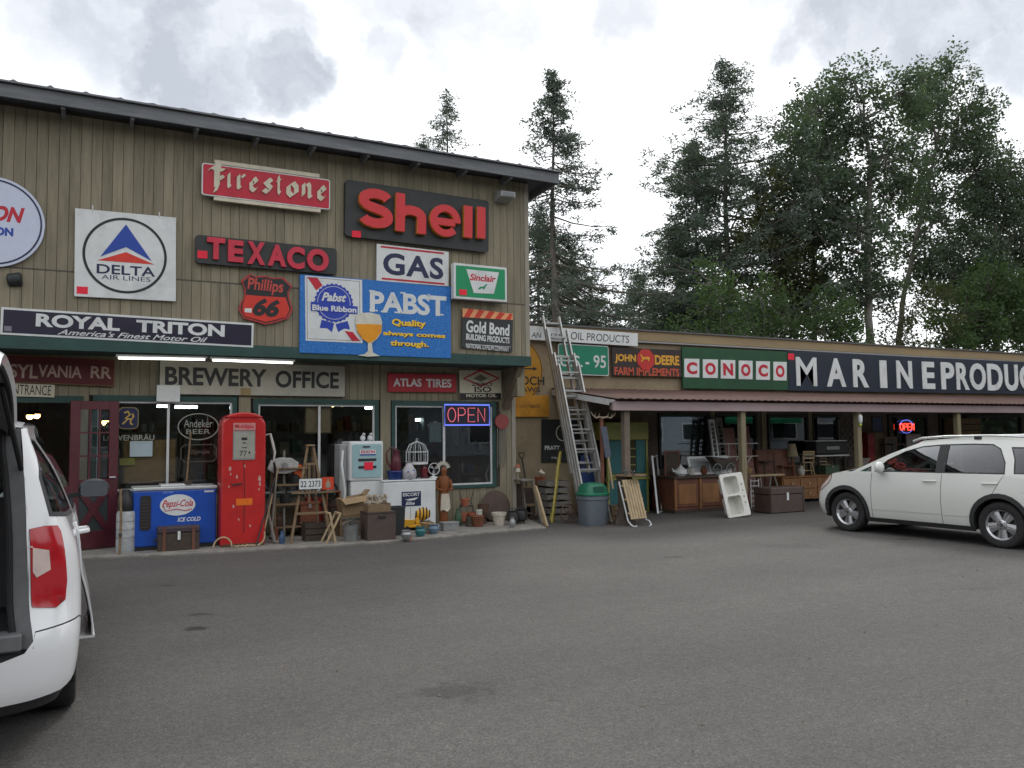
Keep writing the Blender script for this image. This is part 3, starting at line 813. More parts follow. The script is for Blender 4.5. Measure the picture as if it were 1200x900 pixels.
# gas
s = Sign('fuel_sign', 'white sign with navy letters GAS between two thin red lines', [(440,286),(524,296),(525,337),(441,330)], U, S_white, .05).crop(400, 180, 4.615)
s.text('GAS', 220, 655, 546, 570, S_navy, bold=.03, space=1.1)
s.line([(208,506),(548,543)], .03, S_red, 'stripe'); s.line([(214,678),(552,708)], .03, S_red, 'stripe')
# sinclair
s = Sign('dinosaur_sign', 'boxed green Sinclair sign with white frame and a small green dinosaur', [(528,309),(590,315.5),(591,355),(529,351)], U-.06, S_green, .12, S_white, .04).crop(400, 180, 4.615)
s.poly([(660,632),(835,650),(808,765),(700,760)], S_white, 'shield')
s.text('Sinclair', 678, 692, 818, 668, S_red, lift=.004, bold=.03, shear=.2)
s.poly([(722,738),(735,726),(752,726),(760,716),(768,712),(772,716),(764,724),(758,738),(750,742),(748,734),(738,734),(734,742)], S_green, 'dinosaur', lift=.004)
s.poly([(622,740),(662,743),(662,773),(622,770)], S_tag, 'price_tag')
# pabst billboard
M_pb = mat('pabst_blue', srgb(22, 104, 186), rough=.5, var=.1, scale=6)
t = M_pb.node_tree; b = t.nodes['Principled BSDF']
vo = t.nodes.new('ShaderNodeTexVoronoi'); vo.inputs['Scale'].default_value = 15; tcn = t.nodes.new('ShaderNodeTexCoord'); t.links.new(tcn.outputs['Object'], vo.inputs['Vector'])
wv = math_node(t, 'SINE', math_node(t, 'MULTIPLY', vo.outputs['Distance'], 26.0))
mrn = t.nodes.new('ShaderNodeMapRange'); mrn.inputs['From Min'].default_value = -.2; mrn.inputs['From Max'].default_value = 1; mrn.inputs['To Min'].default_value = 0; mrn.inputs['To Max'].default_value = .6
t.links.new(wv, mrn.inputs['Value'])
mi = t.nodes.new('ShaderNodeMix'); mi.data_type = 'RGBA'; mi.inputs[6].default_value = (*srgb(8, 96, 178), 1); mi.inputs[7].default_value = (*srgb(70, 150, 215), 1)
t.links.new(mrn.outputs[0], mi.inputs[0]); t.links.new(mi.outputs[2], b.inputs['Base Color'])
s = Sign('beer_billboard', 'large blue PABST billboard with a ribbon rosette and a glass of beer', [(350,322),(526,336),(528,420.5),(351,413.5)], U, M_pb, .05).crop(345, 315, 8.571)
s.poly([(97,72),(670,118),(676,750),(106,725)], S_white, 'label_panel')
s.line([(118,88),(645,134),(650,728),(122,706)], .006, S_navy, 'label_border', d=.001, lift=.004, closed=True)
s.poly([(125,92),(225,100),(272,172),(210,222)], S_red, 'diagonal_band', lift=.004); s.poly([(495,628),(575,638),(648,728),(570,728)], S_red, 'diagonal_band', lift=.004)
PB = paint('ribbon_blue', (34, 62, 168), rough=.5, var=.05)
s.poly([(265,515),(390,552),(368,640),(320,600),(245,598)], PB, 'ribbon_tail', lift=.004); s.poly([(405,560),(525,528),(548,612),(490,604),(430,640)], PB, 'ribbon_tail', lift=.004)
cx, cy = s.c(388, 348); rr = (s.c(388, 160)[1]-s.c(388, 540)[1])/2
pts = [(cx+rr*(1+.035*math.cos(26*2*math.pi*i/156))*math.cos(2*math.pi*i/156), cy+rr*(1+.035*math.cos(26*2*math.pi*i/156))*math.sin(2*math.pi*i/156)) for i in range(156)]
MB().prism(pts, s.f-.010, s.f+.001).build('rosette', PB, s.root)
MB().strip([(cx+rr*.86*math.cos(2*math.pi*i/60), cy+rr*.86*math.sin(2*math.pi*i/60)) for i in range(60)], .007, s.f-.012, s.f-.0095, closed=True).build('rosette_ring', S_white, s.root)
s.poly([(156,335),(625,384),(622,458),(156,424)], PB, 'name_band', lift=.0125, d=.002)
s.text('Pabst', 262, 326, 512, 258, S_white, lift=.0145, bold=.035, shear=.35, thick=.002)
s.text('Blue Ribbon', 170, 421, 612, 392, S_white, lift=.015, bold=.035, thick=.002)
gl = [(610,470),(600,540),(622,640),(680,715),(725,748),(725,830),(690,862),(620,872),(725,886),(845,880),(775,845),(765,750),(820,705),(862,640),(868,540),(845,470),(750,445),(660,448)]
s.poly(gl, paint('glass_print', (206, 204, 190), rough=.4), 'glass_print', lift=.018)
s.poly([(606,560),(622,640),(680,715),(742,752),(800,715),(860,640),(864,566),(740,560)], paint('beer_print', (226, 148, 12), rough=.4, var=.12, scale=4), 'beer_print', lift=.022, d=.002)
s.crop(340, 310, 4.2857)
s.text('PABST', 396, 240, 778, 162, S_white, bold=.035, thick=.004)
def serif(s, x, y, wd, m, th=10): s.line([(x-wd/2, y), (x+wd/2, y+wd*.07)], .022, m, 'serif', d=.0045)
for (x, y, wd) in ((407,134,30),(414,231,42),(466,237,30),(536,242,34),(560,144,26),(566,244,34),(690,154,10),(746,252,40),(702,168,12),(774,170,12)): serif(s, x, y, wd, S_white)
for tx, x0, y0, x1, y1 in (('Quality', 506, 316, 676, 284), ('always comes', 462, 362, 774, 350), ('through.', 498, 416, 690, 390)):
    s.text(tx, x0+3, y0+4, x1+3, y1+4, S_blk, bold=.06, thick=.002); s.text(tx, x0, y0, x1, y1, S_yel, lift=.002, bold=.035, thick=.003)
# gold bond
s = Sign('building_products_sign', 'small black Gold Bond sign with an orange striped strip on top', [(540,361),(600,369),(600,412),(541,408)], U, S_char, .03, r=.015).crop(340, 310, 4.2857)
s.poly([(862,220),(1114,248),(1114,280),(862,265)], paint('pale_orange', (228, 160, 110), rough=.5), 'striped_strip')
for i in range(5):
    x = 868+i*52; s.poly([(x,264+(x-862)*.06),(x+28,266+(x-862)*.06),(x+52 if i < 4 else 1112,228+(x-862)*.11),(x+24,222+(x-862)*.11)], paint('stripe_red', (205, 60, 36), rough=.5), 'stripe', lift=.004, d=.002)
s.text('Gold Bond', 880, 340, 1098, 302, S_white, bold=.03); s.text('BUILDING PRODUCTS', 880, 378, 1098, 368, S_white, bold=.03, thick=.002); s.text('NATIONAL GYPSUM COMPANY', 880, 420, 1096, 416, S_white, bold=.01, thick=.0015)
s.line([(878,400),(1104,414)], .006, S_white, 'rule', d=.002)
# phillips 66 shield
s = Sign('highway_shield_sign', 'shield shaped Phillips 66 sign, black above and orange red below', [(282,322),(342,328),(341,380),(281,374)], U, S_blk, .04, panel=None).crop(270, 310, 12)
R66 = paint('shield_red', (205, 50, 34), rough=.45, var=.06)
outl = [(145,232),(270,130),(340,168),(490,160),(590,190),(740,185),(870,312),(820,370),(820,450),(850,560),(872,640),(810,760),(640,815),(490,850),(330,800),(180,760),(112,640),(130,560),(190,450),(195,340)]
s.f = 0; s.poly(outl, paint('shield_rim', (168, 52, 50), rough=.5), 'rim', d=.03); s.f = -.03
def shr(pts, k, cx=492, cy=480): return [(cx+(x-cx)*k, cy+(y-cy)*k) for x, y in pts]
s.poly([p for p in shr(outl, .93)], S_blk, 'panel'); 
s.poly([(215,432),(480,452),(770,468),(800,560),(826,640),(775,740),(630,780),(490,812),(340,770),(200,730),(160,640),(172,560)], R66, 'lower_panel', lift=.004)
s.text('66', 305, 720, 690, 500, S_blk, lift=.008, bold=.05, shear=.25)
for x0,y0,x1,y1,tx in ((230,385,740,235,'Phillips'),): s.text(tx, x0, y0+15, x1, y1+5, paint('phillips_letters', (190, 70, 60), rough=.5), lift=.006, bold=.02, shear=.1, warp=None)
s.poly([(195,620),(295,622),(290,684),(195,674)], S_white, 'price_tag', lift=.006)
# royal triton
s = Sign('motor_oil_banner_sign', 'long navy ROYAL TRITON board with white frame above the green beam', [(1,360),(296.5,379.5),(296.5,407.5),(1,392.5)], U, paint('navy_board', (30, 26, 50), rough=.35, var=.2, scale=3), .04, S_white, .03).crop(0, 350, 5)
s.text('ROYAL', 210, 165, 704, 119, S_white, bold=.04); s.text('TRITON', 796, 197, 1315, 157, S_white, bold=.04)
s.text("America's Finest Motor Oil", 335, 212, 1215, 228, S_white, bold=.012, shear=.45, thick=.002)
s.poly([(26,162),(70,164),(70,194),(26,192)], paint('pale_patch', (120, 118, 128), rough=.6), 'patch')
# ground floor signs
L = LW-.05
s = Sign('railroad_sign', 'maroon PENNSYLVANIA RR board with thin gold edge under the beam at far left', [(-62,410),(135,423),(134,451.5),(-62,447)], L, paint('rr_maroon', (92, 22, 26), rough=.6, var=.15, scale=4, dirt=.3), .03, paint('dull_gold', (120, 96, 60), rough=.6), .012).crop(0, 350, 5)
RRL = paint('rr_letters', (176, 150, 136), rough=.6, var=.15)
s.text('PENNSYL', -236, 452, 226, 390, RRL, bold=.02, thick=.002); s.text('VANIA', 222, 458, 482, 398, RRL, bold=.02, thick=.002); s.text('RR', 530, 466, 656, 402, RRL, bold=.02, thick=.002)
s = Sign('entrance_sign', 'small white ENTRANCE board under the maroon railroad sign', [(8,449),(64,451),(64,466),(8,464)], L-.01, S_cream, .02).crop(0, 350, 5)
s.text('ENTRANCE', 52, 560, 302, 510, S_blk, bold=.0, thick=.002)
s = Sign('office_sign', 'long weathered white BREWERY OFFICE board over the shop windows', [(186.5,422),(404,428.5),(404,466),(186,462)], L, paint('weathered_white', (176, 174, 160), rough=.8, var=.1, scale=4, dirt=.25), .04, S_blk, .01).crop(170, 350, 4.444)
s.text('BREWERY', 102, 450, 632, 370, S_blk, bold=.03, thick=.002); s.text('OFFICE', 676, 464, 1006, 384, S_blk, bold=.03, thick=.002)
s.poly([(495,466),(548,466),(548,505),(495,503)], paint('bare_wood', (150, 130, 92), rough=.8), 'patch')
s = Sign('blank_card', 'blank white card taped below the left end of the brewery office board', [(183.5,451),(211,452),(211,471),(183.5,470.5)], L-.06, S_white, .008, cat='card')
s = Sign('tyre_brand_sign', 'red ATLAS TIRES sign with white letters above the right window', [(454,437.5),(534,438.5),(534,460),(454,459)], L, paint('atlas_red', (172, 30, 44), rough=.5, dirt=.2), .03, r=.01).crop(445, 425, 7.5)
s.text('ATLAS', 115, 210, 362, 142, S_white, bold=.03, thick=.002); s.text('TIRES', 402, 218, 624, 146, S_white, bold=.03, thick=.002)
s = Sign('motor_oil_sign', 'cream MOTOR OIL sign with a red diamond and black letters', [(538,434),(587,434),(587,467),(538,467)], L, S_cream, .02).crop(445, 425, 7.5)
s.poly([(700,268),(1062,268),(1062,316),(700,316)], S_blk, 'lower_band'); s.text('MOTOR OIL', 756, 306, 1022, 274, S_cream, lift=.004, bold=.03, thick=.002)
s.line([(735,140),(880,68),(1040,138),(890,205)], .035, S_red, 'diamond', closed=True)
s.poly([(815,140),(880,105),(945,140),(885,170)], paint('grey_print', (110, 106, 90), rough=.6), 'diamond_core'); s.text('ZERO', 800, 205, 985, 176, S_blk, bold=.02, thick=.002, lift=.006); s.text('ISO', 830, 262, 975, 210, S_blk, bold=.02, thick=.002)
# wing signs
Y2 = WY-.07
s = Sign('oil_products_sign', 'long narrow white board reading OIL PRODUCTS along the wing roof edge', [(560,377),(746.5,391.5),(746.5,405.5),(560,395)], WY-.11, S_white, .03).crop(580, 360, 5.4545)
s.text('OIL PRODUCTS', 480, 207, 852, 184, S_blk, bold=.0, shear=.1, thick=.002); s.text('AN', 230, 193, 290, 164, S_blk, bold=.0, shear=.1, thick=.002)
s.text('ERN', 352, 200, 432, 174, S_blk, bold=.0, shear=.1, thick=.002)
s = Sign('highway_sign', 'green highway sign U.S.-95 with white border behind the ladder', [(654,402),(713,406),(712.5,440.5),(653,439)], Y2, paint('highway_green', (0, 122, 92), rough=.4, var=.06), .02, S_white, .02, r=.05).crop(580, 360, 5.4545)
s.text('U.S.', 415, 378, 556, 312, S_white, bold=.015, thick=.002); s.text('- 95', 575, 386, 705, 310, S_white, bold=.015, thick=.002)
s = Sign('farm_implements_sign', 'dark JOHN DEERE FARM IMPLEMENTS board with a leaping deer in a red octagon', [(716,407),(798,410.5),(797,442),(717,440)], Y2, paint('dark_brown', (48, 38, 34), rough=.6, var=.2), .03).crop(580, 360, 5.4545)
JY = paint('deere_yellow', (216, 158, 44), rough=.5, var=.1); JO = paint('deere_orange', (190, 78, 48), rough=.5, var=.15)
s.text('JOHN', 762, 358, 896, 304, JY, bold=.04, thick=.002); s.text('DEERE', 1018, 368, 1172, 312, JY, bold=.04, thick=.002); s.text('FARM IMPLEMENTS', 760, 434, 1172, 394, JO, bold=.03, thick=.002)
cx, cy = s.c(958, 336); s_r = .40*s.h
MB().prism([(cx+s_r*1.02*math.cos(rad(22.5+45*i)), cy+s_r*math.sin(rad(22.5+45*i))) for i in range(8)], s.f-.008, s.f+.001).build('octagon', paint('octagon_red', (188, 44, 40), rough=.5), s.root)
s.poly([(922,308),(930,300),(934,316),(950,320),(975,318),(984,326),(978,346),(972,344),(970,334),(948,334),(930,352),(926,346),(934,332),(928,318)], JY, 'deer', lift=.009)
s = Sign('fuel_brand_sign', 'green board with six white tiles spelling CONOCO in red', [(799,406.5),(922,412.5),(922,457),(798,455.5)], Y2, paint('board_green', (24, 74, 44), rough=.6, var=.15, scale=3, dirt=.2), .04).crop(780, 390, 2.857)
for ch, x0, x1 in (('C',58,108),('O',120,170),('N',180,228),('O',240,286),('C',298,344),('O',356,400)):
    yt = 87+(x0-58)*.035; tile = s.poly([(x0,yt),(x1,yt+1),(x1,yt+63),(x0,yt+62)], S_white, 'tile', d=.012)
    o = s.text(ch, x0+8, yt+52, x1-8, yt+12, S_red, lift=.012, bold=.05, name='letter')
    o.parent = tile
s = Sign('marine_products_sign', 'very long dark navy MARINE PRODUCTS sign along the wing, white letters', [(922,412),(1330,430),(1330,464.5),(922,457.5)], Y2, paint('marine_navy', (22, 32, 50), rough=.4, var=.25, scale=2), .05, paint('marine_edge', (30, 44, 60), rough=.5), .02).crop(780, 390, 2.857)
for ch, x0, x1 in (('M',432,497),('A',534,594),('R',622,670),('I',712,731),('N',768,816),('E',854,891),('P',917,957),('R',968,1006),('O',1013,1062),('D',1072,1118),('U',1130,1170),('C',1180,1225),('T',1233,1272),('S',1282,1322)):
    yt = 84+(x0-432)*.034; yb_ = 178+(x0-432)*.024
    s.text(ch, x0, yb_, x1, yt, S_white, bold=.012 if ch == 'M' else .032, thick=.02, name='letter')
s.poly([(404,70),(424,70),(424,92),(404,90)], S_tag, 'price_tag')
# chainsaw disc sign on the wing's left wall
Y3 = WY-.03
c = P(600, 434, Y3); rr = (P(600, 391, Y3).z-P(600, 471, Y3).z)/2
rt = thing('chainsaw_sign', 'round yellow McCULLOCH CHAIN SAWS sign with a black arrow, partly behind the brace', 'sign', (c.x, Y3, c.z-rr))
YG = paint('chainsaw_yellow', (184, 130, 24), rough=.5, var=.12, scale=3, dirt=.15)
MB().prism(circle(0, rr, rr, n=48)[:-1], -.03, 0).build('panel', YG, rt)
MB().strip([(rr*.97*math.cos(2*math.pi*i/48), rr+rr*.97*math.sin(2*math.pi*i/48)) for i in range(48)], .015, -.033, -.029, closed=True).build('ring', S_blk, rt)
o = Vector((c.x, 0, c.z-rr))
def q3(x, y): p = P(x, y, Y3)-o; return (p.x, p.z)
a_, b_ = q3(561, 450), q3(637, 441.5); text(rt, 'McCULLOCH', a_[0], a_[1], b_[0], b_[1], S_blk, y=-.029, bold=.02, thick=.002)
a_, b_ = q3(570, 458.5), q3(632, 454); text(rt, 'CHAIN SAWS', a_[0], a_[1], b_[0], b_[1], S_blk, y=-.029, bold=.02, thick=.002)
MB().prism([q3(575,432.5), q3(575,431), q3(624,431.5), q3(624,430), q3(629,432.5), q3(624,434.5), q3(624,433)], -.032, -.029).build('arrow', S_blk, rt)
s = Sign('saw_timber_board', 'yellow board with faint brown lettering under the round chainsaw sign', [(590,463),(643,463.5),(643,488.5),(590,488.5)], Y3-.02, paint('orange_yellow', (192, 132, 30), rough=.6, var=.2, scale=5, dirt=.3), .02).crop(580, 360, 5.4545)
s.text('BEST SAW TIMBER', 95, 645, 285, 622, paint('faint_brown', (120, 84, 40), rough=.6), bold=.01, thick=.002)
s = Sign('black_poster_sign', 'black sign with white word PRATT and a white ring behind the ladder', [(634,491.5),(684,492),(684,542),(635,541.5)], WY-.02, paint('poster_black', (10, 10, 12), rough=.5), .02).crop(560, 460, 5.294)
s.text('PRATT', 412, 356, 504, 330, S_white, bold=.03, thick=.002); s.text('Mtn', 455, 412, 505, 398, S_white, bold=.0, thick=.002)
a_ = s.c(525, 250); MB().strip([(a_[0]+.16*math.cos(2*math.pi*i/30), a_[1]+.16*math.sin(2*math.pi*i/30)) for i in range(30)], .02, s.f-.003, s.f+.001, closed=True).build('ring', S_cream, s.root)
# wall lamps
def floodlight(x, y, label):
    p = P(x, y, -.03); t_ = thing('flood_light', label, 'lamp', (p.x, -.03, p.z))
    mb = MB(); mb.add([(-.14,-.30,-.06),(.14,-.30,-.06),(.14,-.30,.04),(-.14,-.30,.04),(-.14,0,-.10),(.14,0,-.10),(.14,0,.10),(-.14,0,.10)], [(0,1,2,3),(5,4,7,6),(3,2,6,7),(4,5,1,0),(4,0,3,7),(1,5,6,2)])
    mb.build('housing', paint('lamp_grey', (150, 152, 150), rough=.5), t_, bevel=.01); MB().box(-.11, -.306, -.045, .11, -.30, .025).build('lens', paint('lens_glass', (110, 115, 118), rough=.2), t_)
floodlight(587, 232, 'grey box flood light at the top right of the wall beside the Shell board')
p = P(16, 328, -.03); t_ = thing('wall_spotlight', 'small black spotlight on the wall below the round white sign', 'lamp', (p.x, -.03, p.z))
MB().lathe([(.05, 0), (.09, .02), (.10, .16), (.07, .18)], 14, Matrix.Rotation(rad(80), 4, 'Y') @ Matrix.Translation((0, 0, -.08))).build('housing', M_blk, t_, smooth=True)
MB().box(-.03, -.0, -.03, .03, .03, .03).build('mount', M_blk, t_)
# ------------------------------------------------------------------ vehicles
C_white = mat('car_white', (.68, .70, .66), rough=.28, var=.02, coat=.8, scale=2)
C_pearl = mat('van_white', (.74, .75, .76), rough=.25, var=.02, coat=.8, scale=2)
C_under = mat('dark_gap', (.012, .012, .013), rough=.8)
C_plast = mat('black_plastic', (.03, .031, .033), rough=.6, var=.15, scale=12)
C_glass = glass_mat('car_glass', (.30, .34, .33), 1.15)
C_glassd = glass_mat('tinted_glass', (.10, .11, .11), 1.1)
C_tyre = mat('tyre_rubber', (.022, .022, .023), rough=.85, var=.3, scale=20)
C_alloy = mat('alloy', (.55, .56, .58), rough=.28, metal=.85, var=.05)
C_red = mat('red_lens', (.42, .012, .02), rough=.12, var=.1, coat=.6)
C_clear = mat('clear_lens', (.62, .50, .46), rough=.15, var=.15, coat=.6)
C_trim = mat('grey_cabin_trim', (.06, .062, .066), rough=.7, var=.15)
def interp(tab, z):
    if z <= tab[0][0]: return tab[0][1]
    for (a, b), (c, d) in zip(tab[:-1], tab[1:]):
        if z <= c: 
            t = (z-a)/(c-a); return b+(d-b)*t
    return tab[-1][1]
def smooth_tab(tab, n=12):
    out = []
    for i in range(len(tab)-1):
        p0 = tab[max(i-1, 0)]; p1 = tab[i]; p2 = tab[i+1]; p3 = tab[min(i+2, len(tab)-1)]
        for k in range(n):
            t = k/n
            m1 = (p2[1]-p0[1])/(p2[0]-p0[0])*(p2[0]-p1[0]); m2 = (p3[1]-p1[1])/(p3[0]-p1[0])*(p2[0]-p1[0])
            h = (2*t**3-3*t*t+1)*p1[1]+(t**3-2*t*t+t)*m1+(-2*t**3+3*t*t)*p2[1]+(t**3-t*t)*m2
            out.append((p1[0]+(p2[0]-p1[0])*t, h))
    return out+[tab[-1]]
def inpoly(p, poly):
    x, y = p; c = False; n = len(poly)
    for i in range(n):
        x1, y1 = poly[i]; x2, y2 = poly[(i+1) % n]
        if (y1 > y) != (y2 > y) and x < (x2-x1)*(y-y1)/(y2-y1)+x1: c = not c
    return c
def dens(poly, step):
    out = []
    for i in range(len(poly)):
        a, b = Vector(poly[i]), Vector(poly[(i+1) % len(poly)]); n = max(1, int((b-a).length/step))
        out += [tuple(a+(b-a)*k/n) for k in range(n)]
    return out
def panel(name, m, parent, outer, f, holes=(), step=.07, flip=False, solid=0, sm=True):
    outer = dens(outer, step); holes = [dens(h, step) for h in holes]
    V = list(outer); E = [(i, (i+1) % len(outer)) for i in range(len(outer))]
    for h in holes:
        n = len(V); V += h; E += [(n+i, n+(i+1) % len(h)) for i in range(len(h))]
    xs = [p[0] for p in outer]; ys = [p[1] for p in outer]
    x = min(xs)+step/2
    nb_ = [Vector(v) for v in V]
    while x < max(xs):
        y = min(ys)+step/2
        while y < max(ys):
            if inpoly((x, y), outer) and not any(inpoly((x, y), h) for h in holes) and all(abs(v.x-x)+abs(v.y-y) > step*.45 for v in nb_): V.append((x, y))
            y += step
        x += step
    r = delaunay_2d_cdt([Vector(v) for v in V], E, [], 0, 1e-5)
    vs = [tuple(f(v.x, v.y)) for v in r[0]]; fs = []
    for t_ in r[2]:
        c = (sum(r[0][i].x for i in t_)/3, sum(r[0][i].y for i in t_)/3)
        if inpoly(c, outer) and not any(inpoly(c, h) for h in holes): fs.append(tuple(reversed(t_)) if flip else tuple(t_))
    o = MB().add(vs, fs).build(name, m, parent)
    if sm: o.data.polygons.foreach_set('use_smooth', [True]*len(o.data.polygons))
    if solid:
        md = o.modifiers.new('thick', 'SOLIDIFY'); md.thickness = solid; md.offset = -1; md.use_quality_normals = True
    return o
class Shell:
    """closed plan outline, offset inward by tables over height"""
    def __init__(s, x0, x1, W, ar, af, nr, nf, side, rear, front):
        s.x0, s.x1, s.W = x0, x1, W
        pts = []
        for i in range(33):
            a = math.pi/2*i/32; pts.append((x0+ar*(1-math.sin(math.pi/2-a)**(2/nr)), W*math.sin(a)**(2/nr)))
        for i in range(1, 20): pts.append((x0+ar+(x1-af-x0-ar)*i/20, W))
        for i in range(33):
            a = math.pi/2*i/32; pts.append((x1-af+af*math.sin(a)**(2/nf), W*math.cos(a)**(2/nf)))
        s.p = [Vector(q) for q in pts]; s.L = [0]
        for a, b in zip(s.p[:-1], s.p[1:]): s.L.append(s.L[-1]+(b-a).length)
        s.S = s.L[-1]; s.side, s.rear, s.front = smooth_tab(side), smooth_tab(rear), smooth_tab(front)
    def plan(s, t):
        t = min(max(t, 0), s.S)
        lo, hi = 0, len(s.L)-1
        while hi-lo > 1:
            m = (lo+hi)//2
            if s.L[m] <= t: lo = m
            else: hi = m
        k = (t-s.L[lo])/max(1e-9, s.L[hi]-s.L[lo]); p = s.p[lo].lerp(s.p[hi], k)
        def tan(i):
            a, b = s.p[max(i-1, 0)], s.p[min(i+1, len(s.p)-1)]; return (b-a).normalized()
        d = tan(lo).lerp(tan(hi), k)
        if t < .02: d = Vector((0, 1))
        if t > s.S-.02: d = Vector((0, -1))
        d.normalize(); return p, Vector((-d.y, d.x))       # outward normal (left side)
    def sx(s, x):
        lo, hi = 0, s.S
        for _ in range(40):
            m = (lo+hi)/2
            if s.plan(m)[0].x < x: lo = m
            else: hi = m
        return lo
    def f(s, t, z, sg=1, off=0):
        p, n = s.plan(t); e = abs(n.x); ins = interp(s.side, z)*(1-e)+e*(interp(s.front if n.x > 0 else s.rear, z)) - off
        q = p-n*ins
        return (q.x, max(q.y, 0)*sg, z)
def arch(cx, cz, r, z0, n=16, rx=None):
    """wheel-arch boundary points from left foot to right foot over the top, at height z0"""
    rx = rx or r
    a0 = math.asin(max(-1, min(1, (z0-cz)/r)))
    return [(cx-rx*math.cos(a0+(math.pi-2*a0)*i/n), cz+r*math.sin(a0+(math.pi-2*a0)*i/n)) for i in range(n+1)]
def make_wheel(parent, x, y, R, wd, sg, spokes=5, tw=.0):
    w_ = bpy.data.objects.new('wheel', None); COL.objects.link(w_); w_.parent = parent
    w_.location = (x, y, R); w_.rotation_euler = (rad(-90*sg), random.uniform(0, 1)*0, 0)
    rr = R*.66
    # local z = outward
    MB().lathe([(rr, -wd), (R*.93, -wd*.98), (R, -wd*.85), (R*1.0, -wd*.15), (R*.965, -wd*.03), (R*.90, .004), (rr*1.06, .0), (rr, -.012)], 48, cap=False).build('tyre', C_tyre, w_, smooth=True, angle=50)
    mb = MB(); mb.lathe([(rr*.99, -wd*.8), (rr*.90, -wd*.5), (rr*.90, -.03), (rr*.99, -.006), (rr*1.0, -.012), (rr*.985, -wd*.8)], 40, cap=False)
    for i in range(spokes):
        a = 2*math.pi*i/spokes+.3; M = Matrix.Rotation(a, 4, 'Z')
        for sd in (-1, 1):
            mb.add([(0.02, sd*.012, -.035), (rr*.92, sd*.022, -.030), (rr*.92, sd*(.075), -.040), (.05, sd*.045, -.045),
                    (.02, sd*.012, -.060), (rr*.92, sd*.022, -.060), (rr*.92, sd*.075, -.065), (.05, sd*.045, -.07)],
                   [(0,1,2,3),(0,4,5,1),(2,6,7,3),(0,3,7,4)] if sd > 0 else [(3,2,1,0),(1,5,4,0),(3,7,6,2),(4,7,3,0)], M)
        mb.box(.03, -.015, -.055, rr*.9, .015, -.040, M)
    mb.lathe([(.075, -.07), (.07, -.030), (.055, -.022)], 20)
    mb.build('rim', C_alloy, w_, smooth=True, angle=30)
    mb2 = MB(); mb2.lathe([(rr*.88, -.11), (rr*.88, -.10)], 30); mb2.lathe([(.03, -.025), (.028, -.014)], 14)
    for i in range(5):
        a = 2*math.pi*i/5; mb2.lathe([(.010, -.03), (.010, -.019)], 8, Matrix.Translation((.052*math.cos(a), .052*math.sin(a), 0)))
    mb2.build('hub', mat('brake_dark', (.07, .07, .07), rough=.6), w_)
    return w_

# ---- silver-white crossover on the right
gr, gf = G(1172.5, 643), G(992, 622.8)
wb = (gf-gr).length; k = wb/2.50
W_ = .875
ang = math.atan2(gf.y-gr.y, gf.x-gr.x)
nrm = Vector((-math.sin(ang), math.cos(ang), 0))     # car's left
loc = Vector((gr.x, gr.y, 0)) - nrm*W_*k
suv = thing('parked_car', 'white compact crossover with roof rails and grey alloy wheels parked at the right', 'car', loc, ang)
suv.scale = (k, k, k)
sh = Shell(-.78, 3.34, W_, .42, .62, 3.2, 2.6,
    side=[(.18, .09), (.30, .035), (.50, .006), (.66, .0), (.80, .012), (.90, .03), (1.0, .05), (1.06, .075)],
    rear=[(.18, .10), (.35, .02), (.55, 0), (.70, .02), (1.0, .05), (1.1, .06)],
    front=[(.18, .16), (.30, .05), (.45, .0), (.60, .02), (.72, .07), (.80, .16), (.88, .32), (1.0, .6)])
fL = lambda sg, off=0: (lambda s_, z: sh.f(s_, z, sg, off))
belt0, belt1 = .985, 1.035
def belt(x): return 1.0 + (-.0)*(x)+ .04*(1-(x+.7)/3.1)
def hoodz(s_):       # upper edge of the front fender along the outline
    x = sh.plan(s_)[0].x
    return interp([(2.35, 1.005), (2.6, .985), (2.9, .93), (3.1, .86), (3.24, .775), (3.34, .70)], x)
sx = sh.sx; S = sh.S
RW = .325; g_ = .004
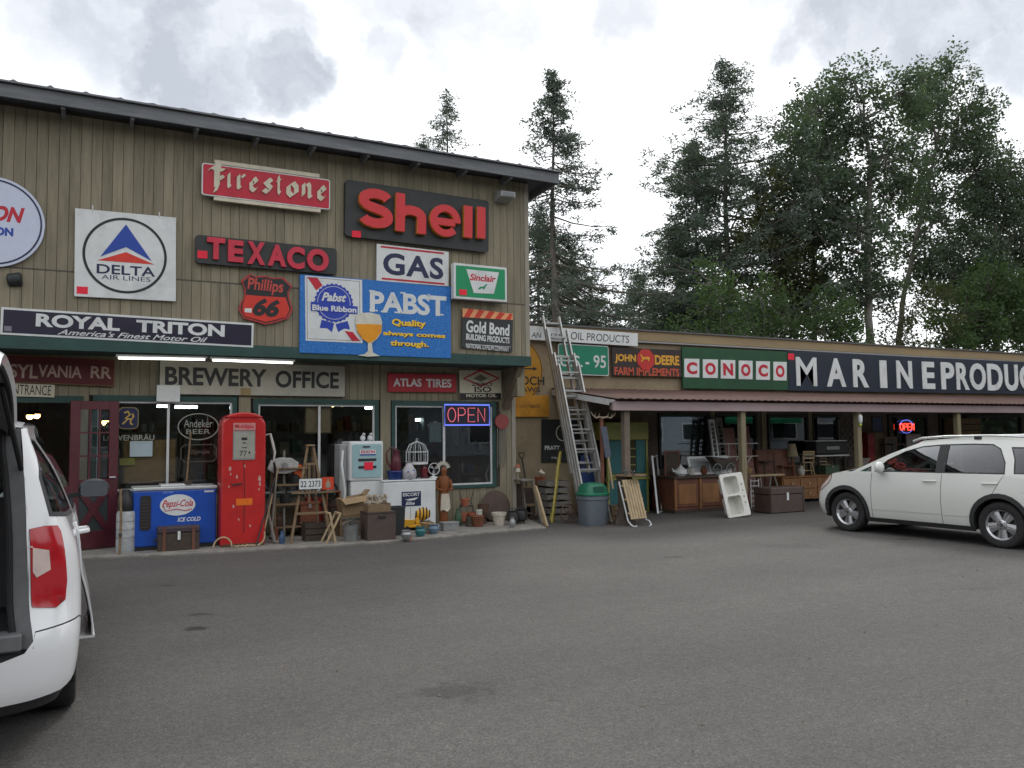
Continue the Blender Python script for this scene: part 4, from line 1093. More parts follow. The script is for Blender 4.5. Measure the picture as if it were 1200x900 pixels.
for sg in (1, -1):
    fl = (sg < 0)
    def pn(name, outer, holes=(), m=C_white, off=0, **kw): return panel(name, m, suv, outer, fL(sg, off), holes, flip=not fl, **kw)
    # arches
    fa_ = [(sx(x_), z_) for x_, z_ in arch(2.5, RW+.01, .375, .27)]
    ra_ = [(sx(x_), z_) for x_, z_ in arch(0, RW+.01, .375, .27)]
    d0 = 2.02          # front edge of the front door
    # front fender
    top = [(sx(2.40), .999)] + [(sx(x_), hoodz(sx(x_))) for x_ in (2.6, 2.8, 2.95, 3.05)]
    hl_b = [(sx(3.05), .70), (sx(2.86), .80), (sx(2.80), .88)]
    top = [(sx(2.42), .999)] + [(sx(x_), hoodz(sx(x_))) for x_ in (2.55, 2.68, 2.80)]
    fend = list(reversed(top)) + [(sx(d0)+g_, belt(d0)-.012), (sx(d0)+g_, .27)] + fa_ + [(sx(2.99), .27), (sx(3.02), .66), (sx(2.84), .78), (sx(2.79), .86)]
    pn('fender', fend, step=.06)
    bump = [(sx(3.0), .21), (sx(3.0)+.006, .66), (sx(3.04), .655), (sx(3.20), .63), (sx(3.3), .60), (S, .60), (S, .21)]
    pn('bumper', bump, step=.06)
    hl = [(sx(3.03)+.008, .668), (sx(2.85), .788), (sx(2.80), .862), (sx(2.82), hoodz(sx(2.82))-.01), (sx(2.95), hoodz(sx(2.95))-.012), (sx(3.08), hoodz(sx(3.08))-.012), (sx(3.2), .745), (sx(3.25), .66), (sx(3.2), .642)]
    pn('headlight', hl, m=C_clear, off=.004, step=.05)
    gri = [(sx(3.26), .635), (sx(3.262), .715), (S, .715), (S, .63)]
    pn('grille', gri, m=C_plast, off=-.004)
    # doors
    dm = .845
    fd = [(sx(d0)-g_, .27), (sx(d0)-g_, belt(d0)-.012), (sx(dm)+g_, belt(dm)-.012), (sx(dm)+g_, .27)]
    pn('front_door', fd)
    ra_clip = [(sx(x_), z_) for x_, z_ in arch(0, RW+.01, .40, .27) if x_ > -.02]
    rd = [(sx(dm)-g_, .27), (sx(dm)-g_, belt(dm)-.012), (sx(-.10), belt(-.1)-.012)] + [(sx(.02), .745)] + [p for p in ra_clip if p[0] > sx(.02)]
    rd = [(sx(dm)-g_, .27), (sx(dm)-g_, belt(dm)-.012), (sx(-.05), belt(-.05)-.012), (sx(.10), .745)] + [p for p in ra_clip if p[0] > sx(.10)]
    pn('rear_door', rd)
    ql = [(sx(-.05)-2*g_, belt(-.05)-.012), (sx(.10)-2*g_, .745)] + [p for p in reversed(ra_) if p[0] < sx(.10)-.01] + [(sx(-.44), .27), (sx(-.46), .60), (sx(-.70), .60), (sx(-.70), .72), (sx(-.52), .78), (sx(-.50), 1.0), (sx(-.50), belt(-.5)-.012)]
    pn('quarter_panel', ql, step=.06)
    pn('rear_bumper', [(sx(-.445), .22), (sx(-.465), .59), (sx(-.70), .59), (0, .59), (0, .22)], step=.06)
    pn('taillight', [(sx(-.705), .61), (sx(-.705), .715), (sx(-.525), .775), (sx(-.505), .99), (sx(-.76), .99), (sx(-.765), .61)], m=C_red, off=.004, step=.05)
    pn('tailgate', [(0, .60), (sx(-.765)-.01, .60), (sx(-.765)-.01, 1.02), (0, 1.02)])
    # black cladding: sill and arch lips
    sill = [(sx(.36), .20), (sx(.385), .268), (sx(2.12), .268), (sx(2.14), .20)]
    pn('sill', sill, m=C_plast, off=.014)
    for cx in (0, 2.5):
        ar_o = [(sx(x_), z_) for x_, z_ in arch(cx, RW+.01, .435, .23)]; ar_i = [(sx(x_), z_) for x_, z_ in arch(cx, RW+.01, .368, .23)]
        pn('arch_trim', ar_o + list(reversed(ar_i)), m=C_plast, off=.012, step=.04)
        # inner wheel housing
        mb = MB(); a_ = arch(cx, RW+.01, .37, .23, 20)
        vs_ = [(x_, sg*(W_-.03), z_) for x_, z_ in a_]+[(x_, sg*(W_-.34), z_) for x_, z_ in a_]; n = len(a_)
        mb.add(vs_, [(i, i+1, n+i+1, n+i) for i in range(n-1)]+[tuple(range(n, 2*n))]); mb.build('wheel_housing', C_under, suv)
        make_wheel(suv, cx, sg*(W_-.03), RW, .19, sg)
    # dark inner shell behind the gaps, cut round the wheels
    inn = [(0, .22), (0, 1.0), (sx(-.5), 1.0), (sx(2.42), .975), (sx(2.8), .90), (sx(3.0), .80), (S, .58), (S, .22)] + list(reversed([(sx(x_), z_) for x_, z_ in arch(2.5, RW+.01, .38, .22)])) + list(reversed([(sx(x_), z_) for x_, z_ in arch(0, RW+.01, .38, .22)]))
    pn('inner_shell', inn, m=C_under, off=-.012, step=.09)
    for (a_, b_) in ((d0-.03, dm+.02), (dm-.02, .42)):
        pn('side_moulding', [(sx(a_), .405), (sx(a_), .432), (sx(b_), .438), (sx(b_), .411)], off=.007)
    pn('fuel_flap', [(sx(-.30), .80), (sx(-.30), .93), (sx(-.42), .93), (sx(-.42), .80)], off=.003)
    # greenhouse side
    def gy(z): return W_-.055-(z-1.0)*.32-(z-1.0)**2*.18
    def gf_(x_, z_, off=0): return (x_, sg*(gy(z_)+off), z_)
    roofl = [(1.30, 1.475), (1.0, 1.505), (.5, 1.53), (0, 1.528), (-.35, 1.50), (-.52, 1.47)]
    out = [(2.42, belt(2.42)-.012), (2.1, 1.135), (1.75, 1.30)] + roofl + [(-.70, 1.22), (-.76, belt(-.76)-.012)]
    w1_ = [(1.99, belt(2)+.004), (1.78, 1.205), (1.50, 1.345), (1.22, 1.425), (.93, 1.452), (.93, belt(.93)+.004)]
    w0_ = [(2.25, belt(2.2)+.004), (2.05, 1.10), (2.03, belt(2)+.004)]
    w2_ = [(.83, belt(.8)+.004), (.83, 1.456), (.45, 1.468), (.16, 1.462), (.04, 1.40), (-.06, 1.20), (-.07, belt(0)+.004)]
    w3_ = [(-.19, belt(-.2)+.01), (-.17, 1.25), (-.10, 1.42), (-.30, 1.42), (-.42, 1.38), (-.56, 1.2), (-.60, belt(-.5)+.02)]
    panel('pillars', C_white, suv, out, gf_, holes=[w0_, w1_, w2_, w3_], step=.06, flip=fl)
    bp = [(.93, belt(.9)+.004), (.93, 1.452), (.83, 1.456), (.83, belt(.8)+.004)]
    panel('pillar_cover', C_plast, suv, bp, lambda a, b: gf_(a, b, .003), flip=fl)
    for w__ in (w0_, w1_, w2_, w3_):
        panel('side_window', C_glass, suv, w__, lambda a, b: gf_(a, b, -.008), flip=fl, step=.12)
        cxy = (sum(p[0] for p in w__)/len(w__), sum(p[1] for p in w__)/len(w__))
        inner_ = [(p[0]+(cxy[0]-p[0])*.05, p[1]+(cxy[1]-p[1])*.07) for p in w__]
        panel('window_seal', C_plast, suv, w__, lambda a, b: gf_(a, b, .001), holes=[inner_], flip=fl, step=.1)
    # mirror, handles, rail
    y_ = gy(1.03)
    mb = MB(); mb.ball((1.80, sg*(y_+.13), 1.085), (.065, .10, .090), 14); mb.build('mirror', C_white, suv, smooth=True)
    mb = MB(); mb.bar((1.86, sg*y_, 1.02), (1.81, sg*(y_+.10), 1.04), .05, .03); mb.build('mirror_arm', C_plast, suv)
    for hx in (1.02, .12):
        s0 = sh.f(sx(hx), .90, sg, 0)
        MB().tube([(hx+.11, s0[1]+sg*.0, .895), (hx+.09, s0[1]+sg*.028, .90), (hx-.06, s0[1]+sg*.030, .905), (hx-.10, s0[1], .905)], .013, 8).build('door_handle', C_white, suv, smooth=True)
    MB().tube([(1.42, sg*.60, 1.50), (1.28, sg*.60, 1.545), (.9, sg*.60, 1.572), (.2, sg*.60, 1.583), (-.25, sg*.60, 1.562), (-.42, sg*.59, 1.50)], .017, 8).build('roof_rail', mat('rail_grey', (.5, .52, .52), rough=.35, metal=.4), suv, smooth=True)
    MB().box(.35, sg*.585, 1.53, .45, sg*.615, 1.575).build('rail_foot', C_plast, suv)
# top surfaces
def grid(name, m, parent, fn, nu, nv, flip=False, solid=0):
    vs_ = [fn(i/nu, j/nv) for i in range(nu+1) for j in range(nv+1)]
    fs_ = [(i*(nv+1)+j, (i+1)*(nv+1)+j, (i+1)*(nv+1)+j+1, i*(nv+1)+j+1) for i in range(nu) for j in range(nv)]
    if flip: fs_ = [tuple(reversed(f)) for f in fs_]
    o = MB().add(vs_, fs_).build(name, m, parent); o.data.polygons.foreach_set('use_smooth', [True]*len(fs_))
    if solid:
        md = o.modifiers.new('thick', 'SOLIDIFY'); md.thickness = solid; md.offset = -1
    return o
def hood_fn(u, v):
    x_ = 2.40+(3.325-2.40)*u
    s_ = sx(x_) if x_ < 3.33 else S
    z_ = hoodz(s_); e = sh.f(s_, z_, 1)
    t_ = (v*2-1); y_ = e[1]*t_
    return (e[0]+(.0), y_, z_+.055*(1-abs(t_)**2.4)*(1-.5*u)+ (.02 if u < .05 else 0))
grid('hood', C_white, suv, hood_fn, 24, 20)
def rooftop(u, v):
    x_ = 1.30+(-.52-1.30)*u; z_ = interp([(-.52, 1.47), (-.35, 1.50), (0, 1.528), (.5, 1.53), (1.0, 1.505), (1.30, 1.475)], x_)
    y_ = (W_-.055-(z_-1)*.32-(z_-1)**2*.18); t_ = 2*v-1
    return (x_+(.14 if False else 0)*(1-t_*t_)+ .12*(1-t_*t_)*(1 if u == 0 else max(0, 1-u*6)), y_*t_, z_+.04*(1-abs(t_)**3))
grid('roof_panel', C_white, suv, rooftop, 24, 18, flip=True)
def wind(u, v, a, b, bow=.12, zc=.04):
    x_ = a[0]+(b[0]-a[0])*u; z_ = a[1]+(b[1]-a[1])*u
    y_ = W_-.055-(z_-1)*.32-(z_-1)**2*.18; t_ = 2*v-1
    return (x_+bow*(1-t_*t_), y_*t_, z_+zc*u*(1-abs(t_)**3))
def ws_(u, v):
    pr = [(2.42, .99), (2.1, 1.135), (1.75, 1.30), (1.30, 1.475)]
    x_ = 2.42+(1.30-2.42)*u; z_ = interp([(1.30, 1.475), (1.75, 1.30), (2.1, 1.135), (2.42, .99)], x_)
    y_ = W_-.057-(z_-1)*.32-(z_-1)**2*.18; t_ = 2*v-1
    return (x_+.13*(1-t_*t_), y_*t_, z_+.04*u*(1-abs(t_)**3))
grid('windscreen', C_glass, suv, ws_, 14, 16)
grid('rear_window', C_glass, suv, lambda u, v: (-.53-.17*u-.04*(1-(2*v-1)**2), (W_-.20-(1-u)*.07)*(2*v-1), 1.47-.44*u), 8, 12)
MB().box(-.5, -.75, .24, 3.0, .75, .30).build('floor_pan', C_under, suv)
MB().box(2.15, -.70, .75, 2.35, .70, 1.0).build('dashboard', C_trim, suv, bevel=.03)
for sy in (-.36, .36):
    for (bx, zz) in ((1.0, 0), (.1, 0)):
        st = MB(); st.box(bx, sy-.24, .45, bx+.50, sy+.24, .62); st.box(bx-.06, sy-.23, .60, bx+.09, sy+.23, 1.14); st.box(bx-.02, sy-.12, 1.16, bx+.06, sy+.12, 1.30)
        st.build('seat', C_trim, suv, bevel=.04)
MB().tube([(1.93+.05*math.sin(a*math.pi/9), .36+.17*math.cos(a*math.pi/9), .98+.16*math.sin(a*math.pi/9)) for a in range(18)], .014, 6, closed=True).build('steering_wheel', C_trim, suv)
MB().box(-.5, -.7, .5, -.1, .7, .72).build('load_floor', C_trim, suv)

# ---- white minivan on the left, tailgate up
Wv = 1.0
XS = G(93, 834).x - .015
REAR = -8.15
van = thing('minivan', 'white minivan seen from behind with its tailgate raised, cut off at the left edge', 'van', (XS-Wv, REAR+1.05, 0), rad(91.3))
vh = Shell(-1.05, 4.1, Wv, .46, .75, 3.0, 2.5,
    side=[(.20, .10), (.32, .03), (.55, .0), (.80, .0), (1.0, .02), (1.10, .05), (1.40, .17), (1.62, .30)],
    rear=[(.20, .12), (.30, .03), (.45, .0), (.60, .0), (.66, .03), (.8, .07), (1.1, .09), (1.4, .15), (1.65, .24), (1.74, .30)],
    front=[(.20, .16), (.45, .0), (.60, .02), (.8, .10), (.95, .4), (1.1, .9)])
vx = vh.sx; VS = vh.S
def vbelt(x): return 1.08
RVW = .345
for sg in (1, -1):
    fl = (sg < 0)
    def vp(name, outer, holes=(), m=C_pearl, off=0, **kw): return panel(name, m, van, outer, lambda a, b: vh.f(a, b, sg, off), holes, flip=not fl, **kw)
    oe = vx(-.99)      # outline parameter where the tailgate opening ends
    oe = .80
    ra_ = [(vx(x_), z_) for x_, z_ in arch(0, RVW+.01, .40, .26)]
    fa_ = [(vx(x_), z_) for x_, z_ in arch(3.08, RVW+.01, .40, .26)]
    # rear quarter incl. D pillar: from the opening edge to the sliding door
    qp = [(oe, .80), (oe-.01, 1.1), (oe+.0, 1.45), (oe+.03, 1.66)] + [(vx(-.5), 1.68), (vx(1.05), 1.70), (vx(1.05), .26)] + list(reversed(ra_)) + [(vx(-.46), .27), (vx(-.48), .60), (vx(-.72), .66), (vx(-.95), .64), (oe+.0, .60)]
    lamp = [(oe+.02, .80), (oe+.00, .98), (oe+.01, 1.17), (vx(-.93), 1.175), (vx(-.82), 1.16), (vx(-.80), 1.0), (vx(-.80), .84), (vx(-.86), .80), (vx(-.96), .815)]
    lamp = [(oe+.012, .765), (oe+.006, 1.145), (vx(-.905), 1.155), (vx(-.835), 1.15), (vx(-.818), 1.12), (vx(-.812), .86), (vx(-.83), .765), (vx(-.88), .735), (vx(-.95), .755)]
    qwin = [(vx(-.875), 1.20), (vx(-.90), 1.40), (vx(-.84), 1.55), (vx(-.70), 1.605), (vx(-.10), 1.615), (vx(.62), 1.61), (vx(.62), 1.10)]
    vp('quarter_panel', qp, holes=[lamp, qwin], step=.05)
    vp('side_window', qwin, m=C_glassd, off=-.01, step=.1)
    cxy = (sum(p[0] for p in qwin)/len(qwin), sum(p[1] for p in qwin)/len(qwin))
    vp('window_seal', qwin, holes=[[(p[0]+(cxy[0]-p[0])*.06, p[1]+(cxy[1]-p[1])*.09) for p in qwin]], m=C_plast, off=.002)
    lo = vp('taillight', lamp, m=C_red, off=.006, step=.04)
    inr = [(oe+.018, .93), (oe+.018, 1.06), (vx(-.965), 1.06), (vx(-.90), 1.03), (vx(-.895), .93), (vx(-.94), .90)]
    io = panel('reversing_lens', C_clear, lo, inr, lambda a, b: vh.f(a, b, sg, .009), flip=not fl)
    # bumper
    vp('bumper', [(0, .30), (0, .52), (oe-.14, .52), (oe-.04, .545), (oe, .596), (vx(-.95), .634), (vx(-.72), .652), (vx(-.485), .592), (vx(-.468), .50), (vx(-.62), .38), (vx(-.85), .31), (oe, .30)], step=.05)
    vp('bumper_skirt', [(0, .22), (0, .296), (oe, .296), (vx(-.85), .306), (vx(-.62), .376), (vx(-.5), .40), (vx(-.55), .24)], m=C_plast, off=-.02)
    # front part
    vp('front_door', [(vx(2.35), .27), (vx(2.35), 1.06), (vx(1.32)+.004, 1.06), (vx(1.32)+.004, .27)])
    vp('fender', [(vx(2.36), .27), (vx(2.36), 1.05), (vx(3.0), 1.0), (vx(3.5), .92), (vx(3.8), .84), (VS, .72), (VS, .25), (vx(3.50), .26)] + list(reversed(fa_)), step=.09)
    vp('front_window', [(vx(1.12), 1.08), (vx(1.12), 1.60), (vx(1.9), 1.60), (vx(2.5), 1.30), (vx(2.85), 1.08)], m=C_glass)
    vp('sill', [(vx(.42), .20), (vx(.42), .27), (vx(2.65), .27), (vx(2.65), .20)], m=C_plast, off=.0)
    vp('inner_shell', [(oe+.02, .30), (oe+.03, 1.05), (vx(3.0), 1.0), (vx(3.4), .9), (VS-.2, .7), (VS-.2, .25), (vx(3.52), .25)] + [(vx(x_), z_) for x_, z_ in reversed(arch(3.08, RVW+.01, .41, .25))] + [(vx(x_), z_) for x_, z_ in reversed(arch(0, RVW+.01, .41, .25))], m=C_under, off=-.03, step=.1)
    for cx in (0, 3.08):
        mb = MB(); a_ = arch(cx, RVW+.01, .40, .22, 20)
        vs_ = [(x_, sg*(Wv-.02), z_) for x_, z_ in a_]+[(x_, sg*(Wv-.36), z_) for x_, z_ in a_]; n = len(a_)
        mb.add(vs_, [(i, i+1, n+i+1, n+i) for i in range(n-1)]+[tuple(range(n, 2*n))]); mb.build('wheel_housing', C_under, van)
        make_wheel(van, cx, sg*(Wv-.015), RVW, .22, sg)
    # inside jamb of the tailgate opening, a dark grey return with a rubber seal
    jm = []
    zz = [.56, .62, .70, .80, .95, 1.1, 1.25, 1.4, 1.55, 1.66]
    A_ = [vh.f(oe+(.03 if z_ > 1.6 else 0), z_, sg, .001) for z_ in zz]
    B_ = [(p[0]+.03, p[1]-sg*.085, p[2]) for p in A_]; C_ = [(p[0]+.22, p[1]-sg*.10, p[2]) for p in A_]
    n = len(zz)
    mb = MB(); mb.add(A_+B_, [(i, i+1, n+i+1, n+i) for i in range(n-1)]); mb.build('opening_jamb', mat('jamb_grey', (.13, .135, .14), rough=.5), van, smooth=True)
    mb = MB(); mb.add(B_+C_, [(i, i+1, n+i+1, n+i) for i in range(n-1)]); mb.build('pillar_trim', C_trim, van, smooth=True)
    MB().tube([(p[0]-.004, p[1], p[2]) for p in B_], .016, 8).build('door_seal', C_under, van, smooth=True)
    # interior side lining
    MB().add([(-.85, sg*(Wv-.17), .55), (3.0, sg*(Wv-.17), .55), (3.0, sg*(Wv-.17), 1.08), (-.85, sg*(Wv-.17), 1.08)], [(0, 1, 2, 3)]).build('side_lining', C_trim, van)
    # gas strut
    MB().tube([(-.80, sg*(Wv-.29), 1.45), (-1.25, sg*(Wv-.36), 1.86)], .013, 8).build('gas_strut', C_under, van)
    y_ = .99
    mb = MB(); mb.ball((2.40, sg*(y_+.13), 1.17), (.085, .125, .085), 16); mb.build('mirror', C_plast, van, smooth=True)
    mb = MB(); mb.prism([(u*.105, v*.068) for u, v in rrect(-1, -1, 1, 1, .4)], 0, .004, Matrix.Translation((2.308, sg*(y_+.13), 1.17)) @ Matrix.Rotation(rad(90), 4, 'Z')); mb.build('mirror_glass', mat('mirror_glass', (.30, .34, .40), rough=.03, metal=1), van)
    MB().bar((2.42, sg*(y_-.05), 1.11), (2.40, sg*(y_+.08), 1.13), .06, .04).build('mirror_arm', C_plast, van)
# sliding door standing out from the right side (local y negative), pushed back
sg = -1
sd = [(vx(.44), .30), (vx(.44), .45), (vx(.40), .62), (vx(.36), .78), (vx(.34), 1.06), (vx(1.30), 1.06), (vx(1.30), .27), (vx(.5), .27)]
doff = lambda b: .012 if b > .74 else .012+(.74-b)*.26
sdo = panel('sliding_door', C_pearl, van, sd, lambda a, b: vh.f(a, b, sg, doff(b)), flip=False, solid=.012)
panel('door_lining', C_trim, sdo, [(p[0]+.012, p[1]) if p[0] < vx(.6) else p for p in sd], lambda a, b: vh.f(a, b, sg, doff(b)-.020), flip=True)
MB().box(.44, -(Wv+.10), .285, 1.2, -(Wv-.0), .30).build('door_foot', C_pearl, sdo)
MB().tube([(.5, -(Wv-.01), .98), (.52, -(Wv+.045), .985), (.72, -(Wv+.045), .985), (.74, -(Wv-.01), .98)], .015, 8).build('door_handle', C_pearl, van, smooth=True)
def vroof(u, v):
    x_ = -.70+(2.0+.70)*u; z_ = interp([(-.70, 1.665), (-.3, 1.70), (.8, 1.71), (1.6, 1.69), (2.0, 1.62)], x_); t_ = 2*v-1
    y_ = vh.f(vx(max(x_, -.55)), min(z_, 1.68), 1)[1]
    return (x_-.10*(1-t_*t_)*(1-u), y_*t_, z_+.05*(1-abs(t_)**2.6))
grid('roof_panel', C_pearl, van, vroof, 20, 16)
grid('windscreen', C_glass, van, lambda u, v: (2.0+1.1*u+.15*(1-(2*v-1)**2), (.72+.16*u)*(2*v-1), 1.62-.58*u), 10, 12)
grid('hood', C_pearl, van, lambda u, v: (3.0+1.05*u, (.93-.35*u*u)*(2*v-1), 1.0-.26*u**1.5+.05*(1-(2*v-1)**2)), 12, 12)
MB().box(-.93, -(Wv-.20), .50, 3.0, Wv-.20, .56).build('cargo_floor', C_trim, van)
MB().box(-1.0, -(Wv-.26), .56, -.86, Wv-.26, .645).build('sill_plate', mat('jamb_grey', (.30, .31, .32)), van, bevel=.01)
for sy in (-.45, .45):
    st = MB(); st.box(.1, sy-.34, .56, .25, sy+.34, 1.25); st.box(.12, sy-.15, 1.27, .22, sy+.15, 1.42); st.build('seat', C_trim, van, bevel=.04)
# raised tailgate: hinge at the roof edge, swings back and up
tg = bpy.data.objects.new('tailgate', None); COL.objects.link(tg); tg.parent = van
tg.location = (-.66, 0, 1.74); tg.rotation_euler = (0, rad(19), 0)
Lg = 1.04
def gate(u, v, dz=0):
    t_ = 2*v-1; x_ = -Lg*u
    wd = .68-.02*u+.02*math.sin(u*3)
    zc = .02+.05*math.sin(u*math.pi)*1.0
    return (x_, wd*t_, zc-.10*abs(t_)**6+dz-(.10*max(0, (u-.86)/.14)**2))
grid('outer_skin', C_pearl, tg, lambda u, v: gate(u, v), 20, 20)
grid('inner_trim', mat('gate_grey', (.16, .165, .17), rough=.5), tg, lambda u, v: (gate(u, v)[0]*.97, gate(u, v)[1]*.955, gate(u, v)[2]-.045), 20, 20, flip=True)
ed = MB(); pts = [(0, 0)]+[(u/12, 0) for u in range(1, 13)]+[(1, v/14) for v in range(1, 15)]+[(1-u/12, 1) for u in range(1, 13)]
vs_ = [gate(u, v) for u, v in pts]+[(gate(u, v)[0]*.97, gate(u, v)[1]*.955, gate(u, v)[2]-.047) for u, v in pts]; n = len(pts)
ed.add(vs_, [(i, i+1, n+i+1, n+i) for i in range(n-1)]); ed.build('edge', C_pearl, tg, smooth=True)
MB().tube([(gate(u, v)[0]*.99, gate(u, v)[1]*.965, gate(u, v)[2]-.042) for u, v in pts], .014, 6).build('gate_seal', C_under, tg, smooth=True)
# ------------------------------------------------------------------ trees
def leaf_mat(name, col, trans=.35):
    m = bpy.data.materials.new(name); m.use_nodes = True; t = m.node_tree; t.nodes.clear()
    o = t.nodes.new('ShaderNodeOutputMaterial'); d = t.nodes.new('ShaderNodeBsdfDiffuse'); tr = t.nodes.new('ShaderNodeBsdfTranslucent')
    tcn = t.nodes.new('ShaderNodeTexCoord'); n = t.nodes.new('ShaderNodeTexNoise'); n.inputs['Scale'].default_value = .9; n.inputs['Detail'].default_value = 3
    t.links.new(tcn.outputs['Object'], n.inputs['Vector'])
    n2 = t.nodes.new('ShaderNodeTexNoise'); n2.inputs['Scale'].default_value = 14; t.links.new(tcn.outputs['Object'], n2.inputs['Vector'])
    r = t.nodes.new('ShaderNodeMapRange'); r.inputs['From Min'].default_value = .35; r.inputs['From Max'].default_value = .65; r.inputs['To Min'].default_value = .7; r.inputs['To Max'].default_value = 1.3
    t.links.new(math_node(t, 'MULTIPLY', math_node(t, 'ADD', n.outputs['Fac'], n2.outputs['Fac']), .5), r.inputs['Value'])
    sc_ = t.nodes.new('ShaderNodeVectorMath'); sc_.operation = 'SCALE'; sc_.inputs[0].default_value = col; t.links.new(r.outputs[0], sc_.inputs['Scale'])
    t.links.new(sc_.outputs[0], d.inputs[0])
    s2 = t.nodes.new('ShaderNodeVectorMath'); s2.operation = 'MULTIPLY'; s2.inputs[1].default_value = (1.15, 1.35, .6); t.links.new(sc_.outputs[0], s2.inputs[0]); t.links.new(s2.outputs[0], tr.inputs[0])
    mx_ = t.nodes.new('ShaderNodeMixShader'); mx_.inputs[0].default_value = trans
    t.links.new(d.outputs[0], mx_.inputs[1]); t.links.new(tr.outputs[0], mx_.inputs[2]); t.links.new(mx_.outputs[0], o.inputs['Surface'])
    return m
T_fir = leaf_mat('fir_needles', (.108, .130, .122), .25)  # fir, pine and cottonwood tones lifted toward grey blue in place of haze
T_pine = leaf_mat('pine_needles', (.100, .125, .112), .25)
T_leaf = leaf_mat('cottonwood_leaves', (.092, .120, .094), .35)
T_leaf2 = leaf_mat('green_leaves', (.078, .115, .06), .4)
T_brown = leaf_mat('olive_leaves', (.088, .095, .055), .35)
T_bark = mat('bark', (.12, .105, .09), rough=.95, var=.3, scale=4, bump=.6, stretch=(3, 3, .6))
T_barkl = mat('pale_bark', (.20, .185, .165), rough=.95, var=.3, scale=3, bump=.5, stretch=(3, 3, .5))
def leaves(mb, c, n, r, sz, rng, flat=1.0, asp=.55, cr=None):
    """n leaf faces scattered about c, pulled towards a lumpy shell"""
    V, F = mb.v, mb.f
    for _ in range(n):
        d = Vector((rng.gauss(0, 1), rng.gauss(0, 1), rng.gauss(0, 1)*flat)); d.normalize()
        p = c + Vector((d.x, d.y, d.z*flat))*r*(rng.random()**.45)
        a = Vector((rng.gauss(0, 1), rng.gauss(0, 1), rng.gauss(0, .7))).normalized()
        b = a.cross(Vector((rng.gauss(0, 1), rng.gauss(0, 1), rng.gauss(0, 1)))).normalized()
        s_ = sz*rng.uniform(.6, 1.25); a = a*s_; b = b*s_*asp
        k = len(V)
        V += [tuple(p-a*.5), tuple(p+b*.5), tuple(p+a*.5), tuple(p-b*.5)]; F.append((k, k+1, k+2, k+3))
def conifer(name, label, px, top, Y, base_w, rng_seed, m=T_fir, gap=.35, start=.08, dens=1.0, droop=.25, tuft=.34, bark=T_bark, lean=0, shape=.9, group=None, sparse=0.0, side=None):
    rng = random.Random(rng_seed)
    b = P(px, 505, Y); H = P(px, top, Y).z
    t_ = thing(name, label, 'tree', (b.x, Y, 0), rng.uniform(0, 6), group)
    t_.rotation_euler = (0, 0, 0)
    pts = [(lean*math.sin(i/14*3)*.3, .1*math.sin(i*.9), H*i/14) for i in range(15)]
    MB().tube(pts, [max(.02, H*.0145*(1-i/14.3)) for i in range(15)], 9).build('trunk', bark, t_, smooth=True)
    lm = MB(); cr = MB(); z = H*start
    while z < H*.985:
        u = z/H; L = base_w*(1-u)**shape
        L = max(L, .25)
        for k in range(rng.choice((3, 4, 4, 5)) if u < .9 else 3):
            if rng.random() < sparse*(1-u*.5): continue
            a = rng.uniform(0, 2*math.pi); l = L*rng.uniform(.45, 1.15)*(1.0 if rng.random() > .1 else .5)
            if side: l *= side(u, a)
            l = min(l, base_w*.78)
            zz = z+rng.uniform(-.2, .2)
            d = Vector((math.cos(a), math.sin(a), 0)); N = max(3, int(l/.55))
            P_ = [Vector((0, 0, zz))+d*l*(i/N)+Vector((rng.uniform(-.05, .05), rng.uniform(-.05, .05), -droop*1.3*l*(i/N)+.20*l*(i/N)**2.6)) for i in range(N+1)]
            lm.tube(P_, [max(.008, .012*l*(1-i/(N+.5))+.008) for i in range(N+1)], 4, cap=False)
            side_v = Vector((-d.y, d.x, 0))
            for i in range(1, N+1):
                tfrac = i/N
                if tfrac < .3 and rng.random() < .65: continue
                w_ = .30*l*(1.15-tfrac)+.18
                for q in range(rng.choice((2, 3, 4, 5))):
                    u_ = rng.uniform(-w_, w_)
                    c = P_[i]+side_v*u_+d*rng.uniform(-.28, .32)+Vector((0, 0, rng.uniform(-.22, .12)))
                    leaves(cr, c, max(4, int(14*dens*(1 if u < .72 else .8))), tuft*.72, tuft*.52, rng, flat=.7, asp=.27)
        z += gap*rng.uniform(.7, 1.3)*(1.15-.55*u)
    leaves(cr, Vector((0, 0, H*.985)), 24, .25, .25, rng, flat=1.6, asp=.3)
    l_ = lm.build('limbs', bark, t_); l_['kind'] = 'stuff'
    c_ = cr.build('crown', m, t_); c_['kind'] = 'stuff'
    return t_
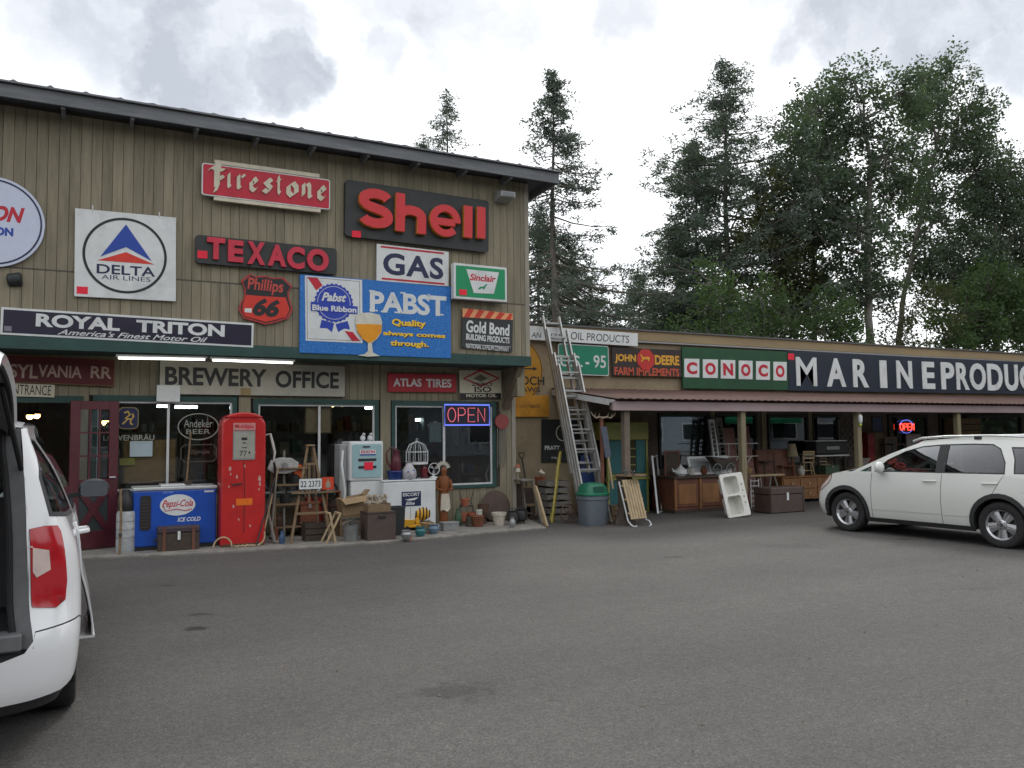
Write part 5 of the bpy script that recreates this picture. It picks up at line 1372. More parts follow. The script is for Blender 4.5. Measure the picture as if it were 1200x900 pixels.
def broadleaf(name, label, px, top, Y, blobs, seed, m=T_leaf, sz=.20, trunk=None, bark=T_bark, dens=1.0, tr=.16, group=None, cat='tree'):
    """blobs: crown lobes in photo pixels (x, y, radius in px, depth offset)"""
    rng = random.Random(seed)
    b = P(px, 505, Y); H = P(px, top, Y).z
    t_ = thing(name, label, cat, (b.x, Y, 0), 0, group)
    o = Vector((b.x, Y, 0))
    tp = [Vector((0, 0, 0))]+[P(x, y, Y)-o for x, y in (trunk or [(px, (top+400)/2)])]
    n = len(tp); 
    fine = []
    for i in range(n-1):
        for k in range(4): fine.append(tp[i].lerp(tp[i+1], k/4)+Vector((rng.uniform(-.05, .05), rng.uniform(-.05, .05), 0))*(1 if i+k else 0))
    fine.append(tp[-1]); n = len(fine)
    MB().tube(fine, [tr*(1-.75*i/(n-1)) for i in range(n)], 10).build('trunk', bark, t_, smooth=True)
    lm = MB(); cr = MB(); mpp = None
    for (bx, by, br, dy) in blobs:
        c = P(bx, by, Y)-o; c.y += dy
        mpp = (P(bx+10, by, Y)-P(bx, by, Y)).length/10
        r = br*mpp*.95
        # limb to the lobe from the nearest lower trunk point
        cand = [q for q in fine if q.z < c.z-.3*r] or [fine[0]]
        s0 = min(cand, key=lambda q: (q-c).length+.6*abs(q.z-(c.z-1.5*r)))
        mid = s0.lerp(c, .5)+Vector((rng.uniform(-.2, .2), rng.uniform(-.2, .2), -.12*(c-s0).length))
        lm.tube([s0, s0.lerp(mid, .5), mid, mid.lerp(c, .5), c], [tr*.38, tr*.32, tr*.25, tr*.17, tr*.08], 6, cap=False)
        nsub = max(8, int(18*(r/1.1)**1.7*dens))
        for _ in range(nsub):
            d = Vector((rng.gauss(0, 1), rng.gauss(0, 1), rng.gauss(0, 1))).normalized()
            cc = c+Vector((d.x*r, d.y*r, d.z*r*1.0))*(rng.random()**.4)
            lm.tube([c.lerp(cc, .1), c.lerp(cc, .55)+Vector((0, 0, -.08)), cc], [.03, .018, .008], 3, cap=False)
            for __ in range(3):
                ccc = cc+Vector((rng.gauss(0, .22), rng.gauss(0, .22), rng.gauss(0, .26)))
                leaves(cr, ccc, 19, .38, sz*.84, rng, flat=.9, asp=.66)
    l_ = lm.build('limbs', bark, t_); l_['kind'] = 'stuff'
    c_ = cr.build('crown', m, t_); c_['kind'] = 'stuff'
    return t_
conifer('fir_tree', 'tall thin sparse fir with a straight trunk just right of the store roof corner', 652, 86, 13, 6.0, 3, gap=.36, sparse=.14, dens=1.15, droop=.30, shape=.72, start=.2, side=lambda u, a: (.7+.75*max(0, math.cos(a+.4))) if u < .55 else .72)
conifer('fir_tree', 'narrow fir whose top shows above the store roof', 525, 108, 22, 9.5, 5, gap=.5, sparse=.2, dens=.8, shape=1.0, start=.3)
conifer('fir_tree', 'tiny fir tip peeping over the store roof left of the narrow fir', 497, 158, 24, 4.4, 6, gap=.55, dens=.8, start=.4)
conifer('fir_tree', 'dense dark young fir at the foot of the tall thin fir, beside the store corner', 634, 250, 17, 6.0, 8, dens=1.4, shape=.7)
conifer('fir_tree', 'small dark fir just above the oil products board', 694, 345, 20, 5.2, 9, dens=1.4)
conifer('fir_tree', 'low rounded dark fir right of the ladder top', 672, 300, 20, 6.5, 19, dens=1.3)
conifer('fir_tree', 'lone smaller fir between the gap of sky and the big pine', 752, 316, 24, 4.8, 10, dens=1.1, shape=.75)
conifer('pine_tree', 'biggest pine with open airy top and dense left side behind the farm sign', 859, 74, 15, 9.4, 12, m=T_pine, gap=.38, sparse=.16, dens=1.25, droop=.08, shape=.80, tuft=.40, start=.18)
conifer('pine_tree', 'second dense pine at the left foot of the biggest pine', 822, 165, 17, 6.8, 13, m=T_pine, gap=.38, dens=1.3, shape=.8, tuft=.40)
conifer('pine_tree', 'short bushy pine at the left end of the tree belt', 797, 262, 19, 5.2, 14, m=T_pine, dens=1.4, shape=.75, tuft=.38)
broadleaf('cottonwood_tree', 'tall cottonwood with a straight pale trunk in the middle of the leafy crowns', 1020, 62, 11, [
    (1000,95,22,0),(975,125,26,.8),(1010,140,30,0),(1045,110,24,-.4),(985,175,32,.6),(1025,185,34,-.6),(950,165,22,.5),(960,215,30,0),(1000,235,34,.9),(1040,230,30,0),(985,275,30,-.8),(1035,285,26,.6),(940,235,24,.6),(1075,140,18,.3),(1000,325,24,0),(1050,330,20,.6)], 21, trunk=[(1019,395),(1016,300),(1020,200),(1012,120)], bark=T_barkl, tr=.21, m=T_leaf)
broadleaf('cottonwood_tree', 'tall leaning cottonwood with forked trunk right of the straight pale one', 1050, 62, 13, [
    (1112,82,16,0),(1085,90,16,.4),(1105,115,24,.5),(1135,125,22,0),(1080,130,22,-.4),(1115,160,30,0),(1150,165,20,.6),(1085,185,26,.8),(1130,205,30,-.5),(1165,205,18,.3),(1075,235,24,0),(1110,250,28,.5),(1150,250,22,0),(1090,300,24,.6)], 22, trunk=[(1052,395),(1064,320),(1085,230),(1108,120)], tr=.17, m=T_leaf)
broadleaf('cottonwood_tree', 'dense cottonwood joining the pine to the taller cottonwoods', 955, 104, 14, [
    (955,120,20,0),(940,150,18,.5),(960,160,26,-.3),(935,190,24,.6),(955,215,30,0),(930,250,28,.4),(965,265,30,-.6),(925,300,28,0),(955,320,32,.6),(985,350,30,0),(930,355,30,-.3)], 23, trunk=[(955,380),(952,220)], m=T_leaf, dens=1.1)
broadleaf('maple_tree', 'dark olive tree with open twigs between the big pine and the cottonwoods', 910, 205, 12.5, [
    (895,235,22,0),(915,255,24,.5),(880,275,22,.4),(930,290,24,0),(900,305,26,-.5),(925,335,28,.4),(885,345,24,0),(955,350,26,.3),(905,375,30,0)], 24, m=T_brown, dens=.75)
broadleaf('young_aspen', 'fresh green young aspen with a thin pale stem in front of the biggest pine', 845, 300, 9, [
    (835,330,20,0),(850,350,24,.3),(825,365,26,0),(860,375,26,.3),(840,395,28,0),(805,385,22,.2)], 25, m=T_leaf2, sz=.17, tr=.06, bark=T_barkl, dens=.55)
broadleaf('young_aspen', 'bright green young aspen left of the pale cottonwood trunk', 895, 318, 9.5, [
    (890,345,22,0),(912,360,24,.3),(880,380,24,0),(930,380,26,.2),(905,398,26,0),(955,392,24,0)], 26, m=T_leaf2, sz=.17, tr=.06, bark=T_barkl, dens=.55)
broadleaf('leafy_bush', 'green bush above the wing roof just left of the pale trunk', 985, 340, 8.5, [(975,365,22,0),(1000,378,20,.3),(965,392,24,0),(990,400,20,0)], 27, m=T_leaf2, sz=.16, tr=.05, cat='bush')
broadleaf('leafy_bush', 'low dark bush above the wing roof right of the pale trunk', 1085, 345, 9, [(1050,372,16,0),(1075,385,18,.3),(1098,350,14,0),(1115,392,20,0),(1050,398,18,0)], 28, m=T_brown, sz=.16, tr=.05, dens=.6, cat='bush')
broadleaf('ash_tree', 'wide green tree at the right edge with drooping outer twigs', 1165, 188, 12, [
    (1190,205,18,0),(1170,235,24,.4),(1200,240,24,0),(1150,270,24,.5),(1185,280,30,-.4),(1215,290,30,.4),(1135,305,24,0),(1165,320,30,.6),(1200,335,32,0),(1140,350,28,.3),(1230,350,34,0),(1250,290,30,0),(1110,290,24,.8),(1100,335,24,.5),(1125,330,26,-.4),(1180,205,22,.3)], 29, m=T_leaf)
broadleaf('maple_tree', 'low bright green maple above the marine sign at the right edge', 1170, 300, 9.5, [
    (1160,345,26,0),(1190,360,30,.3),(1130,370,24,0),(1165,385,28,.4),(1205,395,30,0),(1235,375,34,.3),(1140,398,22,0),(1105,398,16,0)], 30, m=T_leaf2, dens=1.1)
broadleaf('ash_tree', 'rounded tree beyond the right edge of the view', 1270, 230, 13, [(1260,260,34,0),(1290,300,40,.5),(1250,330,36,0),(1310,350,40,0),(1265,385,40,.4),(1320,260,34,0)], 31, m=T_leaf, dens=.7)
# the wood on the far side of the lot, behind the viewer
rng = random.Random(77); wd = MB()
for i in range(1500):
    a = rad(rng.uniform(185, 355)); R_ = rng.uniform(48, 60)*(1.75 if 5.2 < a < 6.05 else 1)
    hh = 14+4*mnoise.noise(Vector((a*3, 0, 0)))+rng.uniform(-1.5, 1.5)
    c = Vector((math.cos(a)*R_, -12+math.sin(a)*R_, hh*rng.random()**.5))
    leaves(wd, c, 50, 2.4, 1.1, rng, flat=1.0)
hl = MB(); vs_ = []; fs_ = []
for i in range(61):
    a = rad(180+180*i/60); cx_, cy_ = math.cos(a), math.sin(a)
    kk = 1.75 if 5.15 < a < 6.1 else 1
    for (R_, z_) in ((58, -.5), (62, 5.5+1.5*math.sin(i*.7)), (70, 9+1.5*math.sin(i*.45)), (95, 11), (150, 9)): vs_.append((cx_*R_*kk, -12+cy_*R_*kk, z_))
for i in range(60):
    for j in range(4): fs_.append((i*5+j, i*5+j+1, i*5+j+6, i*5+j+5))
hl.add(vs_, fs_); tag(hl.build('added_hill', mat('added_hill_green', (.035, .05, .03), rough=.95, var=.5, scale=.8), smooth=True), kind='structure')  # unseen hill, added so the shop windows reflect something dark and solid
tag(wd.build('distant_wood', T_leaf), 'far wood of leafy trees behind the viewer, across the lot', kind='stuff')
# ------------------------------------------------------------------ goods set out in front of the store
def fp(x0, y0, x1, y1, z=SWZ):
    c = G((x0+x1)/2, y1, z); Y = c.y
    if z == SWZ and x1 < 600 and Y > LW-.42: Y = LW-.42; c = P((x0+x1)/2, y1, Y)
    return c.x, Y, P(x1, y1, Y).x-P(x0, y1, Y).x, P((x0+x1)/2, y0, Y).z-z
def up(x0, y0, x1, y1, Y):
    a, b = P(x0, y1, Y), P(x1, y1, Y); c = P((x0+x1)/2, y0, Y)
    return (a.x+b.x)/2, Y, b.x-a.x, c.z-(a.z+b.z)/2, (a.z+b.z)/2
W_old = mat('old_wood', (.20, .135, .075), rough=.8, var=.3, scale=7, stretch=(1, 1, 5), bump=.3, dirt=.3)
W_grey = mat('grey_wood', (.20, .185, .165), rough=.9, var=.25, scale=7, stretch=(3, 3, 1), bump=.3, dirt=.2)
W_pale = mat('pale_wood', (.42, .32, .19), rough=.7, var=.2, scale=8, dirt=.15)
W_red = mat('reddish_wood', (.15, .058, .035), rough=.5, var=.3, scale=6, stretch=(1, 1, .4), dirt=.25)
W_or = mat('orange_wood', (.26, .12, .045), rough=.5, var=.3, scale=6, stretch=(1, 1, .4), dirt=.2)
W_dk = mat('dark_brown_wood', (.055, .038, .028), rough=.6, var=.3, scale=8, dirt=.2)
I_blk = mat('black_iron', (.02, .02, .021), rough=.5, var=.2)
I_rust = mat('rusty_iron', (.10, .055, .035), rough=.9, var=.4, scale=14, bump=.4)
I_galv = mat('galvanised', (.32, .33, .33), rough=.45, metal=.6, var=.2, scale=10)
A_alu = mat('ladder_aluminium', (.42, .42, .41), rough=.42, metal=.55, var=.15, scale=6, dirt=.2)
E_white = mat('enamel_white', (.66, .68, .68), rough=.3, var=.06, scale=3, dirt=.2)
P_red = mat('pump_red', (.50, .018, .018), rough=.3, var=.12, scale=3, coat=.4, dirt=.25)
P_blue = mat('cooler_blue', (.010, .075, .42), rough=.32, var=.1, scale=3, coat=.3, dirt=.15)
T_cot = mat('terracotta', (.34, .105, .055), rough=.85, var=.15, scale=8, dirt=.2)
K_card = mat('cardboard', (.34, .235, .13), rough=.85, var=.1, scale=5)
K_teal = mat('teal_paint', (.03, .15, .16), rough=.55, var=.15, scale=4, dirt=.2)
K_lime = mat('lime_yellow_paint', (.30, .30, .085), rough=.55, var=.12, scale=4, dirt=.2)
K_yel = mat('ladder_yellow', (.36, .30, .055), rough=.5, var=.15, dirt=.2)
K_gbin = mat('bin_grey', (.13, .155, .18), rough=.5, var=.08)
K_glid = mat('bin_green', (.015, .15, .085), rough=.45, var=.12, scale=4)
# --- drinks cooler
X, Y, w_, h_ = fp(156, 570, 254, 643)
t = thing('drinks_cooler', 'bright blue chest drinks cooler with white oval cola logo and ICE COLD lettering', 'cooler', (X, Y, SWZ))
a = w_/2
MB().box(-a, 0, .05, a, .62, h_-.05).build('body', P_blue, t, bevel=.02, seg=2)
MB().box(-a+.03, .02, 0, a-.03, .6, .05).build('base', I_blk, t)
MB().box(-a-.01, -.012, h_-.05, a+.01, .63, h_-.005).build('lid', mat('lid_steel', (.6, .62, .62), rough=.35, metal=.5), t, bevel=.01)
MB().box(-a*.35, .1, h_-.003, a*.25, .5, h_+.02).build('lid_handle', E_white, t, bevel=.008)
MB().prism(rrect(-a+.09, h_*.32, -a+.23, h_*.87, .04), -.012, .002).build('vent_panel', I_blk, t)
mb = MB()
for i in range(9): mb.box(-a+.105, -.018, h_*(.36+.052*i), -a+.215, -.011, h_*(.36+.052*i)+.012)
mb.build('vent_slats', C_plast if False else W_dk, t)
cx, cz = a*.05, h_*.70
MB().prism([(cx+.235*math.cos(2*math.pi*i/40), cz+.15*math.sin(2*math.pi*i/40)) for i in range(40)], -.006, .002).build('oval', S_white, t)
text(t, 'Pepsi-Cola', cx-.205, cz-.055, cx+.205, cz+.075, S_red, y=-.005, bold=.012, shear=.4)
MB().tube([(cx-.2, -.009, cz+.02), (cx-.16, -.009, cz-.08), (cx-.02, -.009, cz-.055), (cx+.1, -.009, cz-.085), (cx+.19, -.009, cz-.06)], .005, 5).build('logo_swash', S_red, t)
text(t, 'ICE COLD', cx+.0, cz-.24, cx+.31, cz-.18, S_white, y=.001, bold=.03, shear=.25)
text(t, 'ICE', cx-.2, cz+.17, cx-.05, cz+.20, paint('pale_blue', (120, 150, 210)), y=.001, bold=.02, shear=.25)
MB().box(a-.17, -.004, h_-.10, a-.04, .001, h_-.075).build('name_plate', E_white, t)
CY, CZ = Y, SWZ+h_
# --- tool chest in front of it
X, Y, w_, h_ = fp(185, 617, 234, 645); a = w_/2
t = thing('tool_chest', 'small dark wooden chest with pale hasp on the ground before the blue cooler', 'chest', (X, Y, SWZ))
MB().box(-a, 0, 0, a, .26, h_*.72).build('body', W_dk, t, bevel=.008)
MB().box(-a-.006, -.006, h_*.73, a+.006, .266, h_).build('lid', mat('dark_plum', (.05, .035, .042), rough=.6), t, bevel=.02, seg=2)
for u in (-a*.7, a*.7): MB().box(u-.02, -.012, .0, u+.02, -.004, h_*.99).build('strap', W_red, t)
MB().box(-.018, -.016, h_*.45, .018, -.006, h_*.80).build('hasp', E_white, t)
MB().tube([(-a, .07, h_*.5), (-a-.04, .07, h_*.4), (-a-.04, .19, h_*.4), (-a, .19, h_*.5)], .009, 6).build('handle', I_blk, t)
# --- striped can, stick, dark motor beside the door
X, Y, w_, h_ = fp(137, 600, 153, 648); r = .12
t = thing('striped_can', 'tall whitish can with faint bands between the maroon door and blue cooler', 'can', (X+.02, Y+.12, SWZ))
MB().lathe([(r*.97, 0), (r, .02), (r, h_-.04), (r*.9, h_)], 24).build('body', mat('dull_white', (.40, .42, .43), rough=.5, var=.3, scale=9, dirt=.4), t, smooth=True)
for k in range(4): MB().lathe([(r*1.01, h_*(.15+.2*k)), (r*1.03, h_*(.165+.2*k)), (r*1.01, h_*(.18+.2*k))], 24, cap=False).build('band', I_galv, t)
t2 = thing('old_motor', 'black iron motor head standing on the striped can', 'motor', (X+.02, Y+.12, SWZ+h_))
mb = MB(); mb.lathe([(.08, 0), (.10, .05), (.085, .18), (.05, .24), (.05, .30)], 16); mb.build('casing', I_blk, t2, smooth=True)
mb = MB(); mb.lathe([(.05, -.10), (.055, -.02), (.03, 0)], 14, Matrix.Translation((.0, -.02, .16)) @ Matrix.Rotation(rad(90), 4, 'X')); mb.build('shaft_housing', I_galv, t2, smooth=True)
a_ = G(140, 650, SWZ); tz = P(141, 573, a_.y+.1).z
t = thing('walking_stick', 'pale wooden stick leaning beside the striped can near the open door', 'stick', (a_.x, a_.y, SWZ))
MB().tube([(0, 0, 0), (.012, .06, (tz-SWZ)*.5), (.0, .12, tz-SWZ)], .017, 8).build('shaft', W_old, t, smooth=True)
MB().tube([(.005, .02, .24), (.006, .03, .28)], .024, 8).build('wrap', I_blk, t)
# --- red petrol pump
X, Y, w_, h_ = fp(258.5, 484, 311, 640); a = w_/2; D = .42
t = thing('fuel_pump', 'tall old red fuel pump with domed top, chipped paint and grey dial window', 'fuel pump', (X, Y, SWZ))
prof = [(-a, 0)]+[(-a, h_*.90)]+[(-a*math.cos(rad(q)), h_*.90+h_*.10*math.sin(rad(q))**.8) for q in (15, 30, 45, 60, 75, 90, 105, 120, 135, 150, 165)]+[(a, h_*.90), (a, 0)]
MB().prism(prof, 0, D).build('body', P_red, t, bevel=.035, seg=3)
MB().prism([(p[0]*1.03, p[1]+.012) for p in prof[3:-3]], -.02, D+.02).build('top_cap', P_red, t, bevel=.02, seg=2)
MB().box(-a*.5, -.012, h_*.645, a*.5, .01, h_*.865).build('dial_frame', mat('dull_steel', (.30, .30, .29), rough=.5, metal=.4, var=.15), t, bevel=.005)
MB().box(-a*.44, -.016, h_*.66, a*.44, -.01, h_*.85).build('dial_face', paint('dial_grey', (158, 158, 146), rough=.35, var=.12), t)
for (u0, v0, u1, v1) in ((-.13, .795, .13, .815), (-.08, .77, .08, .778), (-.12, .735, .12, .741), (.2, .69, .27, .71)): MB().box(a*u0, -.019, h_*v0, a*u1, -.015, h_*v1).build('dial_print', I_blk, t)
text(t, '77', -a*.2, h_*.675, a*.12, h_*.715, I_blk, y=-.0155, bold=.0)
MB().box(-a*.5, -.015, h_*.868, a*.5, .006, h_*.925).build('name_band', paint('band_pink', (190, 130, 125), rough=.4), t)
text(t, 'Mobilgas', -a*.42, h_*.877, a*.42, h_*.915, S_red, y=-.014, bold=.02, thick=.002)
MB().box(-a*.33, -.006, h_*.305, a*.4, .001, h_*.355).build('sticker', paint('sticker_orange', (225, 110, 20), rough=.5), t)
rng = random.Random(4); mb = MB()
for (u, v, s_) in ((-.6, .58, 1.5), (-.58, .54, .8), (-.3, .52, 1), (.02, .60, 1.3), (.72, .50, 1.7), (.74, .46, 1.2), (.70, .42, .9), (-.45, .30, 1.2), (-.2, .20, .8), (.3, .15, .9), (-.66, .45, .7), (.5, .70, .7)):
    pts = [(a*u+.016*s_*math.cos(q*.9)*rng.uniform(.5, 1.1), h_*v+.032*s_*math.sin(q*.9)*rng.uniform(.5, 1.2)) for q in range(7)]
    mb.prism(pts, -.0022, .001)
o = mb.build('paint_chips', paint('chip_pale', (190, 150, 140), rough=.7), t); o['kind'] = 'stuff'
MB().strip([(-.0, h_*.63), (a*.04, h_*.4), (a*.02, h_*.1)], .012, -.004, .001).build('seam', mat('dark_red_seam', (.12, .01, .01)), t)
MB().tube([(-a*.55, -.03, h_*.47), (-a*.5, -.055, h_*.46), (-a*.1, -.03, h_*.47)], .012, 6).build('crank', I_blk, t)
MB().tube([(a+.01, .12, h_*.83), (a+.08, .10, h_*.84), (a+.11, .08, h_*.77), (a+.14, .06, h_*.70), (a+.12, .05, h_*.62)], [.016, .018, .022, .018, .013], 8).build('nozzle', mat('nozzle_grey', (.45, .42, .38), rough=.5, var=.2), t, smooth=True)
MB().tube([(a+.01, .2, h_*.45), (a+.14, .18, h_*.38), (a+.17, .16, h_*.55), (a+.12, .08, h_*.66)], .018, 8).build('hose', I_blk, t, smooth=True)
MB().box(-a*.92, -.02, 0, a*.92, D+.01, .04).build('base_plate', I_rust, t)
t = thing('rope_coil', 'loose pale rope lying at the foot of the red fuel pump', 'rope', (X, Y-.04, SWZ))
pts = [(-.29+.13*math.cos(rad(200-i*13))*1, -.05-.01*math.sin(i), .015+.14*abs(math.sin(rad(200-i*13)))**1.2) for i in range(14)] + [(-.17+.030*i, -.07+.02*math.sin(i*1.9), .014+.012*(i % 2)) for i in range(11)] + [(.17+.12*math.cos(rad(260+i*11)), -.05, .15+.14*math.sin(rad(260+i*11))) for i in range(12)]
MB().tube(pts, .012, 6).build('strand', E_white if False else W_pale, t, smooth=True)
# --- broom standing behind the cooler
p = up(219, 510, 224, 566, CY+.45)
t = thing('broom', 'thin wooden broom handle leaning on the shop window above the blue cooler', 'broom', (p[0], CY+.4, CZ))
MB().tube([(-.04, 0, 0), (.02, .12, p[3]+.06)], .014, 8).build('handle', W_old, t); MB().box(-.09, -.03, -.0, .03, .03, .05).build('head', W_dk, t)
# --- rack with junk, right of the pump
def slat(mb, a_, b_, wd, th=.02): mb.bar(a_, b_, wd, th, up=(0, 1, 0))
X, Y, w_, h_ = fp(322, 541, 362, 624); a = w_/2
t = thing('wooden_rack', 'rough wooden rack with four shelves right of the red fuel pump', 'rack', (X, Y, SWZ))
for u in (-a, a): 
    for yy in (0, .26): MB().bar((u, yy, 0), (u, yy, h_*.95), .035, .035).build('upright', W_old, t)
for v in (.12, .42, .68, .90): MB().box(-a-.02, -.02, h_*v, a+.02, .28, h_*v+.025).build('shelf', W_old, t)
RX, RY, RH = X, Y, h_
t = thing('fan_board', 'white rounded metal tray standing on top of the wooden rack', 'tray', (P(333, 552, Y).x, Y+.05, P(333, 554, Y).z))
MB().prism([(-.25, .06), (-.20, .20), (-.06, .24), (.12, .23), (.24, .15), (.22, .03), (.05, -.02), (-.16, -.01)], -.02, .02).build('tray', mat('tray_white', (.42, .42, .40), rough=.5, var=.2, dirt=.3), t, bevel=.012, seg=2)
MB().lathe([(.05, 0), (.045, .03)], 16, Matrix.Translation((.02, -.02, .11)) @ Matrix.Rotation(rad(90), 4, 'X')).build('centre', I_galv, t, smooth=True)
for (x, v, m_, nm, lb) in ((336, .42, I_blk, 'oil_can', 'black oil can on the middle shelf of the wooden rack'), (330, .12, I_rust, 'oil_can', 'rusty oil can on the lowest shelf of the wooden rack'), (347, .68, I_blk, 'oil_can', 'black oil can on the second shelf from the top of the rack')):
    c = thing(nm, lb, 'oil can', (P(x, 580, Y).x, Y+.12, SWZ+RH*v+.026)); MB().lathe([(.08, 0), (.085, .02), (.085, .12), (.03, .17), (.012, .22)], 16).build('body', m_, c, smooth=True); MB().tube([(.08, 0, .03), (.13, 0, .06), (.12, 0, .12), (.07, 0, .13)], .007, 6).build('handle', m_, c)
p = up(346, 543, 354, 560, Y+.02)
t = thing('orange_tin', 'small upright orange tin on the top shelf of the wooden rack', 'tin', (p[0], Y+.1, p[4])); MB().box(-.06, -.03, 0, .06, .03, p[3]*.9).build('body', paint('tin_orange', (205, 92, 24), rough=.5, dirt=.2), t, bevel=.006); MB().lathe([(.02, p[3]*.9), (.02, p[3]+.01)], 12).build('cap', S_red, t)
# sticks, skis leaning left of the rack
for k, (xa, ya, xb, yb_, r, m_, nm, lb) in enumerate(((306, 638, 326, 548, .014, W_pale, 'ski_pole', 'pale thin pole leaning between the red pump and the rack'), (317, 636, 324, 556, .017, W_grey, 'ski_pole', 'grey thicker pole leaning against the wooden rack'), (333, 600, 333, 528, .020, W_grey, 'fence_stake', 'upright grey stake standing before the wooden rack'), (300, 640, 322, 560, .011, I_blk, 'iron_rod', 'thin black rod leaning just right of the red pump'))):
    g = G(xa, ya, SWZ) if ya > 620 else Vector((P(xa, ya, RY-.03).x, RY-.03, SWZ)); q = P(xb, yb_, g.y+.25)
    c = thing(nm, lb, 'pole' if 'pole' in nm else ('stake' if 'stake' in nm else 'rod'), (g.x, g.y, SWZ)); MB().tube([(0, 0, 0), (q.x-g.x, .25, q.z-SWZ)], r, 8).build('shaft', m_, c)
    if 'pole' in nm: MB().lathe([(.03, .06), (.034, .07), (.03, .08)], 10).build('basket', I_blk, c)
g = G(322, 637, SWZ)
t = thing('hockey_stick', 'short whitish curved stick on the ground at the foot of the rack', 'stick', (g.x, g.y, SWZ))
MB().tube([(.06, 0, .012), (.0, .02, .03), (-.07, .10, .42), (-.08, .14, .55)], [.035, .03, .014, .012], 8).build('blade', W_grey, t, smooth=True)
# easel ladder with a number plate board and a red picture
X, Y, w_, h_ = fp(341, 521, 389, 636); a = w_/2
t = thing('step_ladder', 'narrow wooden A frame ladder with a licence plate hung on its crossbar', 'ladder', (X, Y, SWZ))
for sg in (-1, 1): MB().bar((sg*a, 0, 0), (sg*.04, .10, h_-.02), .035, .025).build('leg', W_old, t)
for sg in (-1, 1): MB().bar((sg*a*.7, .42, 0), (sg*.035, .14, h_-.05), .03, .025).build('leg', W_old, t)
for v in (.30, .62, .80): MB().bar((-a*(1-v)-.04*v, .10*v-.014, h_*v), (a*(1-v)+.04*v, .10*v-.014, h_*v), .022, .035).build('rung', W_old, t)
MB().box(-.06, .06, h_-.03, .06, .18, h_+.0).build('cap', W_old, t, bevel=.006)
pb = up(342, 574, 392, 578, Y-.02); MB().box(pb[0]-X-pb[2]/2, -.03, pb[4]-SWZ-.0, pb[0]-X+pb[2]/2, .06, pb[4]-SWZ+.022).build('crossbar', W_old, t)
p = up(350.5, 562, 377, 574, Y-.04)
t = thing('licence_plate', 'white licence plate with dark digits on the A frame ladder', 'plate', (p[0], Y-.04, p[4]+.012))
MB().prism(rrect(-p[2]/2, 0, p[2]/2, p[3], .015), -.004, .004).build('plate', S_white, t); text(t, '22 2373', -p[2]*.44, p[3]*.2, p[2]*.44, p[3]*.8, S_blk, y=-.003, bold=.01, thick=.002)
p = up(377.5, 560, 391, 574.5, Y-.03)
t = thing('framed_picture', 'small orange red picture of a pale bottle beside the licence plate', 'picture', (p[0], Y-.03, p[4]+.01))
MB().box(-p[2]/2, -.01, 0, p[2]/2, .012, p[3]).build('frame', paint('pic_red', (196, 62, 30), rough=.5), t, bevel=.003); MB().prism([(-.035, .03), (.035, .03), (.035, .10), (.012, .125), (.012, .16), (-.012, .16), (-.012, .125), (-.035, .10)], -.014, -.009).build('print', paint('pic_grey', (150, 140, 120)), t)
X, Y, w_, h_ = fp(362, 593, 380, 617); 
t = thing('red_metal_box', 'dark red metal box on its end behind the A frame ladder', 'box', (X, Y+.15, SWZ)); MB().box(-w_/2, 0, .1, w_/2, .2, h_+.1).build('body', paint('box_red', (140, 30, 24), rough=.5, dirt=.3), t, bevel=.01); MB().box(-w_/2-.005, -.005, h_+.1, w_/2+.005, .205, h_+.125).build('lid', paint('box_red', (140, 30, 24)), t); MB().box(-w_/2+.02, .02, 0, w_/2-.02, .18, .1).build('block', W_dk, t)
X, Y, w_, h_ = fp(382, 600, 399, 637); a = w_/2
t = thing('folding_stool', 'pale wooden folding stool frame left of the galvanised bucket', 'stool', (X, Y, SWZ))
for yy in (0, .28):
    MB().bar((-a, yy, 0), (a, yy+.01, h_*.93), .03, .022).build('leg', W_pale, t); MB().bar((a*.4, yy+.03, 0), (-a*.4, yy+.03, h_*.95), .03, .022).build('leg', W_pale, t)
MB().bar((a, 0, h_*.93), (a, .3, h_*.93), .03, .025).build('rail', W_pale, t); MB().bar((-a*.4, .03, h_*.95), (-a*.4, .31, h_*.95), .03, .025).build('rail', W_pale, t)
# barrel-like keg and coil behind the stool
X, Y, w_, h_ = fp(388, 590, 407, 622)
t = thing('small_keg', 'small brown wooden keg with iron hoops behind the folding stool', 'keg', (X, Y+.2, SWZ)); MB().lathe([(.15, 0), (.18, .2), (.19, .28), (.18, .36), (.15, .55)], 20).build('staves', W_dk, t, smooth=True)
for z_ in (.06, .42): MB().lathe([(.168, z_), (.183, z_+.02), (.176, z_+.05)], 20, cap=False).build('hoop', I_rust, t)
# --- white fuel pump
Yp = .22
X0, _, w_, _h, zb_ = up(398, 515, 446, 622, Yp); h_ = P(425, 517, Yp).z-SWZ; a = w_/2
t = thing('fuel_pump', 'white boxy fuel pump with pale blue front panel reading EXXON', 'fuel pump', (X0+.03, Yp, SWZ))
wb_ = a*.80
MB().box(-a*.2-.12, .02, 0, a, .5, h_*.56).build('lower_body', E_white, t, bevel=.015, seg=2)
MB().box(-a*.22-.14, .0, h_*.56, a+.02, .52, h_).build('upper_body', E_white, t, bevel=.03, seg=2)
MB().box(-a, .12, h_*.22, -a*.22-.14, .46, h_*.97).build('side_cabinet', mat('cabinet_grey', (.36, .37, .37), rough=.45, var=.15, dirt=.3), t, bevel=.015)
MB().prism(rrect(-a*.2-.10, h_*.60, a-.02, h_*.965, .03), -.016, .002).build('face_panel', paint('pale_blue_panel', (150, 182, 186), rough=.3, var=.06), t)
fx0, fx1 = -a*.2-.10, a-.02; fw_ = fx1-fx0
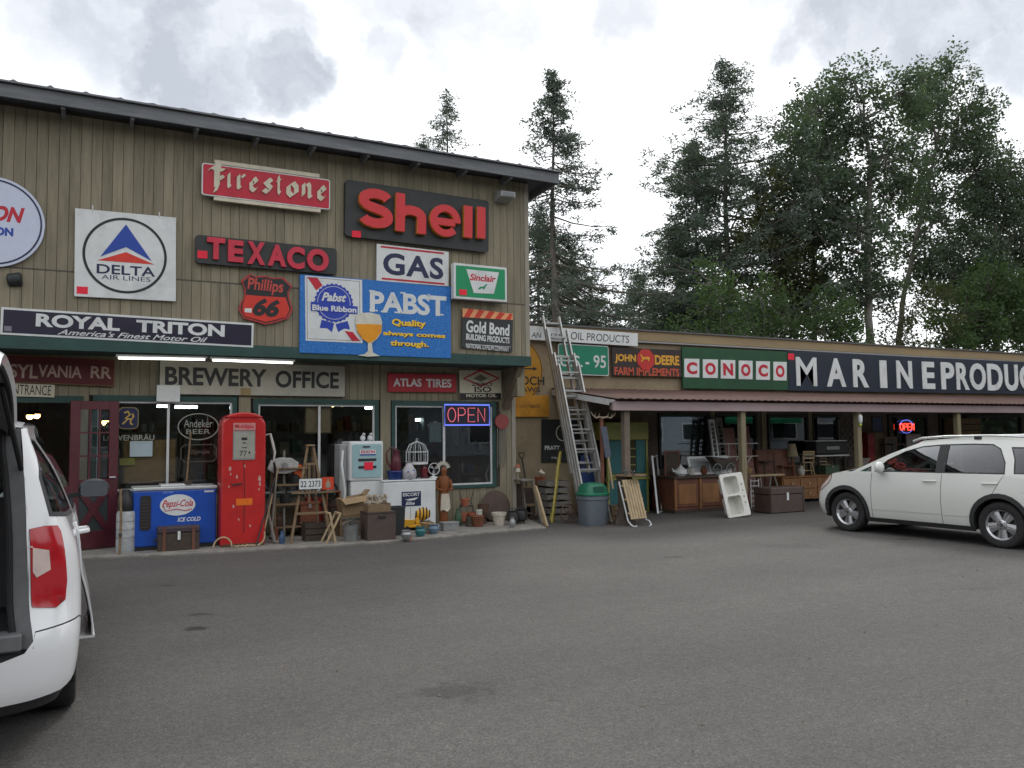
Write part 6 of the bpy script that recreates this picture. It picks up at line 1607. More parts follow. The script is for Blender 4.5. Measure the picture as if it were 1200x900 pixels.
MB().box(fx0+fw_*.25, -.022, h_*.845, fx0+fw_*.80, -.015, h_*.905).build('name_plate', S_white, t); text(t, 'EXXON', fx0+fw_*.29, h_*.865, fx0+fw_*.76, h_*.90, S_red, y=-.021, bold=.03, thick=.002)
MB().box(fx0+fw_*.25, -.024, h_*.845, fx0+fw_*.80, -.020, h_*.857).build('name_stripe', S_blue, t)
for v in (.70, .78): MB().box(fx0+fw_*.2, -.022, h_*v, fx0+fw_*.82, -.015, h_*(v+.028)).build('counter_window', I_blk, t)
MB().box(fx0+fw_*.40, -.026, h_*.685, fx0+fw_*.70, -.021, h_*.77).build('price_sticker', S_tag, t)
MB().box(fx0+fw_*.35, -.024, h_*.93, fx0+fw_*.6, -.015, h_*.945).build('slot', I_blk, t)
MB().tube([(-a*.9, .05, h_*.9), (-a*1.0, .0, h_*.75), (-a*.85, -.02, h_*.45), (-a*.95, .02, h_*.25)], .02, 8).build('hose', E_white, t, smooth=True)
EX, EH = X0, h_
for i, x in enumerate((425.5, 434)):
    q = P(x, 516, Yp+.1); c = thing('ceramic_bird', ('left' if i == 0 else 'right') + ' one of two small white ceramic birds on the white fuel pump', 'ornament', (q.x, Yp+.12, SWZ+h_))
    MB().ball((0, 0, .05), (.045, .05, .05), 10).ball((.01, -.02, .11), .028, 8).build('body', E_white, c, smooth=True); MB().bar((.0, -.05, .11), (.0, -.07, .105), .012).build('beak', T_cot, c)
# --- cardboard box, crates, bins
def boxthing(name, label, cat, pxb, m, depth=.35, z=SWZ, Y=None, rz=0, lid=None, rim=False):
    if Y is None: X, Y, w_, h_ = fp(*pxb, z=z)
    else: X, Y, w_, h_, z = up(*pxb, Y)
    t = thing(name, label, cat, (X, Y, z), rz); a = w_/2
    return t, a, h_
zc = P(415, 603, .0).z
t, a, h_ = boxthing('cardboard_box', 'open tan cardboard box with flaps, tipped on the crates before the white pump', 'box', (402, 579, 432, 603), K_card, Y=-.10)
t.rotation_euler = (0, rad(-7), 0)
mb = MB(); T = .006
for (x0, y0, x1, y1) in ((-a, 0, a, T), (-a, .32, a, .32+T), (-a, T, -a+T, .32), (a-T, T, a, .32)): mb.box(x0, y0, 0, x1, y1, h_*.85)
mb.box(-a, 0, 0, a, .32, T); mb.build('body', K_card, t)
mb = MB(); mb.add([(-a, -.001, h_*.85), (a, -.001, h_*.85), (a*1.0, -.14, h_*.62), (-a*.9, -.15, h_*.6)], [(0, 1, 2, 3)]); o = mb.build('flap', K_card, t); o.modifiers.new('s', 'SOLIDIFY').thickness = .005
mb = MB(); mb.add([(a, 0, h_*.85), (a, .32, h_*.85), (a+.08, .32, h_*1.05), (a+.08, .02, h_*1.08)], [(0, 1, 2, 3)]); o = mb.build('flap', K_card, t); o.modifiers.new('s', 'SOLIDIFY').thickness = .005
MB().tube([(-a*.2, -.152, h_*.5), (a*.3, -.152, h_*.42), (a*.7, -.150, h_*.56)], .005, 5).build('tape', I_blk, t)
t, a, h_ = boxthing('wooden_crate', 'low brown crate carrying the tipped cardboard box', 'crate', (398, 603, 432, 622), W_dk, Y=-.12)
t.location.z = SWZ; h_ = zc-SWZ+.02
for k in range(4): MB().box(-a, 0, h_*k/4+.01, a, .02, h_*(k+1)/4-.01).build('slat', W_old, t)
for u in (-a, a-.03): MB().box(u, -.015, 0, u+.03, .36, h_).build('post', W_old, t)
MB().box(-a+.03, .02, .0, a-.03, .34, h_-.01).build('liner', W_dk, t)
X, Y, w_, h_ = fp(431, 600, 464, 633); a = w_/2
t = thing('brown_crate', 'large square brown box standing on the walk, below the box of flowers', 'crate', (X, Y, SWZ))
MB().box(-a, 0, 0, a, .38, h_-.02).build('body', mat('brown_box', (.085, .058, .05), rough=.7, var=.15, dirt=.2), t, bevel=.006); MB().box(-a-.008, -.008, h_-.02, a+.008, .39, h_).build('lid', W_dk, t); MB().box(-.06, -.014, h_*.78, .06, -.001, h_*.86).build('handle', I_blk, t)
fb = SWZ+h_
X2, _, w2, h2, _z = up(431.5, 580, 458, 600, Y+.08); a2 = w2/2
t = thing('flower_box', 'shallow carton packed with pale dried flowers on the large brown box', 'box', (X2, Y+.08, fb))
mb = MB()
for (x0, y0, x1, y1) in ((-a2, 0, a2, .01), (-a2, .25, a2, .26), (-a2, .01, -a2+.01, .25), (a2-.01, .01, a2, .25)): mb.box(x0, y0, 0, x1, y1, .12)
mb.build('carton', W_old, t)
mb = MB(); rng = random.Random(11)
for _ in range(46): mb.ball((rng.uniform(-a2*.9, a2*.9), rng.uniform(.02, .24), .12+rng.uniform(-.03, h2-.14)), rng.uniform(.018, .034), 6)
o = mb.build('flowers', mat('dried_flowers', (.38, .32, .24), rough=.9, var=.5, scale=30), t, smooth=True); o['kind'] = 'stuff'
X, Y, w_, h_ = fp(458, 595, 475.5, 628); 
t = thing('waste_bin', 'slim black waste bin beside the large brown box', 'bin', (X, Y+.02, SWZ))
a = w_/2; mb = MB(); mb.add([(-a*.9, 0.02, 0), (a*.9, .02, 0), (a*.9, .26, 0), (-a*.9, .26, 0), (-a, 0, h_), (a, 0, h_), (a, .28, h_), (-a, .28, h_)], [(0,3,2,1),(0,1,5,4),(1,2,6,5),(2,3,7,6),(3,0,4,7)]); o = mb.build('body', mat('bin_black', (.022, .026, .028), rough=.5), t); o.modifiers.new('s', 'SOLIDIFY').thickness = .008
mb = MB(); mb.strip([(-a, 0), (a, 0)], .02, 0, .01); MB().tube([(-a, 0, h_), (a, 0, h_), (a, .28, h_), (-a, .28, h_)], .010, 6, closed=True).build('rim', I_blk, t)
X, Y, w_, h_ = fp(404, 614, 424, 635); r = w_/2
t = thing('metal_bucket', 'galvanised bucket full of grey leaves on the walk', 'bucket', (X, Y+r, SWZ))
MB().lathe([(r*.78, 0), (r*.80, .01), (r*.98, h_*.9), (r, h_*.92), (r*.95, h_*.9), (r*.74, .02)], 24).build('pail', I_galv, t, smooth=True)
MB().tube([(r*math.cos(q), 0, h_*.9+.06*math.sin(q)) for q in [math.pi*i/10 for i in range(11)]], .006, 6).build('handle', I_galv, t)
mb = MB(); rng = random.Random(5); leaves_ = []
for _ in range(60):
    q = rng.uniform(0, 6.28); rr = r*rng.uniform(0, .9); z_ = h_*rng.uniform(.85, 1.3); s_ = .03
    mb.add([(rr*math.cos(q), rr*math.sin(q), z_), (rr*math.cos(q)+s_, rr*math.sin(q), z_+.02), (rr*math.cos(q)+s_, rr*math.sin(q)+s_, z_-.01), (rr*math.cos(q), rr*math.sin(q)+s_, z_+.01)], [(0,1,2,3)])
o = mb.build('leaves', mat('grey_leaf', (.22, .25, .24), rough=.8, var=.4, scale=20), t); o['kind'] = 'stuff'
# --- white chest freezer with navy decal
Y = .10
X0, _, w_, _h, _z = up(449, 562, 511, 612, Y); a = w_/2; h_ = P(480, 562, Y).z-SWZ
t = thing('chest_freezer', 'white enamel chest washer with a square navy decal, loaded with bric-a-brac', 'freezer', (X0, Y, SWZ))
MB().box(-a, 0, .04, a, .48, h_-.03).build('body', E_white, t, bevel=.025, seg=3); MB().box(-a-.008, -.008, h_-.03, a+.008, .49, h_).build('lid', E_white, t, bevel=.01); MB().box(-a+.04, .03, 0, a-.04, .46, .04).build('plinth', I_blk, t)
dx, dz = a*.05, h_*.62
MB().box(dx-.17, -.006, dz-.12, dx+.17, .001, dz+.12).build('decal', S_navy, t); text(t, 'ESCORT', dx-.15, dz+.045, dx+.15, dz+.10, S_white, y=-.005, bold=.02, thick=.002); text(t, 'Elite', dx-.10, dz-.10, dx+.06, dz-.045, S_white, y=-.005, bold=.02, thick=.002, shear=.3)
MB().prism([(dx-.12, dz-.01), (dx+.13, dz+.02), (dx+.06, dz-.02), (dx-.02, dz-.03)], -.008, -.005).build('decal_swash', S_white, t)
MB().box(a*.02, -.004, 0.05, a*.025, .0, h_*.45).build('seam', I_blk, t)
FZ, FY = SWZ+h_, Y
def ontop(x, off=.15): return P(x, 562, FY+off).x
# red pitcher with loop handle on a blue tub
t = thing('blue_tub', 'round blue tub at the left end of the white freezer top', 'tub', (ontop(463), FY+.15, FZ)); MB().lathe([(.11, 0), (.13, .12), (.135, .13), (.12, .13)], 20).build('body', paint('tub_blue', (30, 50, 110), rough=.4), t, smooth=True); MB().lathe([(.137, .12), (.142, .135), (.137, .15)], 20, cap=False).build('rim', paint('tub_blue', (30, 50, 110)), t)
t = thing('red_pitcher', 'tall dark red pitcher with a big loop handle standing in the blue tub', 'pitcher', (ontop(464), FY+.15, FZ+.13))
MB().lathe([(.07, 0), (.09, .10), (.075, .22), (.055, .30), (.07, .36)], 18).build('body', mat('wine_red', (.10, .018, .03), rough=.3, var=.2), t, smooth=True); MB().tube([(-.07, 0, .05), (-.15, 0, .16), (-.17, 0, .30), (-.10, 0, .40), (.02, 0, .38)], .016, 8).build('handle', mat('wine_red', (.10, .018, .03)), t, smooth=True)
t = thing('glass_jug', 'milky glass jug painted with red and blue flowers on the freezer', 'jug', (ontop(479, .1), FY+.08, FZ))
MB().lathe([(.09, 0), (.125, .06), (.12, .15), (.07, .22), (.05, .27), (.065, .29)], 22).build('body', mat('milk_glass', (.42, .42, .44), rough=.2, var=.25, scale=8), t, smooth=True)
for (u, v, m_) in ((-.02, .10, S_red), (.05, .07, S_red), (.04, .15, S_blue), (-.05, .13, S_blue)): MB().ball((u, -.118+abs(u)*.25, v), (.02, .008, .018), 8).build('flower', m_, t, smooth=True)
t = thing('red_lantern', 'dark red lantern on the freezer behind the flowered jug', 'lantern', (ontop(497, .3), FY+.3, FZ)); MB().lathe([(.08, 0), (.08, .03), (.05, .05)], 16).build('base', mat('wine_red', (.1, .018, .03)), t, smooth=True); MB().lathe([(.055, .05), (.07, .12), (.05, .20)], 16).build('globe', mat('ruby', (.16, .02, .03), rough=.1), t, smooth=True); MB().lathe([(.05, .20), (.055, .23), (.02, .27)], 16).build('cap', mat('wine_red', (.1, .018, .03)), t, smooth=True); MB().tube([(.06*math.cos(q), 0, .22+.14*math.sin(q)) for q in [math.pi*i/8 for i in range(9)]], .005, 5).build('bail', I_blk, t)
t = thing('bird_cage', 'domed white wire bird cage on the freezer in front of the right window', 'bird cage', (ontop(489, .35), FY+.36, FZ+.24)); 
cr_ = .19
MB().lathe([(cr_, 0), (cr_, .035), (cr_*.9, .035)], 24).build('tray', S_white, t, smooth=True)
for k in range(12):
    q = 2*math.pi*k/12; MB().tube([(cr_*math.cos(q), cr_*math.sin(q), .03), (cr_*math.cos(q), cr_*math.sin(q), .22), (cr_*.7*math.cos(q), cr_*.7*math.sin(q), .34), (0, 0, .40)], .0045, 4, cap=False).build('wire', S_white, t)
MB().tube([(cr_*math.cos(q*.35), cr_*math.sin(q*.35), .21) for q in range(18)], .005, 5, closed=True).build('ring', S_white, t); MB().tube([(.02*math.cos(q*.6), 0, .42+.02*math.sin(q*.6)) for q in range(10)], .004, 5).build('hook', S_white, t)
t = thing('wooden_stand', 'small dark stand lifting the bird cage above the freezer', 'stand', (ontop(489, .35), FY+.36, FZ)); MB().box(-.14, -.12, .21, .14, .12, .24).build('top', W_dk, t); 
for sx_, sy_ in ((-1, -1), (1, -1), (-1, 1), (1, 1)): MB().bar((sx_*.12, sy_*.10, 0), (sx_*.12, sy_*.10, .21), .025).build('leg', W_dk, t)
t = thing('white_fan', 'white oscillating fan head lying at the right end of the freezer top', 'fan', (ontop(508, .15), FY+.15, FZ)); MB().lathe([(.07, 0), (.07, .02), (.02, .04), (.02, .12)], 14).build('base', E_white, t, smooth=True); MB().tube([(.10*math.cos(q*.4), -.03, .16+.10*math.sin(q*.4)) for q in range(16)], .006, 5, closed=True).build('guard', E_white, t)
for k in range(3):
    q = k*2.09; MB().prism([(0, .16), (.08*math.cos(q), .16+.08*math.sin(q)), (.08*math.cos(q+.8), .16+.08*math.sin(q+.8))], -.032, -.026).build('blade', I_galv, t)
# --- toys at its foot
X, Y, w_, h_ = fp(474, 608, 494, 622); 
t = thing('toy_truck', 'yellow toy dump truck on the walk before the freezer', 'toy', (X, Y+.02, SWZ)); TY = paint('toy_yellow', (214, 158, 40), rough=.45, dirt=.2)
MB().box(-w_/2, 0, .05, w_/2, .16, .10).build('chassis', TY, t, bevel=.006); mb = MB(); mb.add([(-w_*.5, 0, .10), (.02, 0, .10), (.02, .16, .10), (-w_*.5, .16, .10), (-w_*.55, -.01, .19), (.05, -.01, .17), (.05, .17, .17), (-w_*.55, .17, .19)], [(0,3,2,1),(4,5,6,7),(0,1,5,4),(1,2,6,5),(2,3,7,6),(3,0,4,7)]); mb.build('tipper', TY, t); MB().box(.06, .01, .10, w_/2-.02, .15, .20).build('cab', TY, t, bevel=.01)
for u in (-w_*.32, w_*.3):
    for yy in (-.01, .14): MB().lathe([(.04, 0), (.04, .03)], 14, Matrix.Translation((u, yy+.03, .04)) @ Matrix.Rotation(rad(90), 4, 'X')).build('wheel', I_blk, t)
X, Y, w_, h_ = fp(487, 595, 514, 622)
t = thing('toy_tiger', 'yellow and black striped rounded toy behind the toy truck', 'toy', (X, Y+.28, SWZ)); r = w_*.42
MB().ball((0, 0, r*.9+.1), (r, r*.7, r*.8), 18).build('body', TY, t, smooth=True)
for k in range(5): 
    x_ = -r*.7+r*.35*k; rr = math.sqrt(max(.01, 1-(x_/r)**2)); MB().tube([(x_+.01*math.sin(q), -r*.72*rr*math.cos(q), r*.9+.1+r*.82*rr*math.sin(q)) for q in [-.6+.25*i for i in range(9)]], .012, 5).build('stripe', I_blk, t)
MB().box(-r*.8, -.08, 0, r*.8, .08, .12).build('base', I_blk, t)
for (x, y0, m_, lb) in ((494.5, 618, K_teal, 'small teal glazed pot beside the toy truck'), (510, 615, paint('blue_grey', (96, 118, 136), rough=.4), 'small blue grey glazed pot near the carved figure'), (478, 622, I_galv, 'tiny grey pot in front of the toy truck'), (500, 610, paint('dark_glaze', (46, 50, 58), rough=.3), 'small dark glazed pot among the toys')):
    X, Y, w_, h_ = fp(x-6, y0, x+6, y0+11); t = thing('glazed_pot', lb, 'pot', (X, Y+.07, SWZ)); r = w_/2
    MB().lathe([(r*.6, 0), (r*.9, h_*.3), (r, h_*.6), (r*.75, h_*.85), (r*.9, h_), (r*.75, h_*.98), (r*.7, h_*.8)], 18).build('body', m_, t, smooth=True); MB().tube([(r, 0, h_*.4), (r*1.4, 0, h_*.55), (r*1.3, 0, h_*.8), (r*.85, 0, h_*.85)], .007, 5).build('handle', m_, t)
# --- carved wooden figure on white plinth
X, Y, w_, _z = fp(513, 543, 531, 614); Y = .28; X = P(522, 600, Y).x; h_ = P(522, 543, Y).z-SWZ
t = thing('carved_figure', 'painted carved wooden figure with a white headdress, brown robe and white apron on a plinth', 'statue', (X, Y+.08, SWZ)); B = paint('carved_brown', (126, 72, 36), rough=.6, var=.25, scale=14); BW = paint('carved_white', (188, 180, 165), rough=.6, var=.15, scale=12)
MB().box(-.15, -.11, 0, .17, .11, .045).build('plinth', BW, t, bevel=.006)
H = h_-.045; z0 = .045
MB().lathe([(.07, .02), (.085, .04), (.075, H*.14), (.10, H*.34), (.082, H*.50), (.10, H*.62), (.115, H*.72), (.09, H*.78), (.04, H*.80)], 16, Matrix.Translation((0, 0, z0)) @ Matrix.Diagonal((1, .8, 1, 1))).build('robe', B, t, smooth=True)
MB().lathe([(.045, 0), (.045, H*.03), (.055, H*.07), (.055, H*.11), (.03, H*.15)], 14, Matrix.Translation((0, -.01, z0+H*.79))).build('head', B, t, smooth=True)
MB().add([(-.012, -.062, z0+H*.87), (.012, -.062, z0+H*.87), (0, -.085, z0+H*.865), (0, -.06, z0+H*.905)], [(0, 2, 3), (2, 1, 3), (0, 1, 2)]).build('nose', B, t)
for k in range(9):
    q = rad(-70+k*17.5); MB().prism([(.0, 0), (.02, .05), (.012, .13), (0, .15), (-.012, .13), (-.02, .05)], -.006, .006, Matrix.Translation((0, .03, z0+H*.90)) @ Matrix.Rotation(q, 4, 'Y')).build('feather', BW, t)
MB().add([(-.07, -.075, z0+H*.50), (.07, -.075, z0+H*.50), (.095, -.082, z0+H*.26), (.03, -.105, z0+H*.20), (-.04, -.105, z0+H*.24), (-.09, -.082, z0+H*.22)], [(0, 5, 4, 3, 2, 1)]).build('apron', BW, t).modifiers.new('s', 'SOLIDIFY').thickness = .02
MB().lathe([(.05, H*.80), (.062, H*.86), (.058, H*.93), (.03, H*.965)], 14, Matrix.Translation((0, .015, z0))).build('hair', I_blk, t, smooth=True)
for sg in (-1, 1): MB().box(sg*.05-.035, -.10, z0, sg*.05+.035, .02, z0+.04).build('foot', BW, t, bevel=.01)
for sg in (-1, 1): MB().tube([(sg*.115, 0, z0+H*.72), (sg*.14, -.03, z0+H*.58), (sg*.06, -.12, z0+H*.56)], [.036, .03, .022], 8).build('arm', B, t, smooth=True)
# --- terracotta pots in an iron plant stand
X, Y, w_, h_ = fp(539, 576, 560, 612)
t = thing('plant_stand', 'black iron two tier plant stand holding terracotta pots under the window', 'plant stand', (X, Y+.10, SWZ)); a = w_/2
for sg in (-1, 1): MB().tube([(sg*a*.9, 0, 0), (sg*a*.7, 0, .3), (sg*a*.5, 0, h_*.7), (sg*a*.8, 0, h_)], .008, 6).build('upright', I_blk, t)
for v in (.05, h_*.55): MB().tube([(a*.8*math.cos(q*.42), .08*math.sin(q*.42), v) for q in range(15)], .006, 5, closed=True).build('ring', I_blk, t)
def pot(x, Y, z, r, h, label, m=T_cot, plant=False, name='flower_pot'):
    c = thing(name, label, 'pot', (x, Y, z)); MB().lathe([(r*.68, 0), (r*.9, h*.78), (r, h*.78), (r*1.02, h), (r*.88, h), (r*.8, h*.8)], 20).build('pot', m, c, smooth=True, angle=30); MB().lathe([(r*.8, h*.82), (.01, h*.84)], 16, cap=False).build('soil', W_dk, c); return c
pot(X-.095, Y+.08, SWZ+.06, .09, .15, 'lower left terracotta pot of the iron plant stand'); pot(X+.10, Y+.10, SWZ+.06, .09, .15, 'lower right terracotta pot of the iron plant stand'); pot(X-.03, Y+.1, SWZ+h_*.56, .085, .13, 'single terracotta pot on the upper ring of the plant stand')
X, Y, w_, h_ = fp(580, 601, 596, 616); pot(X, Y+.1, SWZ, w_/2, h_, 'white pot with faded red band standing near the corner post', m=BW).name = 'banded_pot'
MB().lathe([(w_*.42, h_*.3), (w_*.47, h_*.6)], 20, Matrix.Translation((X, Y+.1, SWZ)), cap=False).build('band', T_cot, bpy.data.objects['banded_pot']); bpy.data.objects['band'].location = (-X, -Y-.1, -SWZ) if 'band' in bpy.data.objects else (0,0,0)
X, Y, w_, h_ = fp(564, 592, 575, 613)
t = thing('iron_urn', 'dark iron urn on the walk left of the driftwood pole', 'urn', (X, Y+.1, SWZ)); r = w_/2; MB().lathe([(r*.7, 0), (r*.7, .03), (r*.3, .08), (r*.9, .2), (r, h_*.8), (r*1.15, h_)], 18).build('bowl', I_rust, t, smooth=True); MB().lathe([(r*1.15, h_), (r*1.18, h_+.015), (r*1.0, h_+.01)], 18, cap=False).build('rim', I_rust, t)
X, Y, w_, h_ = fp(565, 569, 598, 612); r = w_/2
t = thing('round_disc', 'large rusty round metal disc leaning on the wall under the window corner', 'disc', (X, LW-.16, SWZ)); r = .24*1.05
xq = P(581, 590, LW-.1); r = (P(598, 590, LW-.1).x-P(565, 590, LW-.1).x)/2; t.location = (xq.x, LW-.16, SWZ)
Mx = Matrix.Rotation(rad(-12), 4, 'X'); MB().lathe([(r*.06, -.02), (r*.5, -.03), (r*.96, 0), (r, .01), (r*.96, .015)], 40, Mx @ Matrix.Translation((0, 0, r)) @ Matrix.Rotation(rad(90), 4, 'X')).build('disc', mat('disc_brown', (.085, .058, .045), rough=.8, var=.3, scale=5, bump=.3), t, smooth=True); MB().lathe([(.03, -.05), (.03, .0)], 12, Mx @ Matrix.Translation((0, 0, r)) @ Matrix.Rotation(rad(90), 4, 'X')).build('boss', I_rust, t)
g = G(575, 611, SWZ); q = P(577, 537, g.y+.2)
t = thing('driftwood_pole', 'knotty pale driftwood pole leaning upright by the window corner', 'pole', (g.x, g.y, SWZ)); MB().tube([(0, 0, 0), (-.02, .05, .3), (.01, .1, .6), (-.02, .15, .85), (q.x-g.x, .2, q.z-SWZ)], [.02, .017, .021, .015, .018], 8).build('shaft', mat('driftwood', (.34, .31, .27), rough=.9, var=.25, scale=12), t, smooth=True); MB().tube([(.01, .1, .6), (.06, .09, .68)], [.012, .006], 6).build('twig', mat('driftwood', (.34, .31, .27)), t)
for (x0, y0, x1, y1, lb) in ((598, 599, 610, 616, 'black iron cauldron left of two by the leaning cabinet frame'), (607, 597, 621, 614, 'black iron cauldron right of two by the leaning cabinet frame')):
    X, Y, w_, h_ = fp(x0, y0, x1, y1); r = w_/2; t = thing('cauldron', lb, 'cauldron', (X, Y+r, SWZ)); MB().lathe([(r*.5, .03), (r*.95, h_*.3), (r, h_*.6), (r*.8, h_*.9), (r*.92, h_), (r*.8, h_*.97)], 20).build('bowl', I_blk, t, smooth=True); MB().tube([(r*.85*math.cos(q), 0, h_*.9+.07*math.sin(q)) for q in [math.pi*i/8 for i in range(9)]], .006, 5).build('bail', I_blk, t)
    for k in range(3): MB().bar((r*.5*math.cos(k*2.1), r*.5*math.sin(k*2.1), .06), (r*.6*math.cos(k*2.1), r*.6*math.sin(k*2.1), 0), .02).build('foot', I_blk, t)
# --- wind chime on the corner post
q = P(588, 494, LW-.10); r = (P(588, 485, LW-.1).z-P(588, 503, LW-.1).z)/2
zb_ = P(588, 548, LW-.1).z
t = thing('wind_chime', 'round red disc with long hanging rods on the corner post', 'wind chime', (q.x, LW-.10, q.z)); MB().lathe([(r*.97, -.02), (r, 0), (r*.97, .02)], 32, Matrix.Rotation(rad(90), 4, 'X')).build('disc', mat('faded_red', (.26, .05, .045), rough=.6, var=.15, dirt=.2), t, smooth=True)
for k, u in enumerate((-.09, -.055, -.02, .02, .055, .09)): MB().tube([(u, 0, -r*.8), (u*1.1, 0, zb_-q.z+.05*(k % 3))], .008, 6).build('rod', W_grey, t)
MB().tube([(0, .04, r), (0, .09, r+.05)], .006, 5).build('hook', I_blk, t)
# --- leaning cabinet frame, plank frame, shovel
X, Y, w_, h_ = fp(599, 561, 632, 615)
g0, g1 = Vector((P(600, 606, LW+.3).x, LW+.25, 0)), G(632, 616, 0)
t = thing('cabinet_frame', 'weathered bench frame with white top edge leaning right of the store corner', 'frame', (P(600, 590, .75).x, .60, 0)); hx = P(628, 590, .45).x-P(600, 590, .75).x; hz = P(615, 561, .6).z
MB().box(0, -.25, hz-.03, hx*.72, .2, hz).build('top', E_white if False else W_grey, t, bevel=.004)
MB().bar((.03, -.22, 0), (.03, -.22, hz-.03), .04).build('leg', W_dk, t); MB().bar((.03, .18, 0), (.03, .18, hz-.03), .04).build('leg', W_dk, t)
MB().bar((hx*1.05, -.30, 0), (hx*.68, -.23, hz-.03), .03, .06).build('leg', W_grey, t); MB().bar((hx*.9, .16, 0), (hx*.64, .18, hz-.03), .03, .06).build('leg', W_grey, t)
MB().box(.05, .14, .1, hx*.7, .16, hz-.1).build('back_panel', W_dk, t); MB().box(.05, -.22, .15, hx*.75, .15, .17).build('shelf', W_dk, t)
g = G(641, 617, 0); q = P(628, 571, g.y+.3)
t = thing('wooden_trestle', 'narrow light wooden window frame leaning beside the cabinet frame', 'frame', (g.x, g.y, 0)); dx = q.x-g.x; hz = q.z
for off in (0, .17): MB().bar((off*.35, off, 0), (dx+off*.35, .3+off, hz), .035, .05).build('stile', W_pale, t)
for v in (.02, .5, .97): MB().bar((dx*v, .3*v, hz*v+.02), (dx*v+.06, .3*v+.17, hz*v+.02), .04, .04).build('rail', W_pale, t)
# things on top of the cabinet frame
tp = P(615, 561, .6).z; 
t = thing('hat_figurine', 'small white hatted figurine on a stalk at the left end of the cabinet frame', 'figurine', (P(607, 560, .6).x, .6, tp)); MB().tube([(0, 0, 0), (0, 0, .13)], .008, 6).build('stalk', BW, t); MB().lathe([(.05, .13), (.045, .17), (.03, .20), (.012, .26)], 14).build('body', BW, t, smooth=True); MB().lathe([(.05, .22), (.045, .235), (.02, .27)], 14).build('hat', T_cot, t, smooth=True)
t = thing('cow_figurine', 'small white cow head figurine on a stalk behind the cabinet frame', 'figurine', (P(634, 562, .7).x, .7, P(634, 572, .7).z)); MB().tube([(0, 0, 0), (0, 0, .24)], .008, 6).build('stalk', I_blk, t); MB().ball((0, 0, .30), (.045, .06, .05), 12).ball((.02, -.06, .28), (.03, .04, .03), 10).build('head', BW, t, smooth=True)
for sg in (-1, 1): MB().tube([(sg*.03, 0, .33), (sg*.07, 0, .37)], [.012, .004], 6).build('horn', W_dk, t)
q0 = P(622, 562, 1.0); q1 = P(621, 530, 1.3)
t = thing('shovel', 'shovel with black D handle standing against the tan wall', 'shovel', (q0.x, 1.05, 0)); H = q1.z
MB().tube([(0, 0, .25), (0, .3, H-.12)], .017, 8).build('shaft', I_blk, t); MB().tube([(0, .3, H-.12), (-.05, .31, H-.08), (-.06, .32, H-.01), (.06, .32, H-.01), (.05, .31, H-.08), (0, .3, H-.12)], .011, 6).build('handle', I_blk, t); MB().add([(-.1, -.03, .0), (.1, -.03, 0), (.1, 0, .26), (-.1, 0, .26), (0, -.06, -.0)], [(0, 4, 1, 2, 3)]).build('blade', I_rust, t).modifiers.new('s', 'SOLIDIFY').thickness = .004
# --- yellow step ladder, stacked crates
g = G(647, 613, 0); q = P(657, 529, g.y+.35)
t = thing('yellow_ladder', 'yellow folded step ladder leaning left of the tall aluminium ladder', 'ladder', (g.x, g.y, 0)); dx, hz = q.x-g.x, q.z
for off in (0, .34): MB().bar((off*.5, off, 0), (dx+off*.42, .35+off*.8, hz), .03, .07).build('rail', K_yel, t)
for k in range(1, 6): 
    v = k/6; MB().bar((dx*v, .35*v, hz*v), (dx*v+.15, .35*v+.3, hz*v), .06, .02).build('rung', K_yel, t)
MB().box(dx-.04, .32, hz, dx+.18, .66, hz+.03).build('cap', I_blk, t)
X, Y, w_, h_ = fp(650, 562, 676, 611, z=0); a = w_/2; rng = random.Random(8); Y += .25; z_ = 0
for i in range(6):
    hh = h_/6; t = thing('wooden_tray', ['lowest', 'second', 'third', 'fourth', 'fifth', 'topmost'][i]+' grey wooden tray of the stack behind the tall ladder', 'tray', (X+rng.uniform(-.03, .03), Y+rng.uniform(-.02, .02), z_), rng.uniform(-.08, .08), 'stack of grey trays behind the ladder')
    MB().box(-a, 0, 0, a, .02, hh*.7).build('side', W_grey, t); MB().box(-a, .38, 0, a, .4, hh*.7).build('side', W_grey, t); MB().box(-a, .02, 0, -a+.02, .38, hh*.75).build('end', W_grey, t); MB().box(a-.02, .02, 0, a, .38, hh*.75).build('end', W_grey, t); MB().box(-a+.02, .02, .0, a-.02, .38, .02).build('bottom', W_dk, t)
    z_ += hh
p = up(643, 556, 651, 571, Y); t = thing('brick_planter', 'small square terracotta planter box beside the yellow ladder', 'planter', (p[0], .9, p[4])); MB().box(-.07, -.07, 0, .07, .07, .17).build('body', T_cot, t, bevel=.006); MB().box(-.078, -.078, .15, .078, .078, .18).build('rim', T_cot, t)
t2 = thing('tall_stool', 'dark stool under the small terracotta planter box', 'stool', (p[0], .9, 0)); MB().box(-.13, -.13, p[4]-.03, .13, .13, p[4]).build('seat', W_dk, t2)
for sx_, sy_ in ((-1, -1), (1, -1), (-1, 1), (1, 1)): MB().bar((sx_*.14, sy_*.14, 0), (sx_*.1, sy_*.1, p[4]-.03), .025).build('leg', W_dk, t2)
